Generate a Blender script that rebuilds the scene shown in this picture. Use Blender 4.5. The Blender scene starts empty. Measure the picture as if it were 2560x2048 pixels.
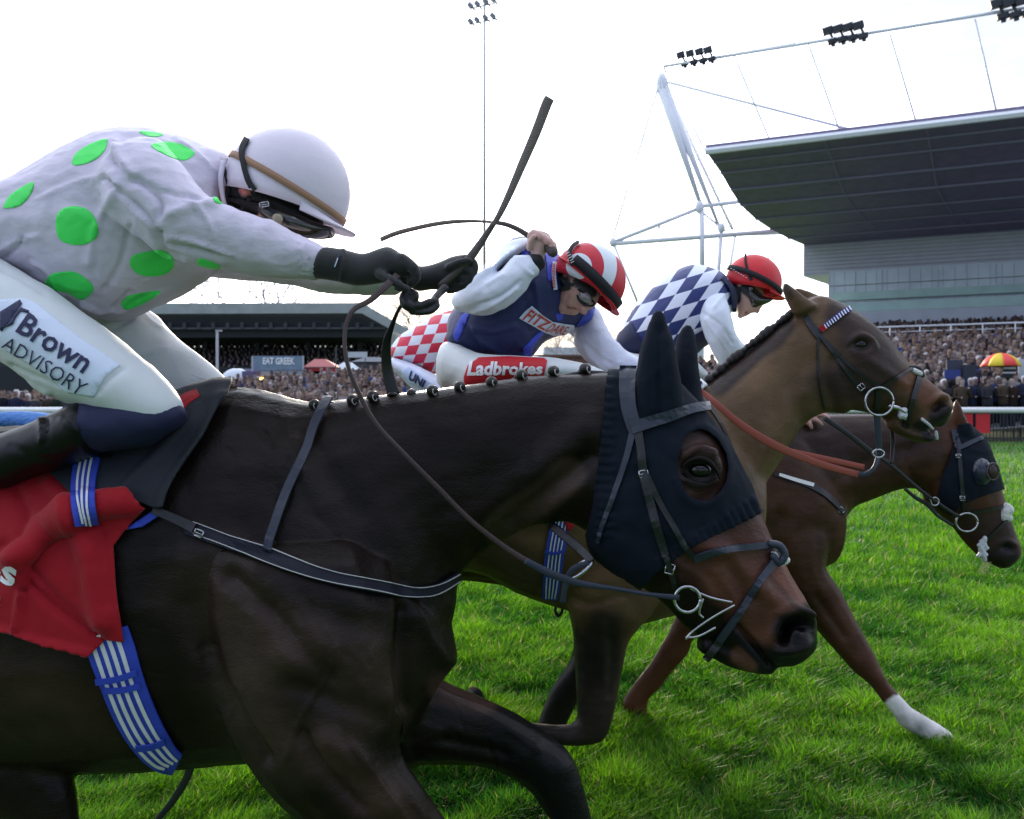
import bpy, bmesh, math, random
import numpy as np
from mathutils import Vector, Matrix
from mathutils.bvhtree import BVHTree
from mathutils import noise as mnoise
random.seed(7); np.random.seed(7)
S = bpy.context.scene; COL = S.collection
# ---------------------------------------------------------------- camera
FPX = 2100.0; CX = 1280.0; HY = 1005.0; CAMZ = 1.4
cam = bpy.data.objects.new('camera', bpy.data.cameras.new('camera')); COL.objects.link(cam)
cam.location = (0, 0, CAMZ); cam.rotation_euler = (math.radians(90), 0, 0)
cam.data.sensor_width = 36; cam.data.lens = 36*FPX/2560; cam.data.shift_y = -19/2560
cam.data.clip_start = 0.05; cam.data.clip_end = 2000
cam.data.dof.use_dof = True; cam.data.dof.focus_distance = 2.1; cam.data.dof.aperture_fstop = 7.0
S.camera = cam
# ---------------------------------------------------------------- sky, sun, exposure
W = bpy.data.worlds.new('World'); S.world = W; W.use_nodes = True
nt = W.node_tree; nt.nodes.clear()
SUN_EL, SUN_AZ = math.radians(13), math.radians(-6)      # behind the horses, a little left of straight ahead
out = nt.nodes.new('ShaderNodeOutputWorld'); bg = nt.nodes.new('ShaderNodeBackground')
sky = nt.nodes.new('ShaderNodeTexSky'); sky.sky_type = 'NISHITA'; sky.sun_disc = False
sky.sun_elevation = SUN_EL; sky.sun_rotation = SUN_AZ
tc = nt.nodes.new('ShaderNodeTexCoord'); mp = nt.nodes.new('ShaderNodeMapping'); mp.inputs['Scale'].default_value = (1, 1, 3.2)
nz = nt.nodes.new('ShaderNodeTexNoise'); nz.inputs['Scale'].default_value = 2.2; nz.inputs['Detail'].default_value = 6; nz.inputs['Roughness'].default_value = 0.55
cr = nt.nodes.new('ShaderNodeValToRGB'); cr.color_ramp.elements[0].position = 0.45; cr.color_ramp.elements[0].color = (3.0, 3.2, 3.6, 1)
cr.color_ramp.elements[1].position = 0.60; cr.color_ramp.elements[1].color = (12.6, 13.4, 15.6, 1)
mx = nt.nodes.new('ShaderNodeMixRGB'); mx.inputs[0].default_value = 0.86
nt.links.new(tc.outputs['Generated'], mp.inputs[0]); nt.links.new(mp.outputs[0], nz.inputs['Vector'])
nt.links.new(nz.outputs['Fac'], cr.inputs[0]); nt.links.new(sky.outputs[0], mx.inputs[1]); nt.links.new(cr.outputs[0], mx.inputs[2])
# the cloud deck is brightest round the low sun and duller in the half of the sky behind the lens
dp = nt.nodes.new('ShaderNodeVectorMath'); dp.operation = 'DOT_PRODUCT'; dp.inputs[1].default_value = (math.sin(SUN_AZ)*.9, math.cos(SUN_AZ)*.9, .45)
mrr = nt.nodes.new('ShaderNodeMapRange'); mrr.interpolation_type = 'SMOOTHSTEP'; mrr.inputs[1].default_value = -.75; mrr.inputs[2].default_value = .95; mrr.inputs[3].default_value = 0; mrr.inputs[4].default_value = 1
vs = nt.nodes.new('ShaderNodeVectorMath'); vs.operation = 'MULTIPLY'; tn = nt.nodes.new('ShaderNodeMixRGB'); tn.inputs[1].default_value = (.47, .51, .64, 1); tn.inputs[2].default_value = (1.75, 1.74, 1.72, 1)
nt.links.new(tc.outputs['Generated'], dp.inputs[0]); nt.links.new(dp.outputs['Value'], mrr.inputs[0]); nt.links.new(mrr.outputs[0], tn.inputs[0]); nt.links.new(tn.outputs[0], vs.inputs[1]); nt.links.new(mx.outputs[0], vs.inputs[0])
nt.links.new(vs.outputs[0], bg.inputs[0]); bg.inputs[1].default_value = 0.085
nt.links.new(bg.outputs[0], out.inputs[0])
sun = bpy.data.objects.new('sun', bpy.data.lights.new('sun', 'SUN')); COL.objects.link(sun)
sun.data.energy = 2.6; sun.data.angle = math.radians(8); sun.data.color = (1.0, 0.86, 0.68)
sdir = Vector((math.sin(SUN_AZ)*math.cos(SUN_EL), math.cos(SUN_AZ)*math.cos(SUN_EL), math.sin(SUN_EL)))
sun.rotation_euler = sdir.to_track_quat('Z', 'Y').to_euler()
S.view_settings.view_transform = 'Standard'; S.view_settings.look = 'None'; S.view_settings.gamma = 1
S.view_settings.use_curve_mapping = False; S.view_settings.exposure = 1.12
S.cycles.max_bounces = 5; S.cycles.diffuse_bounces = 3; S.cycles.transparent_max_bounces = 6
# ---------------------------------------------------------------- coordinates
FR = {'n': (0, 0, 1), 'F': (0, 0, 1/1.18738), 'A': (0, 240, 2.156), 'B': (0, 900, 2.156), 'C': (900, 480, 2.695), 'D': (1400, 560, 2.695),
      'E': (1360, 760, 2.695), 'G': (1900, 700, 3.267), 'H': (1400, 1200, 2.156), 'I': (600, 900, 2.156), 'J': (0, 1448, 2.156),
      'K': (700, 1448, 2.156), 'L': (1500, 0, 2.034), 'M': (360, 720, 3.08), 'N': (760, 580, 4.312), 'O': (1540, 1060, 2.696),
      'Q': (2100, 960, 3.594), 'R': (2100, 740, 4.539), 'T': (1300, 560, 5.75)}
def px(f, x, y):
    o = FR[f]; return (o[0]+x/o[2], o[1]+y/o[2])
def P(f, x, y, Y):
    a, b = px(f, x, y); return Vector(((a-CX)/FPX*Y, Y, CAMZ-(b-HY)/FPX*Y))
def proj(co):
    co = np.asarray(co, dtype=float); Y = np.maximum(co[..., 1], 0.05)
    return np.stack([CX+co[..., 0]/Y*FPX, HY-(co[..., 2]-CAMZ)/Y*FPX], -1)
EYE = Vector((0, 0, CAMZ))
# ---------------------------------------------------------------- object helpers
def props(o, label=None, cat=None, group=None, kind=None):
    if label: o['label'] = label
    if cat: o['category'] = cat
    if group: o['group'] = group
    if kind: o['kind'] = kind
    return o
def empty(name, loc, label, cat, group=None):
    o = bpy.data.objects.new(name, None); COL.objects.link(o); o.location = loc; o.empty_display_size = 0.1
    o['_w'] = 1; del o['_w']
    return props(o, label, cat, group)
def link(name, me, mat=None, parent=None, smooth=True):
    o = bpy.data.objects.new(name, me); COL.objects.link(o)
    if mat: me.materials.append(mat)
    if smooth and len(me.polygons): me.polygons.foreach_set('use_smooth', np.ones(len(me.polygons), dtype=bool))
    if parent:
        o.parent = parent
        M = Matrix.Identity(4); p = parent
        while p: M = Matrix.Translation(p.location) @ M; p = p.parent
        o.matrix_parent_inverse = Matrix.Identity(4); o.location = -M.translation
    return o
def wmesh(name, V, F, mat=None, parent=None, smooth=False):
    me = bpy.data.meshes.new(name); me.from_pydata([tuple(v) for v in V], [], [tuple(f) for f in F]); me.update()
    return link(name, me, mat, parent, smooth)
class MB:
    def __init__(s): s.V = []; s.F = []; s.C = []
    def add(s, V, F, col=None):
        o = len(s.V); s.V += [tuple(v) for v in V]; s.F += [tuple(i+o for i in f) for f in F]
        if col is not None: s.C += [col]*len(V)
        return s
    def box(s, c, d, ax=None, col=None):
        c = Vector(c); ax = ax or (Vector((1, 0, 0)), Vector((0, 1, 0)), Vector((0, 0, 1)))
        V = [c+ax[0]*d[0]*i/2+ax[1]*d[1]*j/2+ax[2]*d[2]*k/2 for i in (-1, 1) for j in (-1, 1) for k in (-1, 1)]
        return s.add(V, [(0, 1, 3, 2), (4, 6, 7, 5), (0, 4, 5, 1), (2, 3, 7, 6), (0, 2, 6, 4), (1, 5, 7, 3)], col)
    def bar(s, a, b, r, r2=None, n=8, col=None):
        return s.add(*tube([a, b], [r, r if r2 is None else r2], n, False), col=col)
    def build(s, name, mat, parent=None, smooth=False):
        o = wmesh(name, s.V, s.F, mat, parent, smooth)
        if s.C: setcol(o.data, np.array(s.C))
        return o
def setcol(me, c):
    a = me.color_attributes.new('col', 'FLOAT_COLOR', 'POINT')
    c = np.asarray(c, dtype=np.float32)
    if c.shape[1] == 3: c = np.concatenate([c, np.ones((len(c), 1), np.float32)], 1)
    a.data.foreach_set('color', c.ravel())
def getv(me):
    a = np.empty(len(me.vertices)*3, np.float32); me.vertices.foreach_get('co', a); return a.reshape(-1, 3)
def getn(me):
    a = np.empty(len(me.vertices)*3, np.float32); me.vertices.foreach_get('normal', a); return a.reshape(-1, 3)
def setv(me, v):
    me.vertices.foreach_set('co', np.asarray(v, np.float32).ravel()); me.update()
def catmull(P_, t):
    P_ = np.asarray(P_, float); n = len(P_); out_ = []
    for u in t:
        i = min(int(u), n-2); f = u-i
        p0, p1, p2, p3 = P_[max(i-1, 0)], P_[i], P_[i+1], P_[min(i+2, n-1)]
        out_.append(0.5*((2*p1)+(-p0+p2)*f+(2*p0-5*p1+4*p2-p3)*f*f+(-p0+3*p1-3*p2+p3)*f**3))
    return np.array(out_)
def resamp(P_, k=4): return catmull(P_, np.linspace(0, len(P_)-1, (len(P_)-1)*k+1))
def rings(R, caps=True, closed=True):
    m = len(R); n = len(R[0]); V = [tuple(p) for r in R for p in r]; F = []
    for i in range(m-1):
        for j in range(n if closed else n-1):
            a = i*n+j; b = i*n+(j+1) % n; F.append((a, b, b+n, a+n))
    if caps:
        F.append(tuple(range(n-1, -1, -1))); F.append(tuple((m-1)*n+j for j in range(n)))
    return V, F
def loft(f, secs, k=3, n=20, rnd=0.35, pw=1.0):
    """secs: (x1,y1,x2,y2,Y,hw): the two outline points in frame f, distance, half width in metres"""
    A = []
    for s in secs:
        p, q = P(f, s[0], s[1], s[4]), P(f, s[2], s[3], s[4]); c = (p+q)/2; h = (p-q)/2
        A.append(list(c)+list(h)+[s[5]])
    A = resamp(A, k); R = []
    def ring(a, sc=1, off=Vector((0, 0, 0))):
        c = Vector(a[:3])+off; h = Vector(a[3:6])*sc; w = Vector((0, 1, 0))*a[6]*sc
        r = []
        for j in range(n):
            t = 2*math.pi*j/n; ct, st = math.cos(t), math.sin(t)
            r.append(c+h*math.copysign(abs(ct)**pw, ct)+w*math.copysign(abs(st)**pw, st))
        return r
    def endoff(i, j, s):
        d = Vector(A[i][:3])-Vector(A[j][:3])
        d = d.normalized() if d.length > 1e-6 else Vector((1, 0, 0))
        return d*Vector(A[i][3:6]).length*s
    if rnd: R += [ring(A[0], .45, endoff(0, 1, rnd)), ring(A[0], .8, endoff(0, 1, rnd*.7))]
    R += [ring(a) for a in A]
    if rnd: R += [ring(A[-1], .8, endoff(-1, -2, rnd*.7)), ring(A[-1], .45, endoff(-1, -2, rnd))]
    return rings(R)
def tube(pts, rad, n=10, rnd=True, flat=1.0, k=1):
    pts = [Vector(p) for p in pts]
    if not hasattr(rad, '__len__'): rad = [rad]*len(pts)
    if k > 1:
        A = resamp([list(p)+[r] for p, r in zip(pts, rad)], k); pts = [Vector(a[:3]) for a in A]; rad = [a[3] for a in A]
    R = []; up = Vector((0, 1, 0)); m = len(pts)
    for i, (p, r) in enumerate(zip(pts, rad)):
        d = (pts[min(i+1, m-1)]-pts[max(i-1, 0)]); d = d.normalized() if d.length > 1e-9 else Vector((0, 0, 1))
        u = up-d*up.dot(d)
        if u.length < .05: u = Vector((1, 0, 0))-d*d.x
        u.normalize(); v = d.cross(u); up = u
        def rg(q, s): return [q+(u*math.cos(2*math.pi*j/n)*flat+v*math.sin(2*math.pi*j/n))*r*s for j in range(n)]
        if i == 0 and rnd: R += [rg(p-d*r*.9, .35), rg(p-d*r*.6, .75)]
        R.append(rg(p, 1))
        if i == m-1 and rnd: R += [rg(p+d*r*.6, .75), rg(p+d*r*.9, .35)]
    return rings(R)
def cap(f, pts, n=12, k=1):
    """pts (x,y,Y,r_px): rounded tube in frame f"""
    sc = FR[f][2]
    return tube([P(f, p[0], p[1], p[2]) for p in pts], [p[3]/sc/FPX*p[2] for p in pts], n, True, 1.0, k)
def ball(c, r, n=14, m=9, ax=None):
    c = Vector(c); r = r if hasattr(r, '__len__') else (r, r, r); ax = ax or (Vector((1, 0, 0)), Vector((0, 1, 0)), Vector((0, 0, 1)))
    R = []
    for i in range(1, m):
        a = math.pi*i/m; R.append([c+ax[2]*math.cos(a)*r[2]+(ax[0]*math.cos(2*math.pi*j/n)*r[0]+ax[1]*math.sin(2*math.pi*j/n)*r[1])*math.sin(a) for j in range(n)])
    return rings(R)
def torus(c, R_, r, u, v, n=40, m=8, a0=0, a1=2*math.pi, el=1.0):
    pts = [Vector(c)+u*math.cos(a0+(a1-a0)*i/n)*R_+v*math.sin(a0+(a1-a0)*i/n)*R_*el for i in range(n+1)]
    return tube(pts, r, m, False)
def union(name, shapes, voxel, smooth=3, mat=None, parent=None):
    mb = MB()
    for s in shapes: mb.add(*s)
    me = bpy.data.meshes.new('t'); me.from_pydata(mb.V, [], mb.F); me.update()
    bm = bmesh.new(); bm.from_mesh(me); bmesh.ops.recalc_face_normals(bm, faces=bm.faces); bm.to_mesh(me); bm.free()
    t = bpy.data.objects.new('t', me); COL.objects.link(t)
    r = t.modifiers.new('r', 'REMESH'); r.mode = 'VOXEL'; r.voxel_size = voxel
    if smooth:
        s = t.modifiers.new('s', 'SMOOTH'); s.factor = 0.5; s.iterations = smooth
    dg = bpy.context.evaluated_depsgraph_get(); dg.update()
    m2 = bpy.data.meshes.new_from_object(t.evaluated_get(dg), depsgraph=dg)
    bpy.data.objects.remove(t); bpy.data.meshes.remove(me)
    m2.name = name; m2.materials.clear()
    return link(name, m2, mat, parent)
# ---------------------------------------------------------------- sculpting and painting on a finished mesh
def polyd(q, line):
    """distance of points q (N,2) to a polyline, and parameter"""
    d = np.full(len(q), 1e9)
    for a, b in zip(line[:-1], line[1:]):
        a = np.array(a); b = np.array(b); ab = b-a; L = max((ab**2).sum(), 1e-9)
        t = np.clip(((q-a)@ab)/L, 0, 1); d = np.minimum(d, np.hypot(*(q-(a+t[:, None]*ab)).T))
    return d
def sculpt(o, f, strokes, gain=1.0):
    """strokes: (points, width in frame px, height m): ridge (+) or groove (-) on the side that faces the lens and its mirror"""
    me = o.data; v = getv(me); off = np.array(o.matrix_parent_inverse.translation) if False else 0
    n = getn(me); q = proj(v); sc = FR[f][2]
    face = np.clip(-(n[:, 1])*2.5, 0, 1)
    dv = np.zeros(len(v))
    for pts, w, h in strokes:
        ln = [px(f, *p) for p in resamp(pts, 4)] if len(pts) > 2 else [px(f, *p) for p in pts]
        if len(ln) == 1: ln = ln*2
        d = polyd(q, ln)/(w/sc); dv += h*np.exp(-d*d)*face*gain
    setv(me, v+n*dv[:, None]); return o
def fold(o, seed, scale, amp, stretch=(1, 1, 1), ridg=True):
    """cloth or skin unevenness: real displacement along the normal"""
    me = o.data; v = getv(me); n = getn(me); d = np.empty(len(v)); s = Vector(stretch)*scale; sv = Vector((seed*3.1, seed*7.7, seed))
    for i, c in enumerate(v):
        p = Vector((c[0]*s.x, c[1]*s.y, c[2]*s.z))+sv
        w = mnoise.noise_vector(p*.6)*.7
        x = mnoise.noise(p+w)+.4*mnoise.noise((p+w)*2.3)
        d[i] = (1-2.2*abs(x))*.6 if ridg else x
    setv(me, v+n*(d*amp)[:, None]); return o
def paint(o, base, blobs, f='n', bleed=0):
    """blobs: (points, radius, colour[, hard]) in frame px"""
    me = o.data; v = getv(me); q = proj(v); sc = FR[f][2]; c = np.tile(np.array(base, float), (len(v), 1))
    nz_ = np.array([mnoise.noise(Vector(p)*14) for p in v]) if bleed else 0
    for b in blobs:
        pts, r, col = b[0], b[1]/sc, b[2]; hard = b[3] if len(b) > 3 else 2.0
        ln = [px(f, *p) for p in pts]
        if len(ln) == 1: ln = ln*2
        d = polyd(q, ln)/r + nz_*bleed; w = np.clip((1.35-d)*hard, 0, 1)[:, None]
        c = c*(1-w)+np.array(col, float)*w
    setcol(me, c); return o
def uvp(o):
    me = o.data; q = proj(getv(me)); a = me.attributes.new('uvp', 'FLOAT_VECTOR', 'POINT')
    a.data.foreach_set('vector', np.concatenate([q, np.zeros((len(q), 1))], 1).astype(np.float32).ravel()); return o
def bvh(*objs):
    V = []; F = []
    for o in objs:
        k = len(V); V += [tuple(c) for c in getv(o.data)]; F += [tuple(i+k for i in p.vertices) for p in o.data.polygons]
    return BVHTree.FromPolygons(V, F)
def hit(T, q, Y0=None):
    d = Vector(((q[0]-CX)/FPX, 1, -(q[1]-HY)/FPX)); h = T.ray_cast(EYE, d.normalized())
    return (h[0], h[1]) if h[0] is not None else (None, None)
def hits(T, Q, Yd):
    H = [hit(T, q) for q in Q]; Ys = [h[0].y if h[0] is not None else None for h in H]
    ok = [i for i, y in enumerate(Ys) if y is not None]; res = []
    for i, q in enumerate(Q):
        if Ys[i] is not None: res.append((H[i][0], H[i][1])); continue
        if ok: y = Ys[min(ok, key=lambda j: abs(j-i))]
        else: y = Yd
        res.append((Vector(((q[0]-CX)/FPX*y, y, CAMZ-(q[1]-HY)/FPX*y)), Vector((0, -1, 0))))
    return res
def strap(name, f, pts, w, T, mat, parent, lift=.002, th=.004, Yd=2, k=5, smooth_normals=True, nx=2):
    """a flat strap laid on the surface T along pts; w width in frame px (number or list)"""
    sc = FR[f][2]; W_ = w if hasattr(w, '__len__') else [w]*len(pts)
    A = resamp([list(px(f, *p))+[ww/sc] for p, ww in zip(pts, W_)], k); m = len(A); cols = []
    for s in np.linspace(-1, 1, nx+1):
        Q = []
        for i in range(m):
            t = A[min(i+1, m-1)][:2]-A[max(i-1, 0)][:2]; t = t/max(np.hypot(*t), 1e-9); nn = np.array([-t[1], t[0]])
            Q.append(A[i][:2]+nn*s*A[i][2]/2)
        cols.append(hits(T, Q, Yd) if T else [(Vector(((q[0]-CX)/FPX*Yd, Yd, CAMZ-(q[1]-HY)/FPX*Yd)), Vector((0, -1, 0))) for q in Q])
    V = []; F = []; c = nx+1
    nor = []
    for i in range(m):
        s = Vector((0, 0, 0))
        for j in range(max(0, i-2), min(m, i+3)):
            for cc in cols: s += cc[j][1]
        s += Vector((0, -1, 0))*.5; nor.append(s.normalized())
    for i in range(m):
        for cc in cols: V.append(cc[i][0]+nor[i]*lift)
        for cc in cols: V.append(cc[i][0]+nor[i]*(lift+th))
    for i in range(m-1):
        a = i*2*c; b = a+2*c
        for j in range(nx):
            F.append((a+c+j, a+c+j+1, b+c+j+1, b+c+j)); F.append((a+j, b+j, b+j+1, a+j+1))
        F.append((a, a+c, b+c, b)); F.append((a+nx, b+nx, b+c+nx, a+c+nx))
    F.append(tuple(list(range(0, c))+list(range(2*c-1, c-1, -1)))); e = (m-1)*2*c
    F.append(tuple(list(range(e+c, e+2*c))+list(range(e+c-1, e-1, -1))))
    o = wmesh(name, V, F, mat, parent, False); return o
def strap3(f, pts, w, th=.004, k=5):
    """a leather strap hanging in the air: pts (x,y,Y), w in frame px, returns (V,F)"""
    sc = FR[f][2]; W_ = w if hasattr(w, '__len__') else [w]*len(pts)
    A = resamp([list(P(f, *p))+[ww/sc/FPX*p[2]] for p, ww in zip(pts, W_)], k); m = len(A); R = []
    for i in range(m):
        d = Vector(A[min(i+1, m-1)][:3])-Vector(A[max(i-1, 0)][:3]); n_ = Vector((-d.z, 0, d.x)); n_.normalize(); c = Vector(A[i][:3]); h = n_*A[i][3]/2; y = Vector((0, th/2, 0))
        R.append([c-h-y*.6, c-h*.8-y, c+h*.8-y, c+h-y*.6, c+h+y*.6, c+h*.8+y, c-h*.8+y, c-h+y*.6])
    return rings(R)
def poly(f, pts, smooth=0):
    q = [px(f, *p) for p in pts]
    if smooth:
        n = len(q); A = catmull(q[-1:]+q+q[:2], np.linspace(1, n+1, n*smooth+1)[:-1]); q = [tuple(a) for a in A]
    return q
def inside(q, pl):
    r = np.zeros(len(q), bool); x, y = q[:, 0], q[:, 1]; j = len(pl)-1
    for i in range(len(pl)):
        xi, yi = pl[i]; xj, yj = pl[j]
        c = ((yi > y) != (yj > y)) & (x < (xj-xi)*(y-yi)/((yj-yi) or 1e-9)+xi); r ^= c; j = i
    return r
def shell(name, src, pl, mat, parent, off=.003, th=.002, front=True, hole=None, clean=True, sub=0, one=True):
    """a cloth or patch that follows the surface of src inside the outline pl (native px)"""
    if not isinstance(src, (list, tuple)): src = [src]
    V = []; N = []; F = []
    for s in src:
        k = len(V); v = getv(s.data); V += list(v); N += list(getn(s.data)); F += [tuple(i+k for i in p.vertices) for p in s.data.polygons]
    V = np.array(V); N = np.array(N); q = proj(V); pad = 14
    x0, x1 = min(p[0] for p in pl)-pad, max(p[0] for p in pl)+pad; y0, y1 = min(p[1] for p in pl)-pad, max(p[1] for p in pl)+pad
    ok = (q[:, 0] > x0) & (q[:, 0] < x1) & (q[:, 1] > y0) & (q[:, 1] < y1)
    view = V-np.array([0, 0, CAMZ]); fc = (N*view).sum(1) < .12*np.linalg.norm(view, axis=1)
    if front: ok &= fc
    bm = bmesh.new(); mp_ = {}; VN = {}
    for fa in F:
        if all(ok[i] for i in fa):
            vs = []
            for i in fa:
                if i not in mp_: mp_[i] = bm.verts.new(V[i]+N[i]*off)
                vs.append(mp_[i])
            try: bm.faces.new(vs)
            except ValueError: pass
    def pj(c): return np.array([CX+c.x/c.y*FPX, HY-(c.z-CAMZ)/c.y*FPX])
    if clean:
        for P1 in ([pl] if not hole else [pl]+hole):
            for a, b in zip(P1, list(P1[1:])+[P1[0]]):
                bx0, bx1, by0, by1 = min(a[0], b[0])-9, max(a[0], b[0])+9, min(a[1], b[1])-9, max(a[1], b[1])+9
                fs = []
                for fa in bm.faces:
                    c = pj(fa.verts[0].co)
                    if bx0 < c[0] < bx1 and by0 < c[1] < by1: fs.append(fa)
                if not fs: continue
                da = Vector(((a[0]-CX)/FPX, 1, -(a[1]-HY)/FPX)); db = Vector(((b[0]-CX)/FPX, 1, -(b[1]-HY)/FPX)); nn = da.cross(db)
                if nn.length < 1e-9: continue
                g = set(fs)
                for fa in fs: g |= set(fa.edges) | set(fa.verts)
                bmesh.ops.bisect_plane(bm, geom=list(g), dist=1e-6, plane_co=EYE, plane_no=nn.normalized())
    fl = list(bm.faces); C = np.array([pj(fa.calc_center_median()) for fa in fl]) if fl else np.zeros((0, 2))
    keep = inside(C, pl)
    for h in (hole or []): keep &= ~inside(C, h)
    bmesh.ops.delete(bm, geom=[fa for fa, kk in zip(fl, keep) if not kk], context='FACES')
    left = set(bm.faces); best = set(); comps = []                                  # keep one connected piece
    while left:
        st_, seen = [next(iter(left))], set()
        while st_:
            fa = st_.pop()
            if fa in seen: continue
            seen.add(fa)
            for e_ in fa.edges: st_ += [g for g in e_.link_faces if g not in seen]
        left -= seen
        comps.append(seen)
    if comps and one:
        tot = sum(len(c) for c in comps); comps = [c for c in comps if len(c) > .12*tot] or comps
        best = min(comps, key=lambda c: sum(fa.calc_center_median().y for fa in c)/len(c))
    else: best = set(bm.faces)
    bmesh.ops.delete(bm, geom=[fa for fa in bm.faces if fa not in best], context='FACES')
    me = bpy.data.meshes.new(name); bm.to_mesh(me); bm.free()
    o = link(name, me, mat, parent)
    if th:
        s = o.modifiers.new('thickness', 'SOLIDIFY'); s.thickness = th; s.offset = 1
    return o
def lettering(name, txt, q4, T, mat, parent, off=.003, bold=0.0, th=.0008, fit=True, res=2, maxe=.02):
    """text mapped into the quad q4 (native px: bottom-left, bottom-right, top-right, top-left) and laid on T"""
    cu = bpy.data.curves.new('t', 'FONT'); cu.body = txt; cu.size = 1; cu.offset = bold; cu.resolution_u = res
    t = bpy.data.objects.new('t', cu); COL.objects.link(t)
    dg = bpy.context.evaluated_depsgraph_get(); dg.update(); me = bpy.data.meshes.new_from_object(t.evaluated_get(dg)); bpy.data.objects.remove(t)
    v = getv(me); mn = v.min(0); mxv = v.max(0)
    bm = bmesh.new(); bm.from_mesh(me)
    for vv in bm.verts:
        vv.co.x = (vv.co.x-mn[0])/(mxv[0]-mn[0]); vv.co.y = (vv.co.y-mn[1])/(mxv[1]-mn[1])
    for _ in range(3):
        ed = [e for e in bm.edges if (e.verts[0].co-e.verts[1].co).length > maxe*3]
        if not ed: break
        bmesh.ops.subdivide_edges(bm, edges=ed, cuts=1, use_grid_fill=False); bmesh.ops.triangulate(bm, faces=bm.faces)
    A, B_, C_, D_ = [np.array(p, float) for p in q4]; Q = []
    for vv in bm.verts:
        u, w = vv.co.x, vv.co.y; Q.append((A*(1-u)+B_*u)*(1-w)+(D_*(1-u)+C_*u)*w)
    for vv, q in zip(bm.verts, Q):
        h, n_ = hit(T, q)
        if h is None: h = vv.co*0+Vector((0, -9, 0)); n_ = Vector((0, -1, 0))
        vv.co = h+(n_*.5+Vector((0, -.5, 0)))*off*1.4
    bmesh.ops.delete(bm, geom=[vv for vv in bm.verts if vv.co.y < -5], context='VERTS')
    bm.to_mesh(me); bm.free(); me.name = name; me.materials.clear()
    return link(name, me, mat, parent, False)
# ---------------------------------------------------------------- materials
def mat(name, col=(.5, .5, .5), rough=.6, attr=None, bump=0, bscale=50, bst=(1, 1, 1), var=0, vscale=8, spec=.5, metal=0, sheen=0, trans=0, bd=.01, fine=0, fscale=900, alpha=None, coat=0, cr_=.03):
    m = bpy.data.materials.new(name); m.use_nodes = True; t = m.node_tree; b = t.nodes['Principled BSDF']; L = t.links
    b.inputs['Roughness'].default_value = rough; b.inputs['Metallic'].default_value = metal; b.inputs['Specular IOR Level'].default_value = spec
    b.inputs['Sheen Weight'].default_value = sheen; b.inputs['Coat Weight'].default_value = coat; b.inputs['Coat Roughness'].default_value = cr_; b.inputs['Base Color'].default_value = (*col, 1)
    g = t.nodes.new('ShaderNodeTexCoord'); src = None
    if attr:
        a = t.nodes.new('ShaderNodeAttribute'); a.attribute_name = attr; src = a.outputs['Color']; L.new(src, b.inputs['Base Color'])
    if var:
        n = t.nodes.new('ShaderNodeTexNoise'); n.inputs['Scale'].default_value = vscale; n.inputs['Detail'].default_value = 6
        mr = t.nodes.new('ShaderNodeMapRange'); mr.inputs[1].default_value = .3; mr.inputs[2].default_value = .7; mr.inputs[3].default_value = 1-var; mr.inputs[4].default_value = 1+var
        mm = t.nodes.new('ShaderNodeVectorMath'); mm.operation = 'SCALE'
        L.new(g.outputs['Object'], n.inputs['Vector']); L.new(n.outputs['Fac'], mr.inputs[0]); L.new(mr.outputs[0], mm.inputs['Scale'])
        if src: L.new(src, mm.inputs[0])
        else: mm.inputs[0].default_value = col
        L.new(mm.outputs[0], b.inputs['Base Color'])
    last = None
    for (st, sc, ss, dd) in ((bump, bscale, bst, bd), (fine, fscale, bst, .0015)):
        if not st: continue
        mp_ = t.nodes.new('ShaderNodeMapping'); mp_.inputs['Scale'].default_value = ss
        n = t.nodes.new('ShaderNodeTexNoise'); n.inputs['Scale'].default_value = sc; n.inputs['Detail'].default_value = 5
        bb = t.nodes.new('ShaderNodeBump'); bb.inputs['Strength'].default_value = st; bb.inputs['Distance'].default_value = dd
        L.new(g.outputs['Object'], mp_.inputs[0]); L.new(mp_.outputs[0], n.inputs['Vector']); L.new(n.outputs['Fac'], bb.inputs['Height'])
        if last: L.new(last, bb.inputs['Normal'])
        last = bb.outputs[0]
    if last: L.new(last, b.inputs['Normal'])
    if trans:
        b.inputs['Transmission Weight'].default_value = trans
    return m
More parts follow.
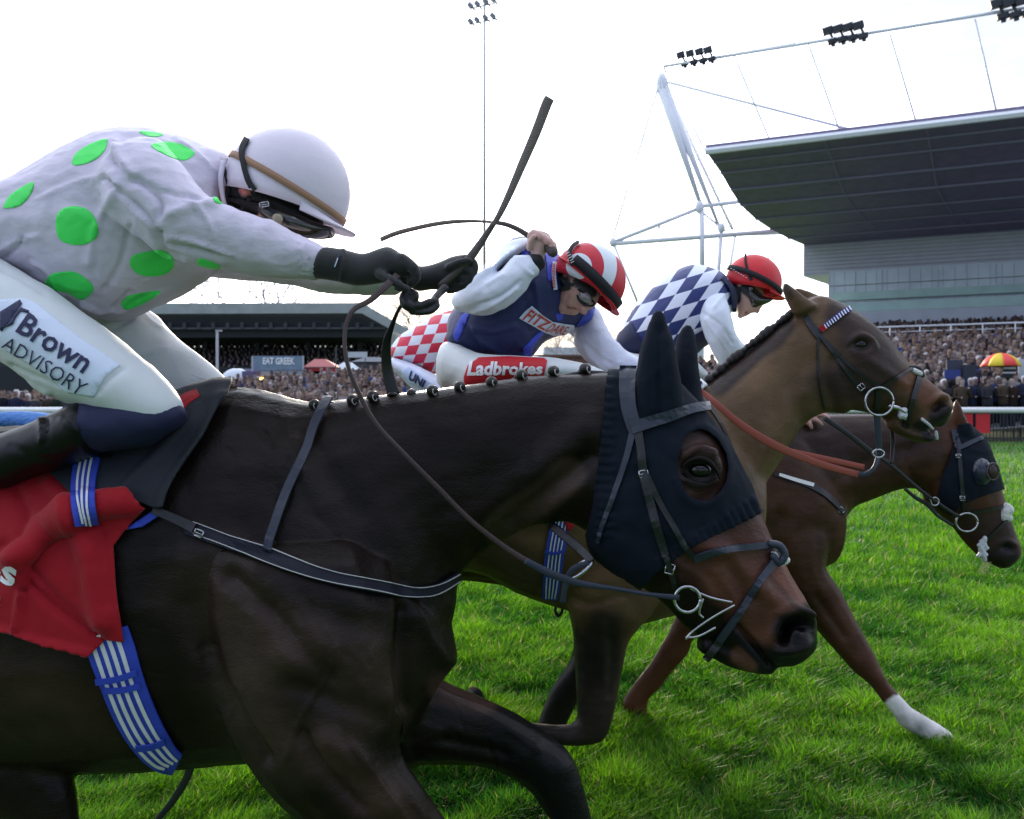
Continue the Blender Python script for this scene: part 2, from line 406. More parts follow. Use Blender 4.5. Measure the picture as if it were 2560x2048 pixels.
def two(name, colA, colB, kind, e1=(1, 0), e2=(0, 1), o=(0, 0), rough=.6, wide=.5, ce=None, stops=None, sc=1.0):
    """two-colour printed cloth: 'check' on the uvp coordinates, 'stripe' across e1, 'hoop' rings round a point"""
    m = mat(name, colA, rough, bump=.25, bscale=30, bd=.01); t = m.node_tree; b = t.nodes['Principled BSDF']; L = t.links
    a = t.nodes.new('ShaderNodeAttribute'); a.attribute_name = 'uvp'
    sp = t.nodes.new('ShaderNodeSeparateXYZ'); L.new(a.outputs['Vector'], sp.inputs[0])
    def M_(op, x, y):
        n = t.nodes.new('ShaderNodeMath'); n.operation = op
        for i, q in enumerate((x, y)):
            if q is None: continue
            if isinstance(q, (int, float)): n.inputs[i].default_value = q
            else: L.new(q, n.inputs[i])
        return n.outputs[0]
    X = M_('SUBTRACT', sp.outputs[0], o[0]); Y = M_('SUBTRACT', sp.outputs[1], o[1])
    det = e1[0]*e2[1]-e1[1]*e2[0]
    u = M_('ADD', M_('MULTIPLY', X, e2[1]/det), M_('MULTIPLY', Y, -e2[0]/det)); v = M_('ADD', M_('MULTIPLY', X, -e1[1]/det), M_('MULTIPLY', Y, e1[0]/det))
    if kind == 'check':
        fac = M_('FLOORED_MODULO', M_('ADD', M_('FLOOR', u, None), M_('FLOOR', v, None)), 2)
    elif kind == 'stripe':
        fac = M_('LESS_THAN', M_('FRACT', u, None), wide)
    mx_ = t.nodes.new('ShaderNodeMixRGB'); mx_.inputs[1].default_value = (*colA, 1); mx_.inputs[2].default_value = (*colB, 1)
    L.new(fac, mx_.inputs[0]); L.new(mx_.outputs[0], b.inputs['Base Color']); return m
# ================================================================ SETTING
def lin(r, g, b): return tuple(((x/255)/12.92 if x/255 < .04045 else ((x/255+.055)/1.055)**2.4) for x in (r, g, b))
m_turf = mat('turf_soil', (.045, .12, .018), .9, var=.35, vscale=3, bump=.5, bscale=40)
m_conc = mat('concrete', (.16, .17, .18), .85, var=.15, bump=.2)
m_white = mat('white_steel', (.82, .85, .9), .45, var=.05)
m_rail = mat('rail_white', (.8, .82, .84), .35, var=.03)
m_red = mat('red_board', (.55, .012, .02), .5, var=.05)
m_dark = mat('dark_steel', (.03, .035, .045), .6)
m_soffit = mat('soffit_sheet', (.21, .17, .29), .55, var=.12, vscale=2, bump=.3, bscale=3, bst=(8, 1, 1))
m_clad = mat('pale_cladding', (.46, .47, .52), .5, var=.06, vscale=1.5)
m_glass = mat('glazing', (.50, .58, .62), .25, spec=.8, var=.12, vscale=.7)
m_fasc = mat('fascia_grey', (.30, .33, .34), .6, var=.15, vscale=.8)
m_shadow = mat('stand_shade', (.02, .023, .03), .9)  # near-black colour stands in for the shade inside the old stand
m_crowd = mat('crowd_cloth', (.2, .2, .2), .9, attr='col', spec=.1)
m_bark = mat('bark', (.09, .08, .08), .9)
m_lamp = mat('lamp_glow', (1, .6, .2), .5); _b = m_lamp.node_tree.nodes['Principled BSDF']; _b.inputs['Emission Color'].default_value = (1, .55, .12, 1); _b.inputs['Emission Strength'].default_value = 3

# ground: turf, the crowd's lawn and terrace
def g_h(x, y):
    t = x*.405+y*.914; return .172*max(0, t-31.5) if y > 29.2 else 0.0
wmesh('ground', [(-600, -60, 0), (600, -60, 0), (600, 900, 0), (-600, 900, 0)], [(0, 1, 2, 3)], m_turf)['kind'] = 'structure'
V = []; F = []; nx_, ny_ = 60, 40
for j in range(ny_+1):
    for i in range(nx_+1):
        x = -45+i*2.2; y = 29.6+j*.9; V.append((x, y, g_h(x, y)+.02))
for j in range(ny_):
    for i in range(nx_):
        a = j*(nx_+1)+i
        cx_ = -45+i*2.2; cy_ = 29.6+j*.9
        if (cy_ > 50 and cx_ < 4) or (cy_ > 43.5 and -.09 < cx_/cy_ < .34) or (-.12 < cx_/cy_ < .06): continue
        F.append((a, a+1, a+nx_+2, a+nx_+1))
wmesh('terrace', V, F, m_conc)['kind'] = 'structure'

# grass: real blades, dense near the lens
def grass():
    N = 330000; u = np.random.rand(N)
    Y = 1/(1/2.3-(1/2.3-1/28.0)*u**.92)
    X = (np.random.rand(N)*2-1)*(Y*.66+.25)
    clump = np.array([mnoise.noise(Vector((x*1.6, y*1.6, 0))) for x, y in zip(X, Y)])
    cl2 = np.array([mnoise.noise(Vector((x*5.5, y*5.5, 4))) for x, y in zip(X, Y)])
    hgt = (.055+.022*clump+.04*cl2+.03*np.random.rand(N))*(1+Y*.012); hgt = np.maximum(hgt, .015)
    w = (.0017+.0014*np.random.rand(N))*(1+Y*.16)
    ang = np.random.rand(N)*2*math.pi; lean = hgt*(.25+.9*np.random.rand(N)); wa = ang+math.pi/2+np.random.randn(N)*.4
    flow = clump*2.5; lx = np.cos(ang)*lean+np.cos(flow)*hgt*.25; ly = np.sin(ang)*lean+np.sin(flow)*hgt*.25
    wx, wy = np.cos(wa)*w, np.sin(wa)*w*.5
    V = np.zeros((N, 5, 3), np.float32)
    V[:, 0] = np.stack([X-wx, Y-wy, 0*X], 1); V[:, 1] = np.stack([X+wx, Y+wy, 0*X], 1)
    V[:, 2] = np.stack([X+lx*.35+wx*.8, Y+ly*.35+wy*.8, hgt*.6], 1); V[:, 3] = np.stack([X+lx*.35-wx*.8, Y+ly*.35-wy*.8, hgt*.6], 1)
    V[:, 4] = np.stack([X+lx, Y+ly, hgt*.98], 1)
    me = bpy.data.meshes.new('grass'); me.vertices.add(N*5); me.vertices.foreach_set('co', V.ravel())
    idx = (np.arange(N)*5)[:, None]+np.array([0, 1, 2, 3, 3, 2, 4]); me.loops.add(N*7); me.loops.foreach_set('vertex_index', idx.ravel().astype(np.int32))
    st = (np.arange(N)*7)[:, None]+np.array([0, 4]); me.polygons.add(N*2); me.polygons.foreach_set('loop_start', st.ravel().astype(np.int32))
    me.update(calc_edges=True)
    warm = np.clip(.5+clump*.9+cl2*.6+np.random.randn(N)*.22, 0, 1); dry = (np.random.rand(N) < .035)
    a, b = np.array([.016, .100, .006]), np.array([.118, .290, .005])
    c = a*(1-warm[:, None])+b*warm[:, None]; c[dry] = (.30, .27, .10); c *= (.55+.9*np.random.rand(N))[:, None]
    C = np.repeat(c, 5, 0); setcol(me, C)
    m = bpy.data.materials.new('grass_blade'); m.use_nodes = True; t = m.node_tree; b = t.nodes['Principled BSDF']
    at = t.nodes.new('ShaderNodeAttribute'); at.attribute_name = 'col'; t.links.new(at.outputs['Color'], b.inputs['Base Color']); b.inputs['Roughness'].default_value = .5; b.inputs['Specular IOR Level'].default_value = .25
    tr = t.nodes.new('ShaderNodeBsdfTranslucent'); ms = t.nodes.new('ShaderNodeMixShader'); ms.inputs[0].default_value = .45
    sc_ = t.nodes.new('ShaderNodeVectorMath'); sc_.operation = 'SCALE'; sc_.inputs['Scale'].default_value = 1.3
    t.links.new(at.outputs['Color'], sc_.inputs[0]); t.links.new(sc_.outputs[0], tr.inputs['Color'])
    t.links.new(b.outputs[0], ms.inputs[1]); t.links.new(tr.outputs[0], ms.inputs[2]); t.links.new(ms.outputs[0], t.nodes['Material Output'].inputs[0])
    o = bpy.data.objects.new('grass', me); COL.objects.link(o); me.materials.append(m)
    props(o, 'long bright green racecourse turf under the galloping horses', 'grass', kind='stuff')
grass()

# running rail in front of the crowd
RY = 28.0
def running_rail(x0, x1, label):
    r = empty('running_rail', ((x0+x1)/2, RY, 0), label, 'rail', 'white running rail along the track')
    wmesh('rail_bar', *tube([(x0, RY, 1.13), (x1, RY, 1.13)], .095, 16, False), m_rail, r, True)
    x = math.ceil((x0-.66)/2.4)*2.4+.66
    while x < x1:
        wmesh('post', *tube([(x, RY+.09, 0), (x, RY+.09, 1.06)], .035, 10, False), m_rail, r, True); x += 2.4
running_rail(-22, -3, 'white plastic running rail behind the leg of the spotted jockey, left end')
running_rail(-2.9, 26, 'white plastic running rail behind the far horse, right side of the track')
def board(x0, x1):
    mb = MB(); mb.box(((x0+x1)/2, RY+.02, .68), (x1-x0, .03, .64)); o = mb.build('advertising_board', m_red); return o
x0, x1 = (2340-CX)/FPX*RY, (2432-CX)/FPX*RY
props(board(x0, x1), 'plain red board on the rail, left of the post and behind the horse ear', 'board')
props(board((2441-CX)/FPX*RY, (2475-CX)/FPX*RY), 'plain red board on the rail, right of the white rail post', 'board')
props(board((78-CX)/FPX*RY, (112-CX)/FPX*RY), 'small plain red board on the rail beside the black riding boot', 'board')
# dark picket fence behind the rail
mb = MB(); x = -24
pf = empty('picket_fence', (3, RY+.9, 0), 'black steel picket fence between the running rail and the crowd', 'fence')
mb.box((1, RY+.9, 1.02), (50, .04, .05)); mb.box((1, RY+.9, .15), (50, .04, .05)); mb.build('fence_rail', m_dark, pf)
mb = MB()
for i in range(420): mb.box((-24+i*.12, RY+.9, .52), (.022, .022, 1.04))
o = mb.build('picket', m_dark, pf); o['kind'] = 'stuff'

# ---------------------------------------------------------------- spectators
CL = [(.012, .013, .02), (.02, .02, .025), (.035, .035, .04), (.015, .02, .045), (.03, .02, .018), (.014, .022, .018), (.06, .045, .035), (.015, .015, .015), (.02, .025, .05), (.035, .035, .045), (.22, .22, .25), (.12, .012, .018), (.03, .06, .2), (.05, .04, .035), (.07, .055, .05)]
SK = [(.25, .175, .155), (.32, .235, .215), (.20, .14, .125), (.36, .28, .26), (.15, .11, .10)]
HR = [(.02, .015, .012), (.05, .03, .02), (.12, .08, .05), (.25, .22, .2), (.015, .015, .02), (.16, .1, .05), (.08, .08, .1)]
def person_geo(full, cl, sk, hr, hat, seed):
    """one standing spectator, feet at the origin, facing -Y"""
    rnd = random.Random(seed); Vv = []; Cc = []; Ff = []
    n = 8
    prof = [(.0, .13, .10, 'leg'), (.45, .15, .11, 'leg'), (.82, .19, .13, 'leg'), (.84, .21, .15, 'c'), (1.1, .2, .15, 'c'), (1.32, .235, .15, 'c'), (1.43, .2, .12, 'c'), (1.48, .10, .08, 'c'), (1.5, .065, .07, 's'), (1.55, .08, .09, 's'), (1.62, .092, .10, 's'), (1.68, .092, .105, 'h'), (1.74, .07, .085, 'h'), (1.765, .03, .04, 'h')] if full else \
           [(1.0, .22, .14, 'c'), (1.3, .25, .15, 'c'), (1.43, .2, .11, 'c'), (1.49, .08, .08, 's'), (1.58, .1, .1, 's'), (1.67, .1, .105, 'h'), (1.735, .075, .08, 'h'), (1.765, .03, .03, 'h')]
    if not full: n = 6
    for k, (z, rx, ry, tp) in enumerate(prof):
        for j in range(n):
            a = 2*math.pi*j/n; yy = math.sin(a)*ry; tt = tp
            if tp in 'sh' and z > 1.54: tt = 's' if (math.sin(a) < -.1 and z < 1.69) else 'h'
            Vv.append((math.cos(a)*rx, yy, z)); Cc.append({'leg': (.02, .022, .03), 'c': cl, 's': sk, 'h': hat or hr}[tt])
    for k in range(len(prof)-1):
        for j in range(n): a = k*n+j; b = k*n+(j+1) % n; Ff.append((a, b, b+n, a+n))
    Ff.append(tuple((len(prof)-1)*n+j for j in range(n)))
    if full:   # arms, folded or raised to hold a phone
        for s in (-1, 1):
            up = rnd.random() < .22
            pts = [(s*.21, 0, 1.38), (s*.27, -.04, 1.12), (s*.12, -.24, 1.42 if up else 1.1)]
            v2, f2 = tube(pts, [.06, .055, .045], 6); o = len(Vv); Vv += [tuple(v) for v in v2]; Cc += [cl]*(len(v2)-12)+[sk]*12; Ff += [tuple(i+o for i in f) for f in f2]
        v2, f2 = ball((0, -.105, 1.615), (.015, .018, .025), 6, 5); o = len(Vv); Vv += [tuple(v) for v in v2]; Cc += [sk]*len(v2); Ff += [tuple(i+o for i in f) for f in f2]
    return Vv, Ff, Cc
CN = {0: 'black', 1: 'black', 2: 'charcoal', 3: 'navy', 4: 'brown', 5: 'dark green', 6: 'tan', 7: 'black', 8: 'navy', 9: 'grey', 10: 'pale grey', 11: 'red', 12: 'blue', 13: 'brown', 14: 'brown'}
HN = [('no hat', None), ('a flat cap', (.07, .06, .05)), ('a white woolly hat', (.55, .55, .58)), ('no hat', None), ('a dark hat', (.02, .02, .03)), ('no hat', None)]
variants = []
for k in range(18):
    ci = [0, 1, 3, 4, 9, 2, 5, 6, 8, 10, 11, 13, 7, 3, 2, 12, 1, 14][k]; hn, hc = HN[k % 6]
    Vv, Ff, Cc = person_geo(True, CL[ci], SK[k % 4], HR[k % 7], hc, k)
    me = bpy.data.meshes.new('person'); me.from_pydata(Vv, [], Ff); me.update(); setcol(me, Cc); me.materials.append(m_crowd)
    me.polygons.foreach_set('use_smooth', np.ones(len(me.polygons), dtype=bool)); variants.append((me, CN[ci], hn))
spots = []
rr = random.Random(3)
def rows(xa, xb, y0, y1, dy, dx):
    y = y0
    while y < y1:
        x = xa(y)+rr.random()*dx
        while x < xb(y):
            if 31.0 < y < 31.5 and 2350 < CX+x/y*FPX < 2590 and not 2440 < CX+x/y*FPX < 2495: x += dx; continue
            spots.append((x+rr.uniform(-.12, .12), y+rr.uniform(-.15, .15))); x += dx*rr.uniform(.8, 1.25)
        y += dy
PXx = lambda p: (lambda y: (p-CX)/FPX*y)
rows(PXx(2080), PXx(2620), 29.9, 58, .56, .45)      # right-hand terrace
rows(PXx(1430), PXx(2080), 33, 43, .75, .55)          # between the riders
rows(PXx(-40), PXx(230), 29.9, 50, .7, .52); rows(PXx(520), PXx(1010), 29.9, 50, .66, .5)
spots.sort(key=lambda s: s[1])
def visible(x, y):
    q = CX+x/y*FPX; return (2190 < q < 2570) or (-10 < q < 150) or (640 < q < 970)
ind = []; rest = []
for s in spots:
    ok = visible(*s) and not (2560 > CX+s[0]/s[1]*FPX > 2470 and 30.9 < s[1] < 31.4)
    (ind if ok and len(ind) < 300 else rest).append(s)
for i, (x, y) in enumerate(ind):
    me, cn, hn = variants[rr.randrange(18)]; o = bpy.data.objects.new('person', me); COL.objects.link(o)
    o.location = (x, y, g_h(x, y)); o.rotation_euler = (0, 0, rr.uniform(-.4, .4)); s = rr.uniform(.93, 1.05); o.scale = (s, s, s)
    q = CX+x/y*FPX; side = 'right' if q > 1280 else 'left'
    props(o, f'spectator in a {cn} coat and {hn}, front rows of the {side} crowd', 'person', f'front-row spectators in {cn} with {hn}, {side} crowd')
Vv = []; Ff = []; Cc = []
for i, (x, y) in enumerate(rest):
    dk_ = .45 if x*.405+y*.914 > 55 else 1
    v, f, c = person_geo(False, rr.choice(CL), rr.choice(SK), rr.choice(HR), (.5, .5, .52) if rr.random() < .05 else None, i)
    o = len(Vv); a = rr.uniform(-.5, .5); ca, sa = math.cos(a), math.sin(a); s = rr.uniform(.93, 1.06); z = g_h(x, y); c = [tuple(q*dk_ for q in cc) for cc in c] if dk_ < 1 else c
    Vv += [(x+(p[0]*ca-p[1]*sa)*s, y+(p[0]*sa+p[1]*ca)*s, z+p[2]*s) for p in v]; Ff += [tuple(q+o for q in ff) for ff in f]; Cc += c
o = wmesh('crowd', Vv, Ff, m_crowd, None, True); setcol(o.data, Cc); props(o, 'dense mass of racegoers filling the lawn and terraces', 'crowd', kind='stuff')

# crush barrier along the terrace, umbrella, screens
A_ = Vector((-.914, .405, 0)); N_ = Vector((.405, .914, 0))
def st(s, t, z): return A_*s+N_*t+Vector((0, 0, z))      # stand frame: s along, t away from the track
# ---------------------------------------------------------------- the big grandstand on the right
gs = empty('grandstand', (22, 60, 0), 'tall glass-fronted grandstand with a huge dark cantilever roof on the right', 'grandstand')
def pt(p, y, Y): return P('n', p, y, Y)
ext = 42
def along(v, d): return v-A_*d           # towards the right and the camera
prof = [(1764, 378, 48), (1784, 405, 49.2), (1802, 432, 50.5), (1826, 474, 52.2), (1850, 512, 54), (1888, 547, 56.2), (1925, 572, 58.5), (1968, 595, 60.4), (2009, 612, 62)]
pp = [pt(*p) for p in prof]; V = []; F = []
for p in pp: V += [p, along(p, ext)]
k = len(pp)
for i in range(k-1): F.append((2*i, 2*i+1, 2*i+3, 2*i+2))
top0 = pp[0]+Vector((0, 0, .35)); V += [top0, along(top0, ext), pp[-1]+Vector((0, 2, 3.2)), along(pp[-1]+Vector((0, 2, 3.2)), ext)]
F += [(0, 2*k, 2*k+1, 1), (2*k, 2*k+2, 2*k+3, 2*k+1), tuple([2*k]+[2*i for i in range(k)]+[2*k+2])]
wmesh('roof', V, F, m_soffit, gs)
for i in range(0, k, 1):
    p = pp[i]; mb = MB(); mb.bar(p-Vector((0, 0, .02)), along(p, ext)-Vector((0, 0, .02)), .10 if i else .2, n=6)
    mb.build('roof_beam', m_white if i == 0 else mat('rib', (.24, .22, .33), .6) if i == 1 else bpy.data.materials['rib'], gs)
for d in (6.3, 11.3, 16.8, 22, 28, 34):
    mb = MB()
    for a, b in zip(pp[:-1], pp[1:]): mb.bar(along(a, d), along(b, d), .07, n=6)
    mb.build('roof_rafter', bpy.data.materials['rib'], gs)
# cladding and glass walls
c0 = pt(2009, 612, 62); c1 = pt(2009, 691, 62); e = Vector((0, 0, 0))
def wall(name, a, h0, h1, m, L=ext, dep=10, back=N_):
    a = Vector((a.x, a.y, 0)); q = [a, along(a, L), along(a, L)+back*dep, a+back*dep]; V = [Vector((p.x, p.y, z)) for z in (h0, h1) for p in q]
    return wmesh(name, V, [(0, 1, 5, 4), (1, 2, 6, 5), (2, 3, 7, 6), (3, 0, 4, 7), (4, 5, 6, 7), (3, 2, 1, 0)], m, gs)
wall('upper_wall', c0, c1.z, c0.z+.3, m_clad, back=Vector((.62, .78, 0)))
for i in range(9):
    z = c1.z+.15+i*.27; a = Vector((c0.x, c0.y, z))-N_*.03; mb = MB(); mb.bar(a, along(a, ext), .018, n=4); mb.build('cladding_joint', m_fasc, gs)
g0 = pt(2072, 700, 60.5); g1 = pt(2072, 780, 60.5)
wall('glass_front', g0, g1.z, c1.z+.1, m_glass, back=Vector((.62, .78, 0)))
for i in range(24):
    a = along(Vector((g0.x, g0.y, 0)), i*1.75)-N_*.05; mb = MB(); mb.bar(a+Vector((0, 0, g1.z)), a+Vector((0, 0, c1.z)), .035, n=4); mb.build('mullion', m_clad, gs)
for h_ in (.33, .66):
    a = along(Vector((g0.x, g0.y, 0)), 0)-N_*.05; z_ = g1.z+(c1.z-g1.z)*h_; mb = MB(); mb.bar(a+Vector((0, 0, z_)), along(a, ext)+Vector((0, 0, z_)), .03, n=4); mb.build('transom', m_fasc, gs)
for i in range(60):
    a = along(Vector((g0.x, g0.y, 0)), i*.7+.35)-N_*.04; mb = MB(); mb.bar(a+Vector((0, 0, g1.z)), a+Vector((0, 0, c1.z)), .012, n=4); mb.build('glazing_bar', m_fasc, gs)
m_pane = mat('balcony_glass', (.36, .52, .48), .15, var=.1, vscale=1)
b0 = pt(2062, 752, 58.5)
wall('balcony_panel', b0, pt(2062, 783, 58.5).z, b0.z-.25, m_pane, dep=.12)
wall('balcony_panel', pt(2080, 740, 60), pt(2080, 752, 60).z, pt(2080, 733, 60).z, m_pane, dep=.1)
wall('balcony_slab', pt(2055, 790, 57.6), pt(2055, 800, 57.6).z, pt(2055, 784, 57.6).z, m_clad, dep=3)
wall('lower_band', pt(2040, 800, 57.2), 2.0, pt(2040, 786, 57.2).z, mat('white_band', (.4, .44, .5), .6, var=.08, vscale=1), dep=2)
# terrace top rail
tr_ = empty('crush_barrier', (17, 48, 3), 'long white crush barrier across the top of the packed terrace', 'barrier')
a = pt(2080, 822, 49.3); b = along(a, 30); mb = MB(); mb.bar(a, b, .05, n=6); mb.build('top_rail', m_white, tr_)
mb = MB(); mb.bar(a-Vector((0, 0, .3)), b-Vector((0, 0, .3)), .02, n=6); mb.build('lower_rail', m_white, tr_)
for i in range(20):
    c = along(a, i*1.55); mb = MB(); mb.bar(c, c-Vector((0, 0, 1.1)), .035, n=6); mb.build('post', m_white, tr_)
# roof-top light gantry and masts
def bars(name, segs, r, parent, m=m_white):
    for s in segs:
        mb = MB(); mb.bar(s[0], s[1], r if len(s) < 3 else s[2], None if len(s) < 4 else s[3], n=8); mb.build(name, m, parent, True)
ga = empty('light_gantry', tuple(pt(1659, 1005, 47)*1), 'thin steel gantry rail carrying floodlights above the grandstand roof', 'gantry')
gl = pt(1659, 166, 47.5); gr = along(gl, 16); gy = 18
q = pt(2560, 20, 41.2); gdir = (q-gl); gr = gl+gdir*1.6
bars('gantry_rail', [(gl, gr)], .085, ga)
bars('gantry_rail', [(gl+gdir*.13+Vector((0, 0, .08)), gl+gdir*.4+Vector((0, 0, .1)))], .03, ga)
for (x0, y0, x1, y1, s) in ((1836, 141, 1925, 352, .19), (2021, 111, 2103, 338, .40), (2223, 80, 2293, 315, .63), (2437, 48, 2494, 292, .87)):
    Yt = (gl+gdir*s).y; bars('stay', [(pt(x0, y0, Yt), pt(x1, y1, Yt+.6))], .05, ga)
bars('stay', [(gl+gdir*1.12, gl+gdir*1.12+Vector((.9, .5, -4.5)))], .03, ga)
def floodlight(x, y, Y, sc, label, group):
    r = empty('floodlight', tuple(pt(x, y, Y)), label, 'floodlight', group); c = pt(x, y, Y)
    ax = Vector((.93, -.3, .2)).normalized(); up = Vector((-.25, 0, .97)).normalized(); ay = ax.cross(up).normalized()
    mb = MB(); mb.box(c+up*.52*sc-ax*.08*sc, (.46*sc, .3*sc, .3*sc), (ax, ay, up)); mb.build('lamp_head', m_dark, r)
    mb = MB(); mb.bar(c+up*.42*sc, c+up*.1*sc+ax*.06*sc, .06*sc); mb.bar(c+up*.1*sc+ax*.06*sc, c-up*.25*sc, .1*sc); mb.build('bracket', m_dark, r)
    mb = MB(); mb.box(c-up*.02*sc, (.42*sc, .3*sc, .2*sc), (ax, ay, up)); mb.build('housing', m_dark, r)
nm = ['leftmost', 'second', 'third', 'rightmost']
for i, (x, y) in enumerate(((1711, 159), (1734, 155), (1757, 151), (1779, 147))): floodlight(x, y, 47.2-i*.3, 1.0, f'{nm[i]} black floodlight of the four at the left end of the gantry', 'floodlights on the roof gantry')
for i, (x, y) in enumerate(((2080, 103), (2106, 98), (2131, 94), (2157, 90))): floodlight(x, y, 44.4-i*.3, 1.12, f'{nm[i]} black floodlight of the four in the middle of the gantry', 'floodlights on the roof gantry')
for i, (x, y) in enumerate(((2505, 40), (2537, 36), (2569, 31))): floodlight(x, y, 41.4-i*.3, 1.25, f'{nm[i]} black floodlight of the group at the right edge of the photo', 'floodlights on the roof gantry')
ms = empty('mast_structure', tuple(pt(1660, 1005, 60)), 'white A-frame cable mast rising beside the grandstand roof', 'mast')
ap = (1655, 203); Yb = 62
bars('mast_leg', [(pt(1652, 215, Yb), pt(1749, 505, Yb), .38, .16), (pt(1660, 215, Yb), pt(1795, 560, Yb), .34, .12), (pt(1666, 225, Yb), pt(1832, 575, Yb+2), .14, .12)], .2, ms)
bars('cable', [(pt(1643, 225, Yb), pt(1531, 598, Yb), .06), (pt(1663, 190, Yb), pt(1768, 385, Yb-3), .05), (pt(1648, 180, Yb), pt(1655, 200, Yb), .08), (gl, pt(1672, 203, 56), .05)], .06, ms)
bars('brace', [(pt(1668, 205, Yb), pt(2170, 335, 56), .10)], .1, ms)
bars('truss_member', [(pt(1530, 607, Yb), pt(1745, 522, Yb), .15), (pt(1530, 610, Yb), pt(1940, 578, Yb), .18), (pt(1750, 516, Yb), pt(1860, 503, Yb), .16), (pt(1755, 590, Yb+3), pt(2000, 582, Yb+3), .12),
     (pt(1755, 530, Yb), pt(1812, 578, Yb), .08), (pt(1812, 578, Yb), pt(1872, 522, Yb), .05), (pt(1648, 562, Yb), pt(1642, 590, Yb), .05), (pt(1648, 562, Yb), pt(1656, 590, Yb), .05)], .15, ms)
bars('column', [(pt(1754, 520, Yb), pt(1756, 700, Yb), .2), (pt(1803, 585, Yb), pt(1790, 760, Yb), .16), (pt(1838, 590, Yb+2), pt(1815, 730, Yb+2), .12)], .2, ms)
bars('cable', [(pt(1530, 600, Yb), pt(1600, 770, Yb), .1)], .1, ms)
wmesh('mast_head', *ball(pt(1655, 212, Yb), (.42, .4, .9), 12, 8), m_white, ms, True)
wmesh('joint', *ball(pt(1749, 518, Yb), (.34, .3, .5), 12, 8), m_white, ms, True)
wmesh('joint', *ball(pt(1532, 606, Yb), (.28, .25, .35), 12, 8), m_white, ms, True)
wmesh('joint', *ball(pt(1803, 570, Yb), (.3, .3, .4), 12, 8), m_white, ms, True)
# tall slim floodlight mast
fm = empty('floodlight_mast', tuple(pt(1211, 1005, 70)*1), 'very tall slim grey floodlight mast behind the whips', 'floodlight mast')
bars('pole', [(Vector((pt(1211, 0, 70).x, 70, 0)), pt(1211, 660, 70), .15, .13), (pt(1211, 660, 70), pt(1211, 10, 70), .13, .09)], .1, fm, mat('mast_grey', (.42, .45, .5), .5))
m_fh = mat('mast_lamp', (.2, .22, .26), .5)
for (x, y) in ((1176, 14), (1193, 10), (1214, 4), (1232, -2), (1176, 54), (1192, 50), (1213, 44), (1232, 40)):
    c = pt(x, y, 70); mb = MB(); ax = Vector((.75, 0, -.66)); up = Vector((.66, 0, .75)); mb.box(c, (.42, .35, .3), (ax, Vector((0, 1, 0)), up)); mb.bar(c+ax*.15, c+ax*.55-up*.05, .07, n=6); mb.build('lamp_head', m_fh, fm)
bars('cross_arm', [(pt(1173, 22, 70), pt(1238, 8, 70)), (pt(1173, 62, 70), pt(1238, 48, 70))], .05, fm, m_fh)
# umbrella over a bookmaker
UY = 31.0
ub = empty('umbrella', tuple(P('R', 1820, 1000, UY)), 'open red and yellow umbrella over the crowd on the right', 'umbrella')
m_uy = mat('umbrella_yellow', (.75, .55, .03), .6); m_ur = mat('umbrella_red', (.75, .06, .05), .6)
c = P('R', 1825, 800, UY); top = P('R', 1825, 650, UY); R0 = (2025-1610)/4.539/FPX*UY/2
for k in range(8):
    V = []; F = []
    for i in range(6):
        for j in range(5):
            a = 2*math.pi*(k+j/4)/8+.39; r = i/5; V.append((c.x+math.cos(a)*R0*r, UY+math.sin(a)*R0*r, c.z+(top.z-c.z)*(1-r*r)**.7-.04*math.cos((j-2)*math.pi/4)*0))
    for i in range(5):
        for j in range(4): a = i*5+j; F.append((a, a+1, a+6, a+5))
    o = wmesh('panel', V, F, m_ur if k in (5, 1, 3, 7) else m_uy, ub, True); s = o.modifiers.new('t', 'SOLIDIFY'); s.thickness = .01
mb = MB(); mb.bar((c.x, UY, g_h(c.x, UY)), (c.x, UY, top.z+.05), .015); mb.build('pole', m_dark, ub)
def booth(x0, y0, x1, y1, Y, col, label, cat='booth', name='bookmaker_stand', d=.06):
    a, b = P('n', x0, y0, Y), P('n', x1, y1, Y); r = empty(name, (a.x/2+b.x/2, Y, 0), label, cat)
    mb = MB(); mb.box(((a.x+b.x)/2, Y, (a.z+b.z)/2), (abs(b.x-a.x), d, abs(a.z-b.z))); mb.build('board', mat('board', col, .6), r)
    mb = MB()
    for s in (.1, .9): mb.bar((a.x+(b.x-a.x)*s, Y, 0), (a.x+(b.x-a.x)*s, Y, min(a.z, b.z)), .03)
    mb.build('leg', m_dark, r); return r
booth(2366, 900, 2406, 945, 31.4, (.03, .04, .07), 'dark bookmaker board standing in the crowd, nearest the horse head')
booth(2408, 912, 2440, 948, 31.2, (.025, .03, .05), 'second dark bookmaker board, right of the blue one')
booth(2360, 925, 2400, 948, 30.9, (.02, .04, .2), 'blue bookmaker board low in the crowd')
r_ = booth(2505, 913, 2537, 945, 31.3, (.02, .02, .03), 'dark bookmaker stand under the red and yellow umbrella')
a = P('n', 2507, 917, 31.0); mb = MB(); mb.box(a+Vector((.25, 0, -.05)), (.46, .02, .07)); mb.box(a+Vector((.25, 0, -.22)), (.46, .02, .06)); mb.build('stripe', m_white, r_)
booth(2546, 898, 2580, 948, 31.3, (.5, .55, .6), 'pale screen on a dark stand at the right edge of the photo')

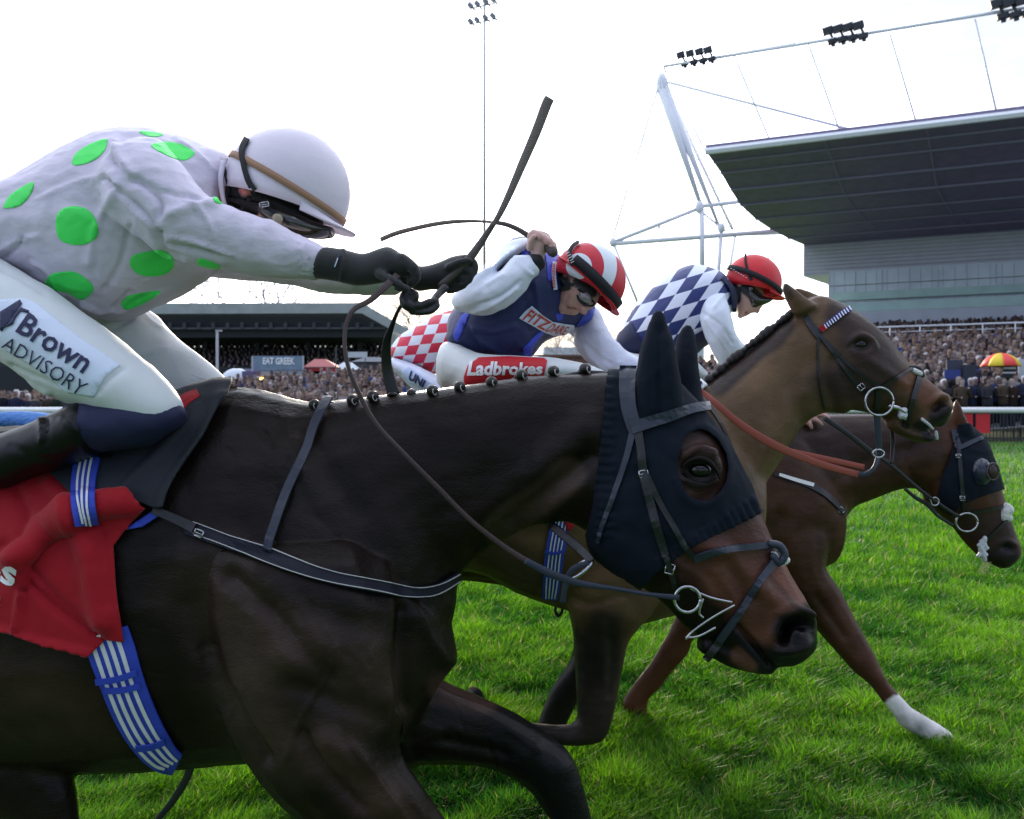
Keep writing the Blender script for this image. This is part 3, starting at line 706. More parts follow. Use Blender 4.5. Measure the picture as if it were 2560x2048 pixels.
# ---------------------------------------------------------------- the old low stand on the left
ls = empty('grandstand', (-30, 95, 0), 'long low grandstand with a grey fascia and dark roof void on the left', 'grandstand'); LY = 90.0
def quad(name, pts, m, parent, dep=None):
    V = [P(*p[:3], p[3]) if len(p) == 4 else Vector(p) for p in pts]
    n = len(V)
    if dep: V += [v+Vector((0, dep, 0)) for v in V]; F = [tuple(range(n)), tuple(range(2*n-1, n-1, -1))]+[(i, i+n, (i+1) % n+n, (i+1) % n) for i in range(n)]
    else: F = [tuple(range(n))]
    return wmesh(name, V, F, m, parent)
quad('fascia', [('n', -200, 760, LY), ('n', 904, 757, LY), ('n', 904, 783, LY), ('n', -200, 787, LY)], m_fasc, ls, .6)
quad('gable_fascia', [('n', 904, 757, LY), ('n', 1032, 829, LY), ('n', 1024, 850, LY), ('n', 904, 783, LY)], m_fasc, ls, .6)
quad('roof_void', [('n', -200, 787, LY+1), ('n', 904, 783, LY+1), ('n', 975, 822, LY+1), ('n', 975, 843, LY+1), ('n', -200, 845, LY+1)], m_shadow, ls, 16)  # solid block, the shade below the roof put into its colour
for i in range(26):
    x = 30+i*36; mb = MB(); a = pt(x, 815, LY+.6); mb.box(a, (.35, .4, .7)); mb.build('roof_bracket', m_dark, ls)
quad('roof_edge_beam', [('n', -200, 820, LY+.5), ('n', 960, 818, LY+.5), ('n', 960, 823, LY+.5), ('n', -200, 825, LY+.5)], mat('beam', (.05, .055, .065), .7), ls, .3)
m_trans = mat('pale_screen', (.62, .64, .6), .7, var=.12, vscale=2)
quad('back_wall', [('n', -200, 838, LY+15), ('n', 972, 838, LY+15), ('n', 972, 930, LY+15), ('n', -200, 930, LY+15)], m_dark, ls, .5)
xs = [150, 300, 430, 508, 515, 636, 648, 764, 775, 893, 905, 958]
m_sk = mat('window_light', (.8, .8, .76), .5); _b = m_sk.node_tree.nodes['Principled BSDF']; _b.inputs['Emission Color'].default_value = (.85, .9, .88, 1); _b.inputs['Emission Strength'].default_value = .35
for (a, b) in ((120, 300), (312, 432), (440, 508), (518, 636), (648, 765), (777, 892), (905, 957)):
    quad('window', [('n', a, 842, LY+14.6), ('n', b, 842, LY+14.6), ('n', b, 868, LY+14.6), ('n', a, 868, LY+14.6)], m_sk, ls, .2)
    for k in range(1, int((b-a)/14)):
        mb = MB(); mb.bar(pt(a+k*14, 842, LY+14.5), pt(a+k*14, 868, LY+14.5), .04, n=4); mb.build('window_bar', m_clad, ls)
for x in (300, 436, 512, 642, 770, 898): quad('column', [('n', x-5, 840, LY+8), ('n', x+5, 840, LY+8), ('n', x+5, 900, LY+8), ('n', x-5, 900, LY+8)], m_dark, ls, .6)
quad('end_wall', [('n', 976, 824, LY+2), ('n', 1040, 858, LY+2), ('n', 1040, 920, LY+2), ('n', 976, 920, LY+2)], m_trans, ls, .3)
for k in range(9): mb = MB(); mb.bar(pt(980+k*7, 830+k*3.4, LY+1.9), pt(980+k*7, 920, LY+1.9), .05, n=4); mb.build('wall_rib', m_clad, ls)
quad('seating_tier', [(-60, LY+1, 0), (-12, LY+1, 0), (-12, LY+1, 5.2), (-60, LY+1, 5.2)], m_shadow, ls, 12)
for (x, y) in ((602, 844), (806, 843)):
    mb = MB(); mb.box(pt(x, y, LY+5), (.7, .2, .2)); props(mb.build('ceiling_lamp', m_lamp, ls))
Vv = []; Ff = []; Cc = []
for row in range(16):
    z = 2.6+row*.32; Y = LY-.5+row*.75; x = -44.0+(row%2)*.2
    while x < -12.5:
        v, f, c = person_geo(False, rr.choice(CL[:9]), rr.choice(SK), rr.choice(HR), None, row); o = len(Vv); s = 1+rr.uniform(-.08, .05)
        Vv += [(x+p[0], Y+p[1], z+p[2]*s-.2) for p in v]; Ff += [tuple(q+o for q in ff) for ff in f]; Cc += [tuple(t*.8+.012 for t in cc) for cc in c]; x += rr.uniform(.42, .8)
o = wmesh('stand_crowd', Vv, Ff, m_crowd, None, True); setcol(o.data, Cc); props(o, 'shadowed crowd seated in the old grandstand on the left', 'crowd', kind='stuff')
# stalls in front of the old stand
SY = 58.0
def stall(x0, y0, x1, y1, col, label, roof=None, Y=SY, name='food_stall', cat='stall', band=None):
    a, b = P('n', x0, y0, Y), P('n', x1, y1, Y); r = empty(name, ((a.x+b.x)/2, Y, 0), label, cat)
    mb = MB(); mb.box(((a.x+b.x)/2, Y+1.2, a.z/2), (b.x-a.x, 2.4, a.z)); mb.build('wall', mat('stall_wall', col, .6, var=.1), r)
    if roof:
        ap_ = P('n', roof[0], roof[1], Y+1.2); V = [(a.x-.2, Y-.3, a.z), (b.x+.2, Y-.3, a.z), (b.x+.2, Y+2.6, a.z), (a.x-.2, Y+2.6, a.z), (ap_.x-(b.x-a.x)*.2, Y+1.2, ap_.z), (ap_.x+(b.x-a.x)*.2, Y+1.2, ap_.z)]
        wmesh('roof', V, [(0, 1, 5, 4), (1, 2, 5), (2, 3, 4, 5), (3, 0, 4)], mat('stall_roof', roof[2], .7), r)
    if band:
        c = P('n', x0, band[0], Y); d = P('n', x1, band[1], Y); mb = MB(); mb.box(((a.x+b.x)/2, Y-.03, (c.z+d.z)/2), (b.x-a.x+.02, .05, c.z-d.z)); mb.build('band', mat('band', band[2], .6), r)
    return r
st_ = stall(612, 922, 800, 960, (.22, .22, .30), 'lilac grey food stall below the white lettered sign', band=(928, 940, (.45, .45, .55)))
mb = MB(); mb.box(P('n', 660, 947, SY-.1), (.65, .05, .16)); mb.build('lit_menu', m_lamp, st_)
mb = MB(); mb.box(P('n', 708, 941, SY-.1), (.9, .05, .14)); mb.build('serving_hatch', m_dark, st_)
stall(605, 928, 640, 962, (.12, .09, .2), 'small dark purple kiosk left of the lilac food stall', Y=SY-1)
stall(768, 918, 838, 945, (.4, .42, .45), 'stall with a dusky red tent roof and red valance', roof=(800, 898, (.32, .07, .07)), band=(921, 935, (.6, .02, .03)))
stall(838, 925, 890, 950, (.4, .42, .47), 'small white and blue marquee right of the red-roofed stall', roof=(868, 906, (.45, .5, .55)), Y=SY+1)
stall(885, 905, 975, 950, (.05, .06, .08), 'dark blue-grey marquee with a pale hanging banner', roof=(930, 893, (.05, .07, .10)), Y=SY+3)
booth(870, 880, 918, 894, SY, (.5, .55, .6), 'pale blank banner hung high over the dark marquee', 'banner', 'banner', .05)
o = stall(955, 910, 978, 930, (.5, .02, .03), 'red box kiosk half hidden behind the black rein', Y=SY-2, name='kiosk', cat='kiosk')
V_, F_ = ball(P('n', 592, 955, SY), (1.1, .8, .95), 20, 12); props(wmesh('inflatable_dome', V_, F_, mat('dome', (.6, .66, .74), .5), None, True), 'pale blue rounded tent roof left of the food stall', 'tent')
sg = empty('sign_board', tuple(P('n', 696, 960, SY-.4)), 'pale blue sign reading EAT GREEK above the food stall', 'sign')
m_sg = mat('sign_blue', (.17, .24, .33), .6, var=.15, vscale=3)
quad('panel', [('n', 632, 890, SY-.4), ('n', 757, 890, SY-.4), ('n', 757, 925, SY-.4), ('n', 632, 925, SY-.4)], m_sg, sg, .1)
mb = MB(); mb.bar(P('n', 631, 890, SY-.4), P('n', 631, 955, SY-.4), .05); mb.bar(P('n', 758, 890, SY-.4), P('n', 758, 955, SY-.4), .05); mb.build('sign_post', m_clad, sg)
Tsg = BVHTree.FromPolygons([P('n', x, y, SY-.4) for x, y in ((600, 860), (800, 860), (800, 960), (600, 960))], [(3, 2, 1, 0)])
lettering('lettering', 'EAT GREEK', [(657, 911), (738, 912), (736, 894), (658, 894)], Tsg, m_white, sg, off=.03, bold=.03, maxe=9)
lp = empty('lamp_post', tuple(P('n', 543, 1005, 52)), 'grey lamp post in front of the old grandstand', 'lamp post')
mb = MB(); mb.bar(Vector((P('n', 543, 0, 52).x, 52, 0)), P('n', 543, 828, 52), .085); mb.build('pole', m_clad, lp)
mb = MB(); mb.box(P('n', 547, 827, 52), (.35, .2, .08)); mb.build('lamp_head', m_clad, lp)
lp = empty('lamp_post', tuple(P('n', 840, 1005, 55)), 'thin green-grey post among the stalls, right of the red tent', 'lamp post')
mb = MB(); mb.bar(Vector((P('n', 840, 0, 55).x, 55, 0)), P('n', 840, 868, 55), .035); mb.build('pole', mat('g', (.06, .1, .1), .6), lp)
# bare winter trees
def tree(x, ytop, ybot, Y, seed, label, m):
    r_ = random.Random(seed); b = P('n', x, ybot, Y); H = P('n', x, ytop, Y).z; r = empty('bare_tree', (b.x, Y, 0), label, 'tree'); mb = MB(); tw = MB()
    def br(p, d, L, R, k):
        q = p+d*L; (mb if k < 2 else tw).bar(p, q, R, R*.7, n=5 if k < 3 else 3)
        if k > 5 or L < .35: return
        for _ in range(3 if k else 5):
            d2 = (d+Vector((r_.uniform(-1, 1), r_.uniform(-1, 1), r_.uniform(-.35, .6)))*.75).normalized(); br(q, d2, L*r_.uniform(.6, .8), R*.6, k+1)
    br(Vector((b.x, Y, 0)), Vector((0, 0, 1)), H*.42, H*.022, 0)
    mb.build('trunk', m, r); tw.build('crown', m, r)
m_tw = mat('twig', (.42, .40, .44), .9)
tree(620, 715, 800, 125, 3, 'bare winter tree showing above the roof of the old grandstand', m_tw)
tree(1030, 800, 900, 130, 5, 'bare winter tree behind the sloping end of the old grandstand', m_tw)
tree(1445, 850, 960, 120, 8, 'bare winter tree under the arm of the blue-vested jockey', m_tw)
tree(1510, 868, 960, 125, 9, 'bare winter tree between the two leading jockeys', m_tw)
for (x0, x1, y0, Y, lb) in ((1360, 1480, 868, 140, 'pale distant building far behind the blue-vested jockey'), (1740, 1760, 862, 140, 'small pale distant building beside the red-capped jockey')):
    a, b = P('n', x0, y0, Y), P('n', x1, y0, Y); bl = empty('distant_building', ((a.x+b.x)/2, Y, 0), lb, 'building'); mb = MB(); mb.box(((a.x+b.x)/2, Y+4, a.z/2), (b.x-a.x, 8, a.z)); mb.build('wall', mat('far_wall', (.5, .55, .62), .8), bl)
    mb = MB()
    for k in range(5): mb.box((a.x+(b.x-a.x)*(k+.5)/5, Y-.03, a.z*.8), ((b.x-a.x)*.1, .1, a.z*.1))
    mb.build('window', m_glass, bl)
a, b = P('n', 1330, 893, 75), P('n', 1500, 893, 75); bw = MB(); bw.box(((a.x+b.x)/2, 75, a.z/2), (b.x-a.x, .4, a.z)); bw.box(((a.x+b.x)/2, 75, a.z+.1), (b.x-a.x, .7, .2)); props(bw.build('brick_wall', mat('brick', (.14, .07, .06), .85, var=.3, vscale=9)), 'dull red brick wall behind the blue-vested jockey', 'wall')
# ================================================================ HORSES
m_coat = mat('horse_coat', rough=.42, attr='col', var=.35, vscale=7, bump=.6, bscale=8, bst=(1, 1, 1.8), bd=.014, fine=.75, fscale=150, spec=.15, coat=.05, cr_=.25)
m_leather = mat('black_leather', (.006, .0065, .009), .4, bump=.3, bscale=120, bd=.002, spec=.5, var=.2)
m_leathb = mat('blue_grey_leather', (.016, .022, .040), .5, bump=.3, bscale=120, bd=.002)
m_brown_l = mat('brown_rein', (.04, .022, .022), .6, bump=.3, bscale=150, bd=.002)
m_red_l = mat('red_brown_rein', (.27, .055, .035), .55, bump=.3, bscale=200, bd=.002)
m_steel = mat('steel', (.42, .42, .45), .22, metal=1)
m_hood = mat('hood_cloth', (.0022, .0055, .013), .8, bump=.45, bscale=28, bd=.006, fine=.3, fscale=900, spec=.2)
m_hair = mat('mane_hair', (.010, .008, .007), .5, bump=.8, bscale=90, bst=(1, 1, .3), bd=.006)
m_eye = mat('eye', (.003, .002, .002), .06, spec=.45)
m_hoof = mat('hoof', (.035, .03, .028), .5)
m_band = mat('plait_band', (.38, .37, .35), .5)
m_girthb = mat('girth_black', (.0025, .004, .013), .6, fine=.2, spec=.3); m_pipe = mat('piping', (.42, .42, .42), .5)
m_redc = mat('red_cloth', (.29, .003, .010), .7, bump=.5, bscale=14, bd=.012, fine=.2, fscale=1200, sheen=.1, spec=.2)
m_blue = mat('blue_web', (.02, .05, .42), .7, fine=.5, fscale=600)
m_whitec = mat('white_web', (.62, .64, .66), .8, fine=.6, fscale=500)
m_froth = mat('froth', (.5, .52, .56), .35, bump=1, bscale=160, bd=.004)
m_fleece = mat('fleece', (.7, .7, .68), .95, bump=1, bscale=180, bd=.008)
m_pad = mat('black_pad', (.0045, .0075, .015), .75, bump=.3, bscale=30, bd=.004, fine=.2)

def ear(f, secs): return loft(f, secs, 4, 14, .2)
def leg(f, pts): return loft(f, pts, 3, 14, .25)
# ---------------------------------------------------------------- near horse (dark bay with a navy hood)
Y1 = 1.86
h1 = empty('horse', (.0, Y1, 0), 'near black-brown horse wearing a navy hood over its ears and cheeks', 'horse')
torso = [(-1150, 1010, -1150, 1330, Y1, .16), (-1050, 950, -1060, 1480, Y1, .24), (-860, 915, -860, 1560, Y1, .27), (-600, 915, -600, 1560, Y1, .26), (-300, 925, -300, 1588, Y1, .27), (0, 925, 0, 1603, Y1, .28), (180, 905, 170, 1612, Y1, .275), (330, 865, 340, 1612, Y1, .26), (470, 818, 520, 1600, Y1, .235), (590, 835, 700, 1590, Y1, .22), (640, 900, 850, 1545, Y1, .215), (700, 1000, 925, 1440, Y1, .185)]
neck = [(470, 822, 640, 1560, Y1, .20), (560, 826, 860, 1480, Y1, .19), (650, 846, 950, 1320, Y1, .165), (760, 838, 972, 1205, Y1, .13), (900, 822, 1060, 1137, Y1-.01, .105), (1050, 800, 1140, 1100, Y1-.03, .09), (1190, 789, 1205, 1102, Y1-.05, .083), (1310, 786, 1265, 1140, Y1-.07, .085), (1370, 800, 1290, 1130, Y1-.08, .08)]
YH = Y1-.085
head = [(1335, 782, 1236, 1100, YH, .07), (1392, 790, 1248, 1158, YH, .088), (1440, 822, 1278, 1190, YH, .098), (1490, 880, 1318, 1212, YH, .105), (1532, 945, 1360, 1240, YH, .098), (1572, 1020, 1400, 1274, YH, .083), (1608, 1095, 1440, 1318, YH, .071), (1642, 1165, 1482, 1352, YH, .064), (1668, 1215, 1520, 1378, YH, .06), (1698, 1265, 1548, 1392, YH, .062), (1714, 1302, 1585, 1402, YH, .06), (1716, 1335, 1640, 1402, YH, .045)]
chinp = [(1488, 1330, 1470, 1372, YH, .035), (1530, 1345, 1515, 1395, YH, .042), (1580, 1360, 1568, 1412, YH, .044), (1620, 1375, 1618, 1419, YH, .036)]
Yn = Y1-.12; Yf = Y1+.10
nearleg = [(500, 1090, 780, 1110, Yn+.09, .09), (430, 1150, 840, 1180, Yn, .14), (420, 1330, 850, 1400, Yn-.02, .145), (470, 1500, 838, 1500, Yn-.03, .125), (540, 1625, 845, 1590, Yn-.03, .10), (615, 1710, 890, 1660, Yn-.02, .085), (700, 1790, 935, 1725, Yn, .07), (800, 1870, 985, 1800, Yn, .055), (900, 1950, 1045, 1875, Yn, .05), (1000, 2030, 1120, 1960, Yn, .045), (1030, 2080, 1130, 2060, Yn, .04), (980, 2150, 1060, 2190, Yn, .034), (900, 2180, 960, 2240, Yn, .036), (840, 2170, 880, 2250, Yn, .045)]
farleg = [(740, 1260, 800, 1600, Yf, .12), (850, 1330, 830, 1600, Yf, .115), (925, 1428, 850, 1604, Yf, .095), (1000, 1464, 950, 1606, Yf, .075), (1080, 1500, 1030, 1614, Yf, .062), (1150, 1545, 1085, 1640, Yf, .056), (1200, 1588, 1118, 1668, Yf, .05), (1225, 1640, 1140, 1702, Yf, .043), (1250, 1730, 1178, 1760, Yf, .035), (1275, 1830, 1215, 1845, Yf, .032), (1290, 1920, 1225, 1930, Yf, .038), (1320, 1985, 1255, 2005, Yf, .034), (1360, 2030, 1290, 2070, Yf, .05), (1380, 2075, 1300, 2085, Yf, .055)]
hind = [(-700, 1150, -420, 1200, Y1-.13, .13), (-560, 1450, -300, 1330, Y1-.13, .12), (-330, 1560, -150, 1440, Y1-.12, .09), (-150, 1640, 40, 1500, Y1-.1, .07), (-60, 1700, 130, 1600, Y1-.1, .055), (20, 1730, 160, 1690, Y1-.1, .045), (60, 1850, 175, 1840, Y1-.1, .035), (70, 1960, 190, 1950, Y1-.1, .035), (120, 2030, 250, 2000, Y1-.1, .04), (170, 2080, 290, 2070, Y1-.1, .05)]
hind2 = [(-900, 1100, -520, 1150, Y1+.13, .13), (-780, 1400, -420, 1350, Y1+.13, .12), (-640, 1560, -330, 1500, Y1+.12, .09), (-500, 1640, -330, 1640, Y1+.1, .06), (-430, 1760, -320, 1760, Y1+.1, .045), (-380, 1900, -280, 1900, Y1+.1, .035), (-340, 2010, -240, 2000, Y1+.1, .04), (-300, 2070, -170, 2060, Y1+.1, .05)]
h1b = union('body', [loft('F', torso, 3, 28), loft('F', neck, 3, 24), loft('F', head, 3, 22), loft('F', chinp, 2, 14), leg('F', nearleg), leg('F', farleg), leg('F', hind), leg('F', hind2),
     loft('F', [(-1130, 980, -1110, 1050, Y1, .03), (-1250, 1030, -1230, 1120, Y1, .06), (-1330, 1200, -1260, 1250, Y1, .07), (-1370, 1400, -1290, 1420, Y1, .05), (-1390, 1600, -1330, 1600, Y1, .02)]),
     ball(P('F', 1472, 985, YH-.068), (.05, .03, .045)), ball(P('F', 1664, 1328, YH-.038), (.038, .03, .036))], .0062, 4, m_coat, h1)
sculpt(h1b, 'F', [
    ([(640, 1380), (700, 1360), (760, 1400), (790, 1470)], 70, .018),           # point of the shoulder
    ([(430, 1180), (560, 1260), (660, 1350)], 60, .012), ([(600, 1130), (720, 1230), (800, 1330)], 60, .010),
    ([(500, 1220), (600, 1310), (690, 1420)], 22, -.012), ([(840, 1290), (835, 1400), (842, 1480)], 20, -.014), ([(620, 1440), (700, 1470), (790, 1500)], 26, -.010),
    ([(435, 1370), (480, 1480), (555, 1600)], 20, -.014), ([(400, 1280), (420, 1340)], 30, -.008), ([(690, 1560), (760, 1610), (810, 1690)], 30, .012), ([(640, 1550), (680, 1620), (760, 1700)], 16, -.010),
    ([(830, 1500), (850, 1580), (900, 1660)], 14, .006), ([(640, 900), (700, 1000), (760, 1080)], 30, -.006), ([(600, 960), (660, 1060), (730, 1160)], 40, .007),
    ([(1235, 905), (1100, 1020), (960, 1120)], 40, .010), ([(1240, 960), (1120, 1060), (1000, 1160)], 20, -.010), ([(1240, 1020), (1150, 1080)], 26, .007),
    ([(470, 1160), (560, 1200), (700, 1260), (900, 1300)], 30, .006), ([(0, 1420), (150, 1440)], 80, .008),
    ([(930, 1470), (1040, 1520), (1120, 1560)], 26, .006), ([(940, 1560), (1060, 1590)], 14, -.006), ([(1120, 1590), (1170, 1620)], 30, .006),
    ([(1380, 1100), (1440, 1140), (1520, 1160)], 18, .007), ([(1300, 1060), (1320, 1160), (1400, 1200)], 40, .010), ([(1530, 1180), (1580, 1260)], 12, -.006), ([(1470, 1120), (1550, 1190), (1600, 1230)], 18, .004),
    ([(1555, 1320), (1580, 1350), (1606, 1385), (1622, 1402)], 6, -.013), ([(1600, 1240), (1640, 1270)], 16, .006), ([(1638, 1290), (1660, 1275), (1690, 1285), (1705, 1310)], 9, .007), ([(1640, 1345), (1660, 1362), (1690, 1355)], 9, .005),
    ([(1648, 1350), (1658, 1325), (1674, 1312), (1692, 1318)], 9, -.034), ([(1632, 1335), (1640, 1305), (1668, 1288), (1698, 1296)], 8, .008), ([(1640, 1370), (1670, 1368), (1700, 1350)], 8, .007), ([(700, 1350), (690, 1420), (640, 1500), (600, 1600)], 5, .003), ([(740, 1560), (790, 1640), (850, 1720)], 5, .004), ([(560, 900), (600, 980), (590, 1060)], 14, -.004), ([(980, 1490), (1060, 1530), (1130, 1580)], 5, .003), ([(1500, 1200), (1540, 1250), (1560, 1300)], 5, .003), ([(1420, 1180), (1480, 1220), (1500, 1260)], 6, .003), ([(1440, 960), (1470, 945), (1500, 955)], 9, .008), ([(1440, 1010), (1470, 1022), (1505, 1012)], 7, .005),
    ([(1500, 1040), (1440, 1080)], 14, -.004), ([(1450, 990), (1495, 990)], 14, -.008)], 1.45)
DK = (.012, .009, .008)
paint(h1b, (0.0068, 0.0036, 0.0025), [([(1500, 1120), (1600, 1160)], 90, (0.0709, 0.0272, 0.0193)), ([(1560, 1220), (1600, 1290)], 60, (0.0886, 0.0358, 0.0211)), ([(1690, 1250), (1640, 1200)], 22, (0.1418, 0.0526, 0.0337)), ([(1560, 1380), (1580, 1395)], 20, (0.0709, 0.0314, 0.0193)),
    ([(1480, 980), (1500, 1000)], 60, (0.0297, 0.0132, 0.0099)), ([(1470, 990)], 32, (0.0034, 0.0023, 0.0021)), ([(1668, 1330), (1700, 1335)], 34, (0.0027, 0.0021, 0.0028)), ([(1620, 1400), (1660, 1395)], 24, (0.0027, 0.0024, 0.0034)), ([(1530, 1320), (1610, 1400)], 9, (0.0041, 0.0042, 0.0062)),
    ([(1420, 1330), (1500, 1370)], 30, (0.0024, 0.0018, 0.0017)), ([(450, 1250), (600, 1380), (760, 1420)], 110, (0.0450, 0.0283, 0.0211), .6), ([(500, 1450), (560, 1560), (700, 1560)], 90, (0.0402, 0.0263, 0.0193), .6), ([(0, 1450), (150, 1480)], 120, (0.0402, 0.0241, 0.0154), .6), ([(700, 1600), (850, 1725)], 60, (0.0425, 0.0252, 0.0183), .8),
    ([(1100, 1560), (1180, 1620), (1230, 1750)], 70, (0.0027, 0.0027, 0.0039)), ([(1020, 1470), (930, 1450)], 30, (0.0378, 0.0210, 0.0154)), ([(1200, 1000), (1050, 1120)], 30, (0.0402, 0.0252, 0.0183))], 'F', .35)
fold(h1b, 5, 6, .0022, (1, 1, 1), False); rv = random.Random(11)
vn = []
for k in range(46):
    cx0, cy0 = rv.choice([(600, 1280), (720, 1390), (560, 1450), (700, 1560), (800, 1660), (1000, 1530), (560, 1000), (1100, 1060), (1560, 1230), (1430, 1180)]); x = cx0+rv.uniform(-90, 90); y = cy0+rv.uniform(-70, 70); a = rv.uniform(.5, 1.5); L = rv.uniform(12, 40)
    vn.append(([(x, y), (x+L*math.cos(a)+rv.uniform(-6, 6), y+L*math.sin(a)), (x+2*L*math.cos(a+.3), y+2*L*math.sin(a+.3))], rv.uniform(3, 6), rv.choice([.0018, -.0022, .0025])))
sculpt(h1b, 'F', vn)
fold(h1b, 77, 8, .0022, (1.4, 1, .7))
T1 = bvh(h1b)
# hood with ears
e1 = ear('F', [(1340, 900, 1432, 900, YH-.045, .035), (1342, 830, 1428, 830, YH-.052, .038), (1352, 760, 1418, 765, YH-.055, .034), (1364, 710, 1408, 715, YH-.055, .024), (1377, 672, 1396, 675, YH-.053, .012), (1384, 660, 1389, 660, YH-.052, .005)])
e2 = ear('F', [(1412, 870, 1480, 880, YH+.06, .03), (1414, 800, 1466, 805, YH+.06, .032), (1420, 760, 1462, 760, YH+.06, .028), (1432, 720, 1458, 722, YH+.06, .018), (1443, 692, 1452, 693, YH+.06, .006)])
infl = union('tmp', [loft('F', neck, 3, 24), loft('F', head, 3, 22), e1, e2, ball(P('F', 1472, 985, YH-.066), (.05, .03, .045))], .006, 3, None, None)
sculpt(infl, 'F', [([(1380, 1100), (1440, 1140), (1520, 1160)], 18, .007), ([(1300, 1060), (1320, 1160), (1400, 1200)], 40, .010), ([(1235, 905), (1100, 1020)], 40, .010), ([(1250, 1080), (1330, 1190), (1420, 1230)], 34, .004)])
hoodpl = poly('F', [(1322, 640), (1480, 660), (1530, 780), (1560, 900), (1610, 1000), (1640, 1078), (1600, 1080), (1560, 1100), (1500, 1128), (1440, 1160), (1400, 1190), (1372, 1215), (1350, 1240), (1300, 1215), (1235, 1180), (1236, 1130), (1252, 1060), (1262, 960), (1272, 860), (1285, 740)])
eyeh = poly('F', [(1428, 960), (1440, 920), (1475, 905), (1510, 930), (1528, 975), (1524, 1020), (1490, 1055), (1450, 1045), (1430, 1010)], 3)
hood = shell('hood', infl, hoodpl, m_hood, h1, .004, .003, False, [eyeh])
fold(hood, 9, 13, .004, (1, 1, 1)); bpy.data.objects.remove(infl)
ef = [([(1262+4*math.sin(i), 800+i*19), (1290+4*math.cos(i*2), 802+i*19)], 5.0, .006) for i in range(18)] + [([(1398+i*13, 1205-i*8.5), (1385+i*13, 1178-i*8.5)], 4.0, .006) for i in range(16)]
sculpt(hood, 'F', ef+[([(1425, 960), (1440, 915), (1478, 898), (1515, 925), (1533, 975), (1528, 1025), (1490, 1062), (1445, 1052), (1423, 1010)], 7, .004), ([(1515, 900), (1560, 985), (1590, 1060)], 6, .003), ([(1390, 880), (1388, 780), (1388, 700)], 14, -.012)])
e = P('F', 1474, 990, YH-.083); wmesh('eye', *ball(e, (.024, .016, .017), 20, 14), m_eye, h1, True)
TH = bvh(hood, h1b)
lidm = mat('eyelid', (.003, .0022, .0022), .6, spec=.15)
wmesh('eyelid', *tube([P('F', x, y, YH-.099) for x, y in ((1436, 985), (1448, 972), (1470, 965), (1492, 972), (1508, 990), (1516, 1008))], [.002, .0045, .006, .0055, .004, .002], 8, True, 1, 3), lidm, h1, True)
wmesh('eyelid', *tube([P('F', x, y, YH-.098) for x, y in ((1440, 990), (1450, 1008), (1470, 1016), (1490, 1014), (1508, 1006))], [.002, .003, .003, .003, .002], 8, True, 1, 3), lidm, h1, True)
# bridle
br = strap('bridle', 'F', [(1322, 775), (1322, 810), (1325, 860), (1338, 905)], [36, 34, 32, 30], TH, m_leathb, h1, .004, .005, 1.75, 5, nx=3)
strap('browband', 'F', [(1330, 903), (1380, 885), (1430, 868), (1488, 858)], [26, 24, 21, 18], TH, m_leathb, br, .008, .005)
strap('cheekpiece', 'F', [(1344, 910), (1350, 950), (1356, 1000), (1372, 1070), (1390, 1130), (1402, 1170)], [18, 17, 18, 18, 17, 14], TH, m_leather, br, .006, .004)
strap('cheekpiece', 'F', [(1402, 1165), (1412, 1205), (1420, 1232)], [13, 12, 11], TH, m_leather, br, .006, .004)
strap('throatlash', 'F', [(1334, 905), (1318, 970), (1290, 1050), (1270, 1110), (1262, 1140)], [14, 12, 11, 9, 8], TH, m_leathb, br, .005, .004)
strap('noseband_strap', 'F', [(1362, 1000), (1390, 1060), (1420, 1115), (1452, 1160), (1468, 1172)], 12, TH, m_leather, br, .005, .004)
strap('noseband', 'F', [(1460, 1172), (1500, 1160), (1560, 1152), (1620, 1148), (1645, 1152)], [15, 14, 14, 13, 12], T1, m_leathb, br, .006, .005)
strap('drop_noseband', 'F', [(1640, 1165), (1605, 1210), (1570, 1265), (1535, 1315), (1515, 1345)], [17, 15, 14, 15, 16], T1, m_leathb, br, .006, .005)
wmesh('strap_knot', *tube([P('F', x, y, YH-.05) for x, y in ((1622, 1145), (1642, 1150), (1652, 1170), (1640, 1185), (1628, 1172))], .0085, 8, True, 1, 3), m_leathb, br, True)
wmesh('fleece_pad', *tube([P('F', x, y, YH-.045) for x, y in ((1630, 1168), (1640, 1185), (1656, 1180))], .008, 8, True, 1, 3), m_fleece, br, True)
strap('chin_strap', 'F', [(1516, 1345), (1500, 1368), (1486, 1384)], [17, 17, 16], T1, m_leather, br, .006, .005)
X_ = Vector((1, 0, 0)); Z_ = Vector((0, 0, 1)); sk_ = Vector((.35, -.94, 0)).normalized()
def ring(name, f, x, y, Y, rp, r, parent, u=X_, v=Z_, el=1, m=m_steel):
    return wmesh(name, *torus(P(f, x, y, Y), rp/FR[f][2]/FPX*Y, r, u, v, el=el), m, parent, True)
ring('bit_ring', 'F', 1447, 1262, YH-.095, 27, .0035, br)
for seg in (((1455, 1240), (1495, 1258), (1540, 1268)), ((1545, 1275), (1500, 1300), (1460, 1328), (1445, 1345)), ((1445, 1342), (1470, 1340), (1505, 1322)), ((1480, 1262), (1472, 1290), (1480, 1300))):
    wmesh('bit_wire', *tube([P('F', x, y, YH-.088) for x, y in seg], .0025, 8, True, 1, 3), m_steel, br, True)
def buckle(f, x, y, Y, w, h, ang, parent):
    a = math.radians(ang); u = Vector((math.cos(a), 0, math.sin(a))); v = Vector((-math.sin(a), 0, math.cos(a))); c = P(f, x, y, Y); k = Y/FPX/FR[f][2]; w *= k; h *= k
    q = [c+u*w*i+v*h*j for i, j in ((-1, -1), (1, -1), (1, 1), (-1, 1))]; mb = MB()
    for i in range(4): mb.bar(q[i], q[(i+1) % 4], .0016, n=6)
    mb.bar(c-u*w, c+u*w, .0012, n=6); return mb.build('buckle', m_steel, parent, True)
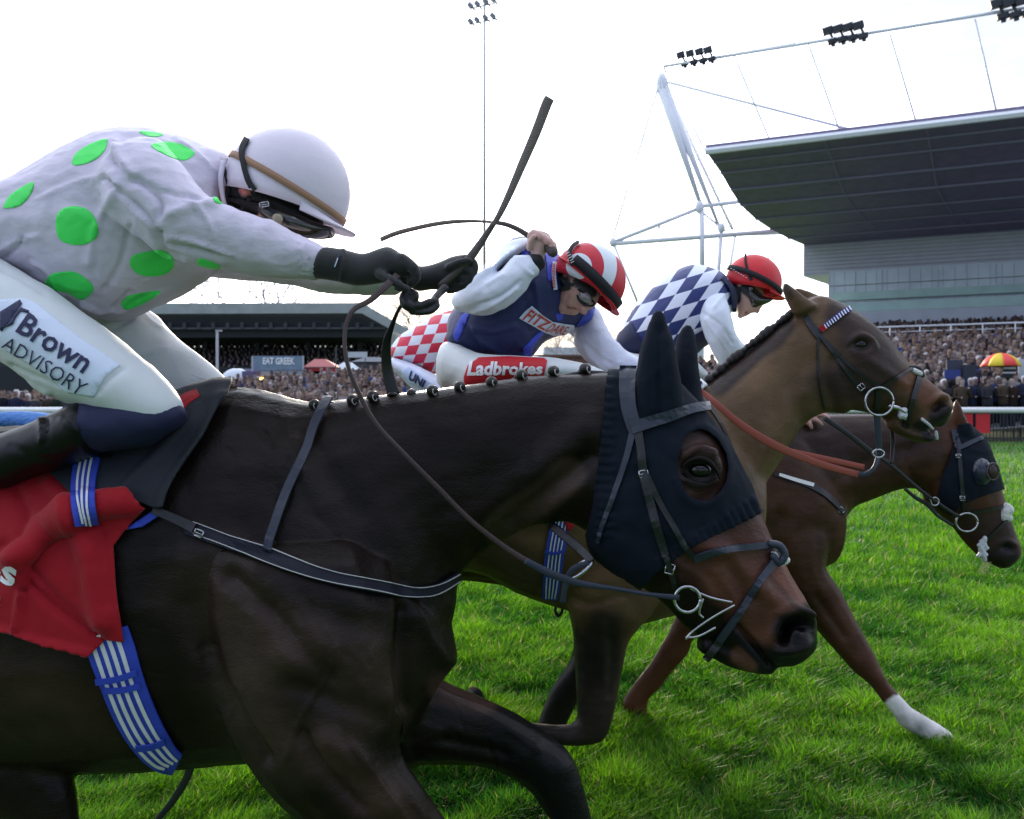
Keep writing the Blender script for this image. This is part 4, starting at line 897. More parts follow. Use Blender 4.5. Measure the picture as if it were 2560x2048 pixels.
def yat(T, f, x, y, d=.009):
    h = hit(T, px(f, x, y)); return (h[0].y if h[0] is not None else 2)-d
buckle('F', 1355, 998, yat(TH, 'F', 1355, 998), 9, 7, 10, br); buckle('F', 1410, 1198, yat(TH, 'F', 1410, 1198), 9, 10, -15, br)
ring('martingale_ring', 'F', 1222, 1198, Y1-.14, 30, .004, br, a_ := Vector((.75, 0, .6)).normalized(), Vector((-.3, .9, .4)).normalized(), .45)
wmesh('martingale_strap', *strap3('F', [(1185, 1270, Y1-.14), (1190, 1235, Y1-.145), (1205, 1200, Y1-.15), (1240, 1185, Y1-.15)], [12, 13, 13, 12]), m_leathb, br, True)
wmesh('martingale_strap', *strap3('F', [(1160, 1105, Y1-.06), (1190, 1130, Y1-.09), (1225, 1160, Y1-.13), (1245, 1182, Y1-.15)], [18, 19, 19, 16]), m_leather, br, True)
# reins
YR = Y1-.20
wmesh('rein', *strap3('F', [(838, 578, Y1-.15), (815, 600, Y1-.17), (780, 632, Y1-.19), (742, 655, YR-.01), (726, 700, YR-.02), (730, 760, YR-.03), (752, 820, YR-.03), (790, 890, YR-.03), (850, 955, YR-.03), (920, 1025, YR-.02), (990, 1095, YR-.01), (1060, 1150, YR), (1110, 1182, YR)], [14, 14, 12, 10, 8, 8, 9, 9, 9, 10, 10, 11, 12], .006), m_brown_l, br, True)
wmesh('rein', *strap3('F', [(1105, 1180, YR-.002), (1160, 1208, YR), (1220, 1228, YR+.01), (1300, 1240, YR+.02), (1370, 1252, YH-.10), (1430, 1258, YH-.095)], [14, 16, 14, 9, 9, 13], .006), m_leathb, br, True)
wmesh('rein', *strap3('F', [(851, 634, Y1-.10), (838, 655, Y1-.08), (824, 690, Y1-.05), (814, 725, Y1-.02), (815, 775, Y1), (830, 835, Y1)], [8, 7, 11, 18, 22, 27], .006), m_leather, br, True)
# loops of rein hanging from the hands
kn = [((845, 622), (850, 645), (868, 655), (880, 640), (868, 622), (852, 628)), ((870, 650), (890, 655), (912, 648), (925, 630), (912, 622), (890, 632)), ((925, 632), (915, 655), (895, 662), (872, 655)), ((935, 560), (925, 590), (912, 622))]
union('rein_loop', [cap('N', [(1110, 640, Y1-.11, 48), (1090, 715, Y1-.115, 70), (1115, 780, Y1-.12, 72), (1180, 820, Y1-.12, 56)], 10, 2), cap('N', [(1150, 640, Y1-.12, 36), (1205, 670, Y1-.125, 38), (1205, 720, Y1-.125, 34)], 10, 2), cap('N', [(1170, 790, Y1-.12, 52), (1260, 800, Y1-.12, 48), (1350, 757, Y1-.12, 42), (1430, 738, Y1-.115, 34)], 10, 2),
    cap('N', [(1160, 870, Y1-.12, 30), (1290, 868, Y1-.12, 34), (1380, 850, Y1-.12, 34), (1440, 790, Y1-.115, 34)], 10, 2), cap('N', [(1520, 600, Y1-.08, 50), (1455, 665, Y1-.09, 42), (1400, 730, Y1-.11, 38)], 10, 2)], .003, 1, m_leather, br)
# breastgirth, neck strap, girth
strap('breastgirth', 'F', [(395, 1112), (520, 1160), (650, 1205), (760, 1232), (850, 1247), (915, 1240), (962, 1210)], [29, 29, 28, 27, 25, 22, 17], T1, m_girthb, h1, .005, .006, k=7, nx=3)
for dy in (-13, 13): strap('edge_piping', 'F', [(410, 1114+dy), (520, 1160+dy), (650, 1205+dy), (760, 1232+dy*.95), (850, 1247+dy*.9), (912, 1240+dy*.75), (960, 1212+dy*.6)], 1.5, T1, m_pipe, h1, .012, .002, k=7, nx=1)
strap('breastgirth_strap', 'F', [(330, 1075), (370, 1092), (415, 1116)], [18, 18, 22], T1, m_leather, h1, .014, .005); buckle('F', 418, 1123, yat(T1, 'F', 418, 1123, .02), 9, 7, -25, h1)
strap('neck_strap', 'F', [(695, 846), (670, 895), (640, 960), (600, 1060), (570, 1150), (562, 1172)], [19, 18, 18, 18, 18, 18], T1, m_leathb, h1, .014, .005, k=6)
# saddle cloth, number cloth, pad
cloth = shell('number_cloth', h1b, poly('F', [(-520, 960), (-300, 930), (60, 925), (165, 990), (305, 1072), (270, 1110), (240, 1150), (245, 1230), (262, 1350), (225, 1345), (190, 1378), (100, 1358), (30, 1335), (0, 1330), (-250, 1300), (-520, 1280)], 0), m_redc, h1, .012, .004, False)
fold(cloth, 3, 6, .006, (1, 1, .8)); fold(cloth, 6, 18, .0018, (1, 1, .7)); sculpt(cloth, 'F', [([(40, 1215), (60, 1150), (120, 1100), (200, 1070), (290, 1068)], 16, .012), ([(50, 1240), (75, 1170), (130, 1125), (210, 1100)], 8, -.008), ([(60, 1225), (110, 1275), (170, 1320), (220, 1345)], 6, -.012)]); sculpt(cloth, 'F', [([(40, 1180), (90, 1120), (180, 1075), (270, 1055)], 26, .030), ([(150, 1085), (185, 1160), (205, 1250), (215, 1310)], 24, .020), ([(60, 1190), (130, 1270), (210, 1330)], 10, -.010), ([(218, 1130), (216, 1200), (226, 1270)], 12, -.006), ([(100, 1110), (40, 1140), (0, 1150)], 14, -.010), ([(0, 1330), (50, 1345), (120, 1362), (190, 1376)], 9, .01), ([(52, 1200), (36, 1325)], 5, .014), ([(20, 1010), (60, 1080), (50, 1130)], 12, -.008), ([(100, 1020), (150, 1060)], 10, .008)])
TC = bvh(cloth)
m_letw = mat('letter_white', (.75, .76, .78), .6)
lettering('lettering', 'os', [px('F', -42, 1212), px('F', 32, 1236), px('F', 40, 1196), px('F', -34, 1172)], TC, m_letw, cloth, .004, .03)
lettering('lettering', 'os', [px('F', -50, 1268), px('F', 3, 1282), px('F', 5, 1252), px('F', -45, 1240)], TC, m_letw, cloth, .004, .03)
pad = shell('saddle_pad', h1b, poly('F', [(480, 832), (440, 830), (400, 870), (380, 900), (330, 935), (270, 985), (205, 1050), (170, 1060), (100, 990), (60, 975), (-250, 900), (-250, 820), (200, 820), (380, 800), (500, 800), (478, 860), (440, 940), (418, 1020), (410, 1092), (395, 1098), (330, 1075), (300, 1062), (240, 1030), (280, 980), (400, 880)], 0) if False else
     poly('F', [(-260, 860), (200, 850), (395, 800), (490, 800), (480, 826), (455, 872), (430, 922), (400, 965), (375, 1000), (358, 1030), (346, 1068), (332, 1072), (281, 1053), (236, 1037), (210, 1055), (172, 1062), (110, 1000), (40, 965), (-260, 960)], 0), m_pad, h1, .022, .006, False)
sculpt(pad, 'F', [([(470, 840), (425, 930), (365, 1010), (342, 1066)], 12, .008), ([(250, 1040), (330, 960), (420, 860)], 8, .006)])
shell('blue_lining', h1b, poly('F', [(268, 1112), (330, 1072), (338, 1085), (300, 1110), (266, 1116)]), m_blue, h1, .010, .004)
strap('cloth_edge', 'F', [(376, 868), (390, 848), (420, 832)], [26, 24, 16], bvh(pad, h1b), m_redc, h1, .004, .004)
TB = bvh(h1b, pad, cloth)
gp = [(165, 965), (178, 1040), (190, 1120), (205, 1260), (225, 1360), (250, 1450), (300, 1540), (350, 1590), (395, 1607)]
gi = strap('girth', 'F', [(190, 965), (182, 1010), (178, 1060), (180, 1100)], [52, 50, 50, 50], TB, m_blue, h1, .008, .004, nx=4)
for d in (-11, 0, 11): strap('girth_stripe', 'F', [(190+d, 967), (182+d, 1010), (178+d, 1060), (180+d, 1098)], 4.5, TB, m_whitec, gi, .013, .001)
gi = strap('girth', 'F', [(225, 1330), (240, 1375), (258, 1430), (282, 1490), (312, 1545), (345, 1585), (375, 1602)], [96, 98, 92, 88, 80, 66, 44], T1, m_blue, h1, .006, .005, nx=6)
for d in (-32, -14, 4, 22): strap('girth_stripe', 'F', [(225+d, 1332-d*.1), (240+d, 1375-d*.15), (258+d*.95, 1430-d*.2), (282+d*.88, 1490-d*.3), (312+d*.8, 1545-d*.4), (345+d*.66, 1585-d*.38), (365+d*.5, 1598-d*.3)], [9, 9, 8, 8, 7, 6, 5], T1, m_whitec, gi, .012, .001)
for (a, b) in (((205, 1428), (292, 1408)), ((222, 1445), (298, 1436)), ((290, 1562), (350, 1548))): strap('girth_keeper', 'F', [a, ((a[0]+b[0])/2, (a[1]+b[1])/2+4), b], 12, T1, m_blue, gi, .015, .003)
strap('stirrup_leather', 'F', [(-40, 1010), (60, 985), (140, 968), (240, 962)], 10, TB, m_leather, h1, .004, .004)
wmesh('hanging_strap', *strap3('F', [(405, 1603, Y1-.02), (392, 1640, Y1-.02), (365, 1685, Y1-.02), (330, 1728, Y1-.02), (300, 1760, Y1-.02)], [16, 16, 15, 12, 10], .006), m_leather, h1, True)
# plaited mane
mp1 = [(490, 826), (530, 832), (575, 845), (612, 858), (655, 858), (700, 846), (745, 835), (785, 832), (825, 826), (868, 825), (910, 820), (968, 812), (1035, 803), (1095, 789), (1165, 786), (1232, 775), (1290, 778)]
mane = union('mane', [cap('F', [(x, y+12, Y1-.02*(x-490)/800-.005, 8) for x, y in mp1], 10, 3)]+[ball(P('F', x+2*math.sin(i*3), y+4, Y1-.015-.02*(x-490)/800), (.012, .012, .009+.004*math.sin(i*2.2))) for i, (x, y) in enumerate(mp1[3:])], .004, 2, m_hair, h1)
for i, (x, y) in enumerate([(612, 856), (662, 848), (742, 838), (785, 830), (910, 818), (968, 810), (1035, 800), (1098, 785), (1165, 777), (1232, 772)]):
    y += 4; c = P('F', x, y, Y1-.03-.02*(x-490)/800); pl_ = wmesh('mane_plait', *ball(c, (.013, .014, .012), 12, 9), m_hair, h1, True)
    wmesh('plait_band', *torus(c+Vector((.006, -.012, -.004)), .007, .0011, Vector((-.35, -.15, .9)).normalized(), Vector((.35, .93, .2)).normalized(), 16, 6), m_band, pl_, True)
# loose hairs at the withers
V = []; F = []
for i in range(150):
    t = random.random(); x = 470+t*130; y = 826+t*26+random.random()*8; L = 30+random.random()*50; a = P('F', x, y, Y1-.01+random.uniform(-.03, .03)); b = P('F', x-L*.35, y-L*.28-3, Y1+random.uniform(-.03, .03)); c = P('F', x-L, y-L*random.uniform(.1, .55), Y1+random.uniform(-.05, .03))
    v, f = tube([a, b, c], [.0006, .0005, .0002], 3, False); o = len(V); V += v; F += [tuple(q+o for q in ff) for ff in f]
wmesh('loose_mane_hair', V, F, mat('hair_brown', (.05, .03, .02), .5), h1)

# ---------------------------------------------------------------- middle horse (light bay, head high)
Y2 = 2.66
h2 = empty('horse', (.3, Y2, 0), 'bay horse in the middle holding its head high, with a large bit ring', 'horse')
F2 = lambda L_, f='n': L_
torso2 = [(150, 1120, 170, 1350, Y2, .16), (230, 1050, 250, 1480, Y2, .24), (450, 1000, 450, 1520, Y2, .27), (700, 1010, 700, 1500, Y2, .27), (1000, 1030, 1000, 1440, Y2, .27), (1166, 1030, 1180, 1424, Y2, .275), (1300, 1010, 1290, 1478, Y2, .275), (1450, 985, 1420, 1525, Y2, .26), (1620, 970, 1560, 1560, Y2, .24), (1760, 975, 1650, 1545, Y2, .22), (1840, 1040, 1740, 1515, Y2, .20), (1870, 1120, 1800, 1470, Y2, .17)]
neck2 = [(1600, 985, 1780, 1500, Y2, .19), (1715, 985, 1850, 1400, Y2, .165), (1790, 940, 1895, 1240, Y2, .135), (1850, 895, 1955, 1145, Y2, .11), (1915, 845, 2000, 1075, Y2, .095), (1970, 800, 2050, 1035, Y2, .085), (2020, 765, 2110, 1035, Y2, .082)]
head2 = [(2000, 755, 2068, 1005, Y2, .07), (2050, 738, 2085, 1012, Y2, .085), (2105, 758, 2120, 1022, Y2, .10), (2160, 795, 2155, 1028, Y2, .105), (2212, 842, 2192, 1038, Y2, .09), (2260, 897, 2228, 1056, Y2, .074), (2298, 930, 2255, 1075, Y2, .064), (2335, 962, 2280, 1088, Y2, .058), (2362, 985, 2310, 1078, Y2, .058), (2376, 1005, 2330, 1068, Y2, .052), (2372, 1025, 2345, 1068, Y2, .036)]
lip2 = [(2225, 1040, 2222, 1072, Y2, .04), (2262, 1060, 2255, 1092, Y2, .042), (2305, 1075, 2292, 1106, Y2, .042), (2335, 1088, 2318, 1108, Y2, .034)]
nleg2 = [(1420, 1230, 1700, 1230, Y2-.06, .14), (1390, 1330, 1720, 1330, Y2-.1, .13), (1405, 1470, 1650, 1500, Y2-.12, .12), (1428, 1560, 1580, 1590, Y2-.12, .085), (1434, 1640, 1560, 1650, Y2-.12, .065), (1440, 1730, 1545, 1735, Y2-.12, .055), (1442, 1790, 1530, 1800, Y2-.12, .05), (1425, 1812, 1505, 1852, Y2-.12, .046), (1385, 1812, 1420, 1862, Y2-.12, .038), (1320, 1805, 1340, 1850, Y2-.12, .03), (1260, 1785, 1265, 1825, Y2-.12, .03), (1222, 1762, 1205, 1800, Y2-.12, .036), (1205, 1730, 1178, 1760, Y2-.12, .04), (1190, 1722, 1164, 1735, Y2-.12, .045)]
fleg2 = [(1450, 1400, 1640, 1450, Y2+.12, .10), (1440, 1550, 1560, 1600, Y2+.12, .075), (1425, 1650, 1500, 1670, Y2+.12, .05), (1378, 1720, 1450, 1745, Y2+.12, .042), (1345, 1800, 1415, 1815, Y2+.12, .035), (1320, 1880, 1370, 1890, Y2+.12, .032), (1290, 1940, 1350, 1960, Y2+.12, .04)]
hl2 = [(230, 1150, 500, 1200, Y2-.12, .13), (200, 1400, 420, 1350, Y2-.12, .12), (120, 1480, 280, 1480, Y2-.12, .08), (0, 1560, 120, 1600, Y2-.12, .05), (-120, 1600, -60, 1660, Y2-.12, .038), (-250, 1650, -190, 1700, Y2-.12, .038), (-300, 1720, -220, 1740, Y2-.12, .045)]
h2b = union('body', [loft('n', torso2, 3, 26), loft('n', neck2, 3, 22), loft('n', head2, 3, 20), loft('n', lip2, 2, 12), leg('n', nleg2), leg('n', fleg2), leg('n', hl2), leg('n', [(a+90, b, c+90, d, e+.24, f) for a, b, c, d, e, f in hl2]),
    ear('n', [(1985, 790, 2040, 760, Y2-.045, .03), (1965, 750, 2010, 742, Y2-.05, .028), (1957, 722, 1985, 722, Y2-.05, .02), (1954, 706, 1962, 706, Y2-.05, .006)]), ear('n', [(2010, 770, 2060, 745, Y2+.055, .026), (1995, 735, 2025, 730, Y2+.055, .02), (1982, 718, 1994, 720, Y2+.055, .007)]),
    ball(P('n', 2152, 862, Y2-.07), (.04, .03, .035)), ball(P('n', 2352, 1030, Y2-.03), (.03, .03, .028))], .009, 3, m_coat, h2)
sculpt(h2b, 'n', [([(2010, 1060), (1990, 980), (2030, 900)], 22, -.010), ([(1960, 850), (1900, 950), (1820, 1060)], 34, .008), ([(2000, 900), (1940, 1020), (1880, 1130)], 30, -.008), ([(2090, 940), (2120, 1000), (2170, 1020)], 34, .010), ([(2080, 900), (2070, 960), (2090, 1020)], 10, -.008), ([(2170, 900), (2260, 960)], 12, .006), ([(2124, 858), (2136, 844), (2155, 838), (2178, 850), (2188, 868)], 6, .012), ([(2130, 876), (2152, 884), (2180, 878)], 6, .005), ([(2135, 862), (2170, 862)], 11, -.008),
    ([(2340, 1024), (2350, 1008), (2364, 1006)], 8, -.03), ([(2325, 1010), (2345, 990), (2368, 994)], 7, .008), ([(2335, 1000), (2362, 998), (2376, 1015)], 7, .006), ([(2255, 1058), (2290, 1080), (2325, 1078), (2340, 1072)], 5, -.010), ([(2280, 1000), (2240, 990)], 14, .004), ([(1420, 1490), (1480, 1510), (1560, 1485)], 10, -.008), ([(1500, 1560), (1510, 1700)], 14, .006), ([(1530, 1600), (1525, 1740)], 8, -.006), ([(1470, 1450), (1560, 1440)], 40, .012)])
TAN = (.112, .068, .036); BR2 = (0.0450, 0.0255, 0.0180)
paint(h2b, TAN, [([(2150, 850), (2210, 940), (2120, 960)], 75, (0.0390, 0.0240, 0.0210), 1.2), ([(2110, 780), (2200, 840)], 40, (0.0375, 0.0225, 0.0180)), ([(2280, 960), (2330, 990)], 38, (0.1125, 0.0465, 0.0225), 1.4), ([(2260, 1020), (2220, 1040)], 40, (0.0675, 0.0375, 0.0210)), ([(2360, 1030), (2350, 1045)], 24, (0.0135, 0.0097, 0.0097)), ([(2300, 1075), (2330, 1090)], 18, (0.0150, 0.0135, 0.0150)), ([(2240, 1060), (2290, 1095)], 14, (0.0750, 0.0450, 0.0263)), ([(2152, 862)], 17, (0.0075, 0.0053, 0.0045)), ([(1800, 960), (1960, 820)], 26, (0.0263, 0.0165, 0.0128)),
    ([(1500, 1580), (1490, 1850), (1200, 1780)], 70, (0.0210, 0.0150, 0.0120), 1.3), ([(1360, 1800), (1440, 1650)], 60, (0.0135, 0.0097, 0.0090)), ([(1975, 740), (1960, 710)], 10, (0.0525, 0.0338, 0.0225)), ([(1190, 1745)], 30, (0.0090, 0.0075, 0.0075)), ([(1250, 1400), (1300, 1440)], 60, (0.0638, 0.0435, 0.0270)), ([(1350, 1060), (1650, 1060)], 60, (0.0450, 0.0300, 0.0225))], 'n', .3)
fold(h2b, 8, 6, .0025, (1, 1, 1), False)
T2 = bvh(h2b)
m_hp = mat('hair_plait_dark', (.014, .010, .009), .6)
wmesh('eye', *ball(P('n', 2152, 862, yat(T2, 'n', 2152, 862, -.009)), (.021, .014, .017), 16, 10), m_eye, h2, True)
mp2 = [(1745, 968), (1775, 950), (1805, 925), (1828, 903), (1850, 888), (1872, 868), (1900, 848), (1925, 828), (1950, 808), (1975, 790), (1992, 783)]
mb = []
for (x0, y0), (x1, y1) in zip(mp2[:-1], mp2[1:]):
    for k in range(2):
        t = k/2; r = .010+.006*((k*7+x0) % 3)/2; mb.append(ball(P('n', x0+(x1-x0)*t-3, y0+(y1-y0)*t-2, Y2-.008), (r, .016, r)))
union('mane', mb+[cap('n', [(x+5, y+8, Y2, 8) for x, y in mp2], 8)], .0035, 1, m_hp, h2)
union('forelock_plait', [cap('n', [(2025, 752, Y2, 9), (2050, 750, Y2, 12), (2075, 758, Y2, 8), (2085, 765, Y2, 5)]), cap('n', [(2075, 760, Y2, 5), (2086, 755, Y2, 5)])], .004, 2, m_hp, h2)
b2 = strap('bridle', 'n', [(2012, 790), (2030, 820), (2048, 842)], [17, 18, 20], T2, m_leather, h2, .003, .004)
bb_ = strap('browband', 'n', [(2055, 824), (2085, 800), (2110, 782), (2124, 777)], [12, 13, 13, 11], T2, mat('browband_blue', (.02, .03, .2), .5), b2, .006, .004)
strap('browband_end', 'n', [(2050, 828), (2062, 820)], 14, T2, m_redc, b2, .011, .003)
for i in range(11):
    x = 2063+i*5.7; y = 818-i*4.2+(.02*(i-5)**2); strap('white_tooth', 'n', [(x-3, y-5), (x+3, y+5)], 2.6, T2, m_letw, bb_, .0115, .001, k=2, nx=1)
strap('cheekpiece', 'n', [(2048, 840), (2080, 880), (2110, 920), (2140, 958), (2170, 985)], [9, 8, 9, 11, 11], T2, m_leather, b2, .004, .004)
strap('noseband_strap', 'n', [(2060, 850), (2110, 900), (2150, 935), (2200, 968)], 8, T2, m_leather, b2, .003, .003)
strap('throatlash', 'n', [(2046, 842), (2043, 900), (2050, 970), (2060, 1022)], [5, 5, 4, 4], T2, m_leather, b2, .003, .003)
strap('noseband', 'n', [(2195, 972), (2230, 950), (2260, 930), (2288, 918)], [7, 7, 7, 8], T2, m_leather, b2, .003, .004)
strap('drop_noseband', 'n', [(2298, 935), (2285, 980), (2275, 1020), (2268, 1050), (2262, 1068)], [12, 13, 13, 14, 18], T2, m_leather, b2, .003, .004)
wmesh('nose_knot', *tube([P('n', x, y, Y2-.045) for x, y in ((2280, 918), (2298, 922), (2306, 940), (2292, 935))], .008, 8, True, 1, 3), m_leather, b2, True)
wmesh('fleece_pad', *tube([P('n', x, y, Y2-.05) for x, y in ((2284, 926), (2300, 934))], .009, 8), m_fleece, b2, True)
ring('bit_ring', 'n', 2198, 1004, Y2-.10, 35, .0038, b2)
buckle('n', 2153, 968, yat(T2, 'n', 2153, 968, .012), 7, 8, -50, b2)
wmesh('bit_mouthpiece', *tube([P('n', x, y, Y2-.09) for x, y in ((2226, 1016), (2245, 1020), (2262, 1030))], [.008, .007, .005], 8), m_steel, b2, True)
union('froth', [cap('n', [(2250, 1026, Y2-.08, 5), (2258, 1040, Y2-.08, 8), (2262, 1046, Y2-.08, 5)])]+[ball(P('n', 2257+random.uniform(-8, 8), 1034+random.uniform(-9, 12), Y2-.085), random.uniform(.003, .011)) for _ in range(16)], .003, 1, m_froth, h2)
wmesh('lip_froth', *cap('n', [(2305, 1048, Y2-.06, 4), (2320, 1060, Y2-.055, 4), (2332, 1072, Y2-.05, 3)]), m_froth, h2, True); wmesh('lip_froth', *cap('n', [(2340, 1080, Y2-.03, 4), (2341, 1096, Y2-.02, 5)]), m_froth, h2, True)
strap('rein_stop', 'n', [(2194, 975), (2192, 1010), (2190, 1045)], [12, 14, 15], T2, m_leather, b2, .004, .004)
wmesh('martingale_strap', *strap3('n', [(2192, 1035, Y2-.10), (2195, 1080, Y2-.09), (2198, 1130, Y2-.08), (2190, 1165, Y2-.08)], [17, 16, 14, 12]), m_leathb, b2, True)
wmesh('martingale_strap', *strap3('n', [(2230, 1065, Y2+.06), (2232, 1110, Y2+.06), (2228, 1160, Y2+.04)], [10, 10, 8]), m_leather, b2, True)
ring('rein_ring', 'n', 2196, 1134, Y2-.09, 14, .003, b2, X_, Z_, .7)
wmesh('rein', *strap3('n', [(1730, 958, Y2-.12), (1780, 1000, Y2-.20), (1850, 1060, Y2-.20), (1940, 1115, Y2-.18), (2050, 1160, Y2-.14), (2145, 1186, Y2-.11)], [10, 14, 18, 20, 18, 16], .005), m_red_l, b2, True)
wmesh('rein', *strap3('n', [(1960, 1122, Y2-.165), (2030, 1140, Y2-.14), (2100, 1155, Y2-.12), (2160, 1168, Y2-.11)], [8, 14, 14, 13], .005), m_red_l, b2, True)
wmesh('rein_end', *strap3('n', [(2140, 1184, Y2-.11), (2165, 1186, Y2-.11), (2185, 1170, Y2-.11), (2194, 1145, Y2-.10)], [13, 12, 10, 10], .005), m_leathb, b2, True)
wmesh('neck_rope', *strap3('n', [(1735, 960, Y2-.12), (1700, 1000, Y2-.2)], 6), m_leather, h2, True)
gi2 = strap('girth', 'n', [(1402, 1300), (1392, 1350), (1384, 1400), (1380, 1450), (1376, 1494)], [48, 48, 47, 44, 38], T2, m_blue, h2, .005, .004, nx=4)
for d in (-12, -3, 6, 15): strap('girth_stripe', 'n', [(1400+d, 1302), (1390+d, 1350), (1383+d, 1400), (1379+d, 1450), (1376+d*.8, 1490)], 3.2, T2, m_whitec, gi2, .010, .001)
for y in (1374, 1430): strap('girth_keeper', 'n', [(1362, y), (1385, y+5), (1406, y)], 7, T2, m_blue, gi2, .012, .002)
shell('number_cloth', h2b, poly('n', [(1150, 1000), (1400, 990), (1440, 1250), (1442, 1308), (1420, 1330), (1410, 1300), (1150, 1330)]), m_redc, h2, .012, .003, False)
shell('saddle_cloth', h2b, poly('n', [(1500, 930), (1745, 940), (1770, 965), (1740, 985), (1700, 1000), (1600, 1100), (1500, 1100)]), m_whitec, h2, .015, .008, False)
strap('cloth_trim', 'n', [(1727, 966), (1740, 972), (1752, 960)], 10, T2, m_blue, h2, .026, .004)
wmesh('strap_loop', *tube([P('n', x, y, Y2-.05) for x, y in ((1395, 1502), (1388, 1525), (1396, 1540), (1406, 1525), (1402, 1505))], .005, 6, True, 1, 3), m_leather, h2, True)
strap('neck_strap', 'n', [(1740, 980), (1800, 1060), (1850, 1180)], 6, T2, m_leather, h2, .004, .003)

# ---------------------------------------------------------------- far horse (brown, blinkers, head low)
Y3 = 3.5
h3 = empty('horse', (1.0, Y3, 0), 'far brown horse with navy blinkers, head lowered and white foreleg stretched out', 'horse')
torso3 = [(980, 1130, 1000, 1300, Y3, .16), (1060, 1060, 1070, 1430, Y3, .24), (1250, 1030, 1250, 1460, Y3, .27), (1450, 1040, 1450, 1500, Y3, .27), (1600, 1035, 1590, 1540, Y3, .27), (1740, 1025, 1700, 1535, Y3, .26), (1860, 1015, 1800, 1520, Y3, .24), (1960, 1030, 1900, 1490, Y3, .22), (2030, 1100, 1990, 1460, Y3, .19), (2068, 1180, 2050, 1420, Y3, .16)]
neck3 = [(1880, 1020, 1990, 1450, Y3, .18), (1970, 1025, 2075, 1350, Y3, .15), (2050, 1035, 2125, 1275, Y3, .125), (2140, 1035, 2185, 1248, Y3, .105), (2230, 1035, 2255, 1222, Y3, .09), (2310, 1028, 2305, 1225, Y3, .085), (2380, 1030, 2325, 1235, Y3, .08)]
head3 = [(2372, 1042, 2310, 1215, Y3, .07), (2420, 1065, 2310, 1248, Y3, .09), (2455, 1095, 2325, 1268, Y3, .10), (2478, 1145, 2350, 1290, Y3, .098), (2492, 1190, 2372, 1308, Y3, .085), (2506, 1235, 2390, 1330, Y3, .07), (2522, 1285, 2412, 1358, Y3, .062), (2536, 1325, 2436, 1382, Y3, .058), (2548, 1360, 2455, 1398, Y3, .06), (2550, 1385, 2480, 1412, Y3, .05), (2535, 1405, 2495, 1418, Y3, .035)]
leg3 = [(1880, 1240, 2040, 1230, Y3-.06, .11), (1890, 1350, 2074, 1330, Y3-.10, .115), (1935, 1440, 2062, 1410, Y3-.12, .095), (1985, 1500, 2098, 1470, Y3-.12, .078), (2018, 1545, 2125, 1520, Y3-.12, .066), (2050, 1585, 2158, 1582, Y3-.12, .056), (2100, 1640, 2188, 1640, Y3-.12, .047), (2135, 1680, 2205, 1676, Y3-.12, .044), (2175, 1712, 2225, 1712, Y3-.12, .034), (2205, 1752, 2258, 1747, Y3-.12, .030), (2232, 1786, 2278, 1768, Y3-.12, .034), (2248, 1812, 2304, 1784, Y3-.12, .038), (2276, 1830, 2328, 1799, Y3-.12, .034), (2304, 1846, 2352, 1814, Y3-.12, .036), (2322, 1862, 2374, 1830, Y3-.12, .044), (2350, 1866, 2394, 1850, Y3-.12, .048)]
legb3 = [(1720, 1400, 1860, 1500, Y3+.12, .10), (1700, 1500, 1790, 1560, Y3+.12, .07), (1680, 1562, 1735, 1595, Y3+.12, .05), (1652, 1612, 1720, 1632, Y3+.12, .045), (1620, 1665, 1680, 1678, Y3+.12, .038), (1588, 1705, 1648, 1722, Y3+.12, .034), (1562, 1742, 1622, 1748, Y3+.12, .036), (1556, 1765, 1618, 1778, Y3+.12, .036), (1575, 1792, 1615, 1800, Y3+.12, .042)]
hl3 = [(1040, 1150, 1250, 1180, Y3-.12, .13), (1000, 1330, 1200, 1330, Y3-.12, .12), (960, 1450, 1080, 1450, Y3-.12, .08), (880, 1540, 960, 1560, Y3-.12, .05), (800, 1610, 860, 1640, Y3-.12, .038), (760, 1690, 830, 1700, Y3-.12, .045)]
m_coat3 = m_coat
def horse3(parent, dx=0.0, dy=0.0, legs=True):
    S_ = [loft('n', torso3, 3, 24), loft('n', neck3, 3, 20), loft('n', head3, 3, 18), ear('n', [(2378, 1080, 2432, 1095, Y3-.04, .03), (2378, 1045, 2420, 1060, Y3-.045, .03), (2382, 1015, 2403, 1020, Y3-.045, .02), (2389, 998, 2394, 998, Y3-.045, .006)])]
    S_ += [leg('n', leg3), leg('n', legb3), leg('n', hl3), leg('n', [(a+80, b, c+80, d, e+.24, f) for a, b, c, d, e, f in hl3]), ball(P('n', 2516, 1372, Y3-.03), (.032, .03, .03))]
    return union('body', S_, .010, 3, m_coat3, parent)
h3b = horse3(h3)
sculpt(h3b, 'n', [([(2050, 1260), (1990, 1330), (1960, 1400)], 30, .010), ([(1950, 1290), (1930, 1360), (1960, 1440)], 18, -.010), ([(2010, 1480), (2090, 1600), (2140, 1660)], 14, .009), ([(2040, 1490), (2110, 1590)], 8, -.008), ([(2330, 1150), (2340, 1210), (2390, 1260)], 28, .008), ([(2290, 1120), (2200, 1140), (2120, 1180)], 18, -.008), ([(2250, 1180), (2150, 1210)], 24, .008), ([(2300, 1100), (2270, 1170), (2310, 1230)], 12, -.010), ([(2512, 1368), (2530, 1372)], 9, -.018), ([(2500, 1358), (2520, 1354), (2540, 1362)], 6, .006), ([(2450, 1392), (2480, 1405), (2495, 1412)], 4, -.008), ([(2200, 1740), (2240, 1790)], 8, .004), ([(2285, 1808), (2300, 1830)], 7, -.005), ([(2262, 1790), (2275, 1812)], 12, .006), ([(2352, 1835), (2340, 1855)], 6, -.006), ([(2318, 1850), (2345, 1858)], 8, .004)])
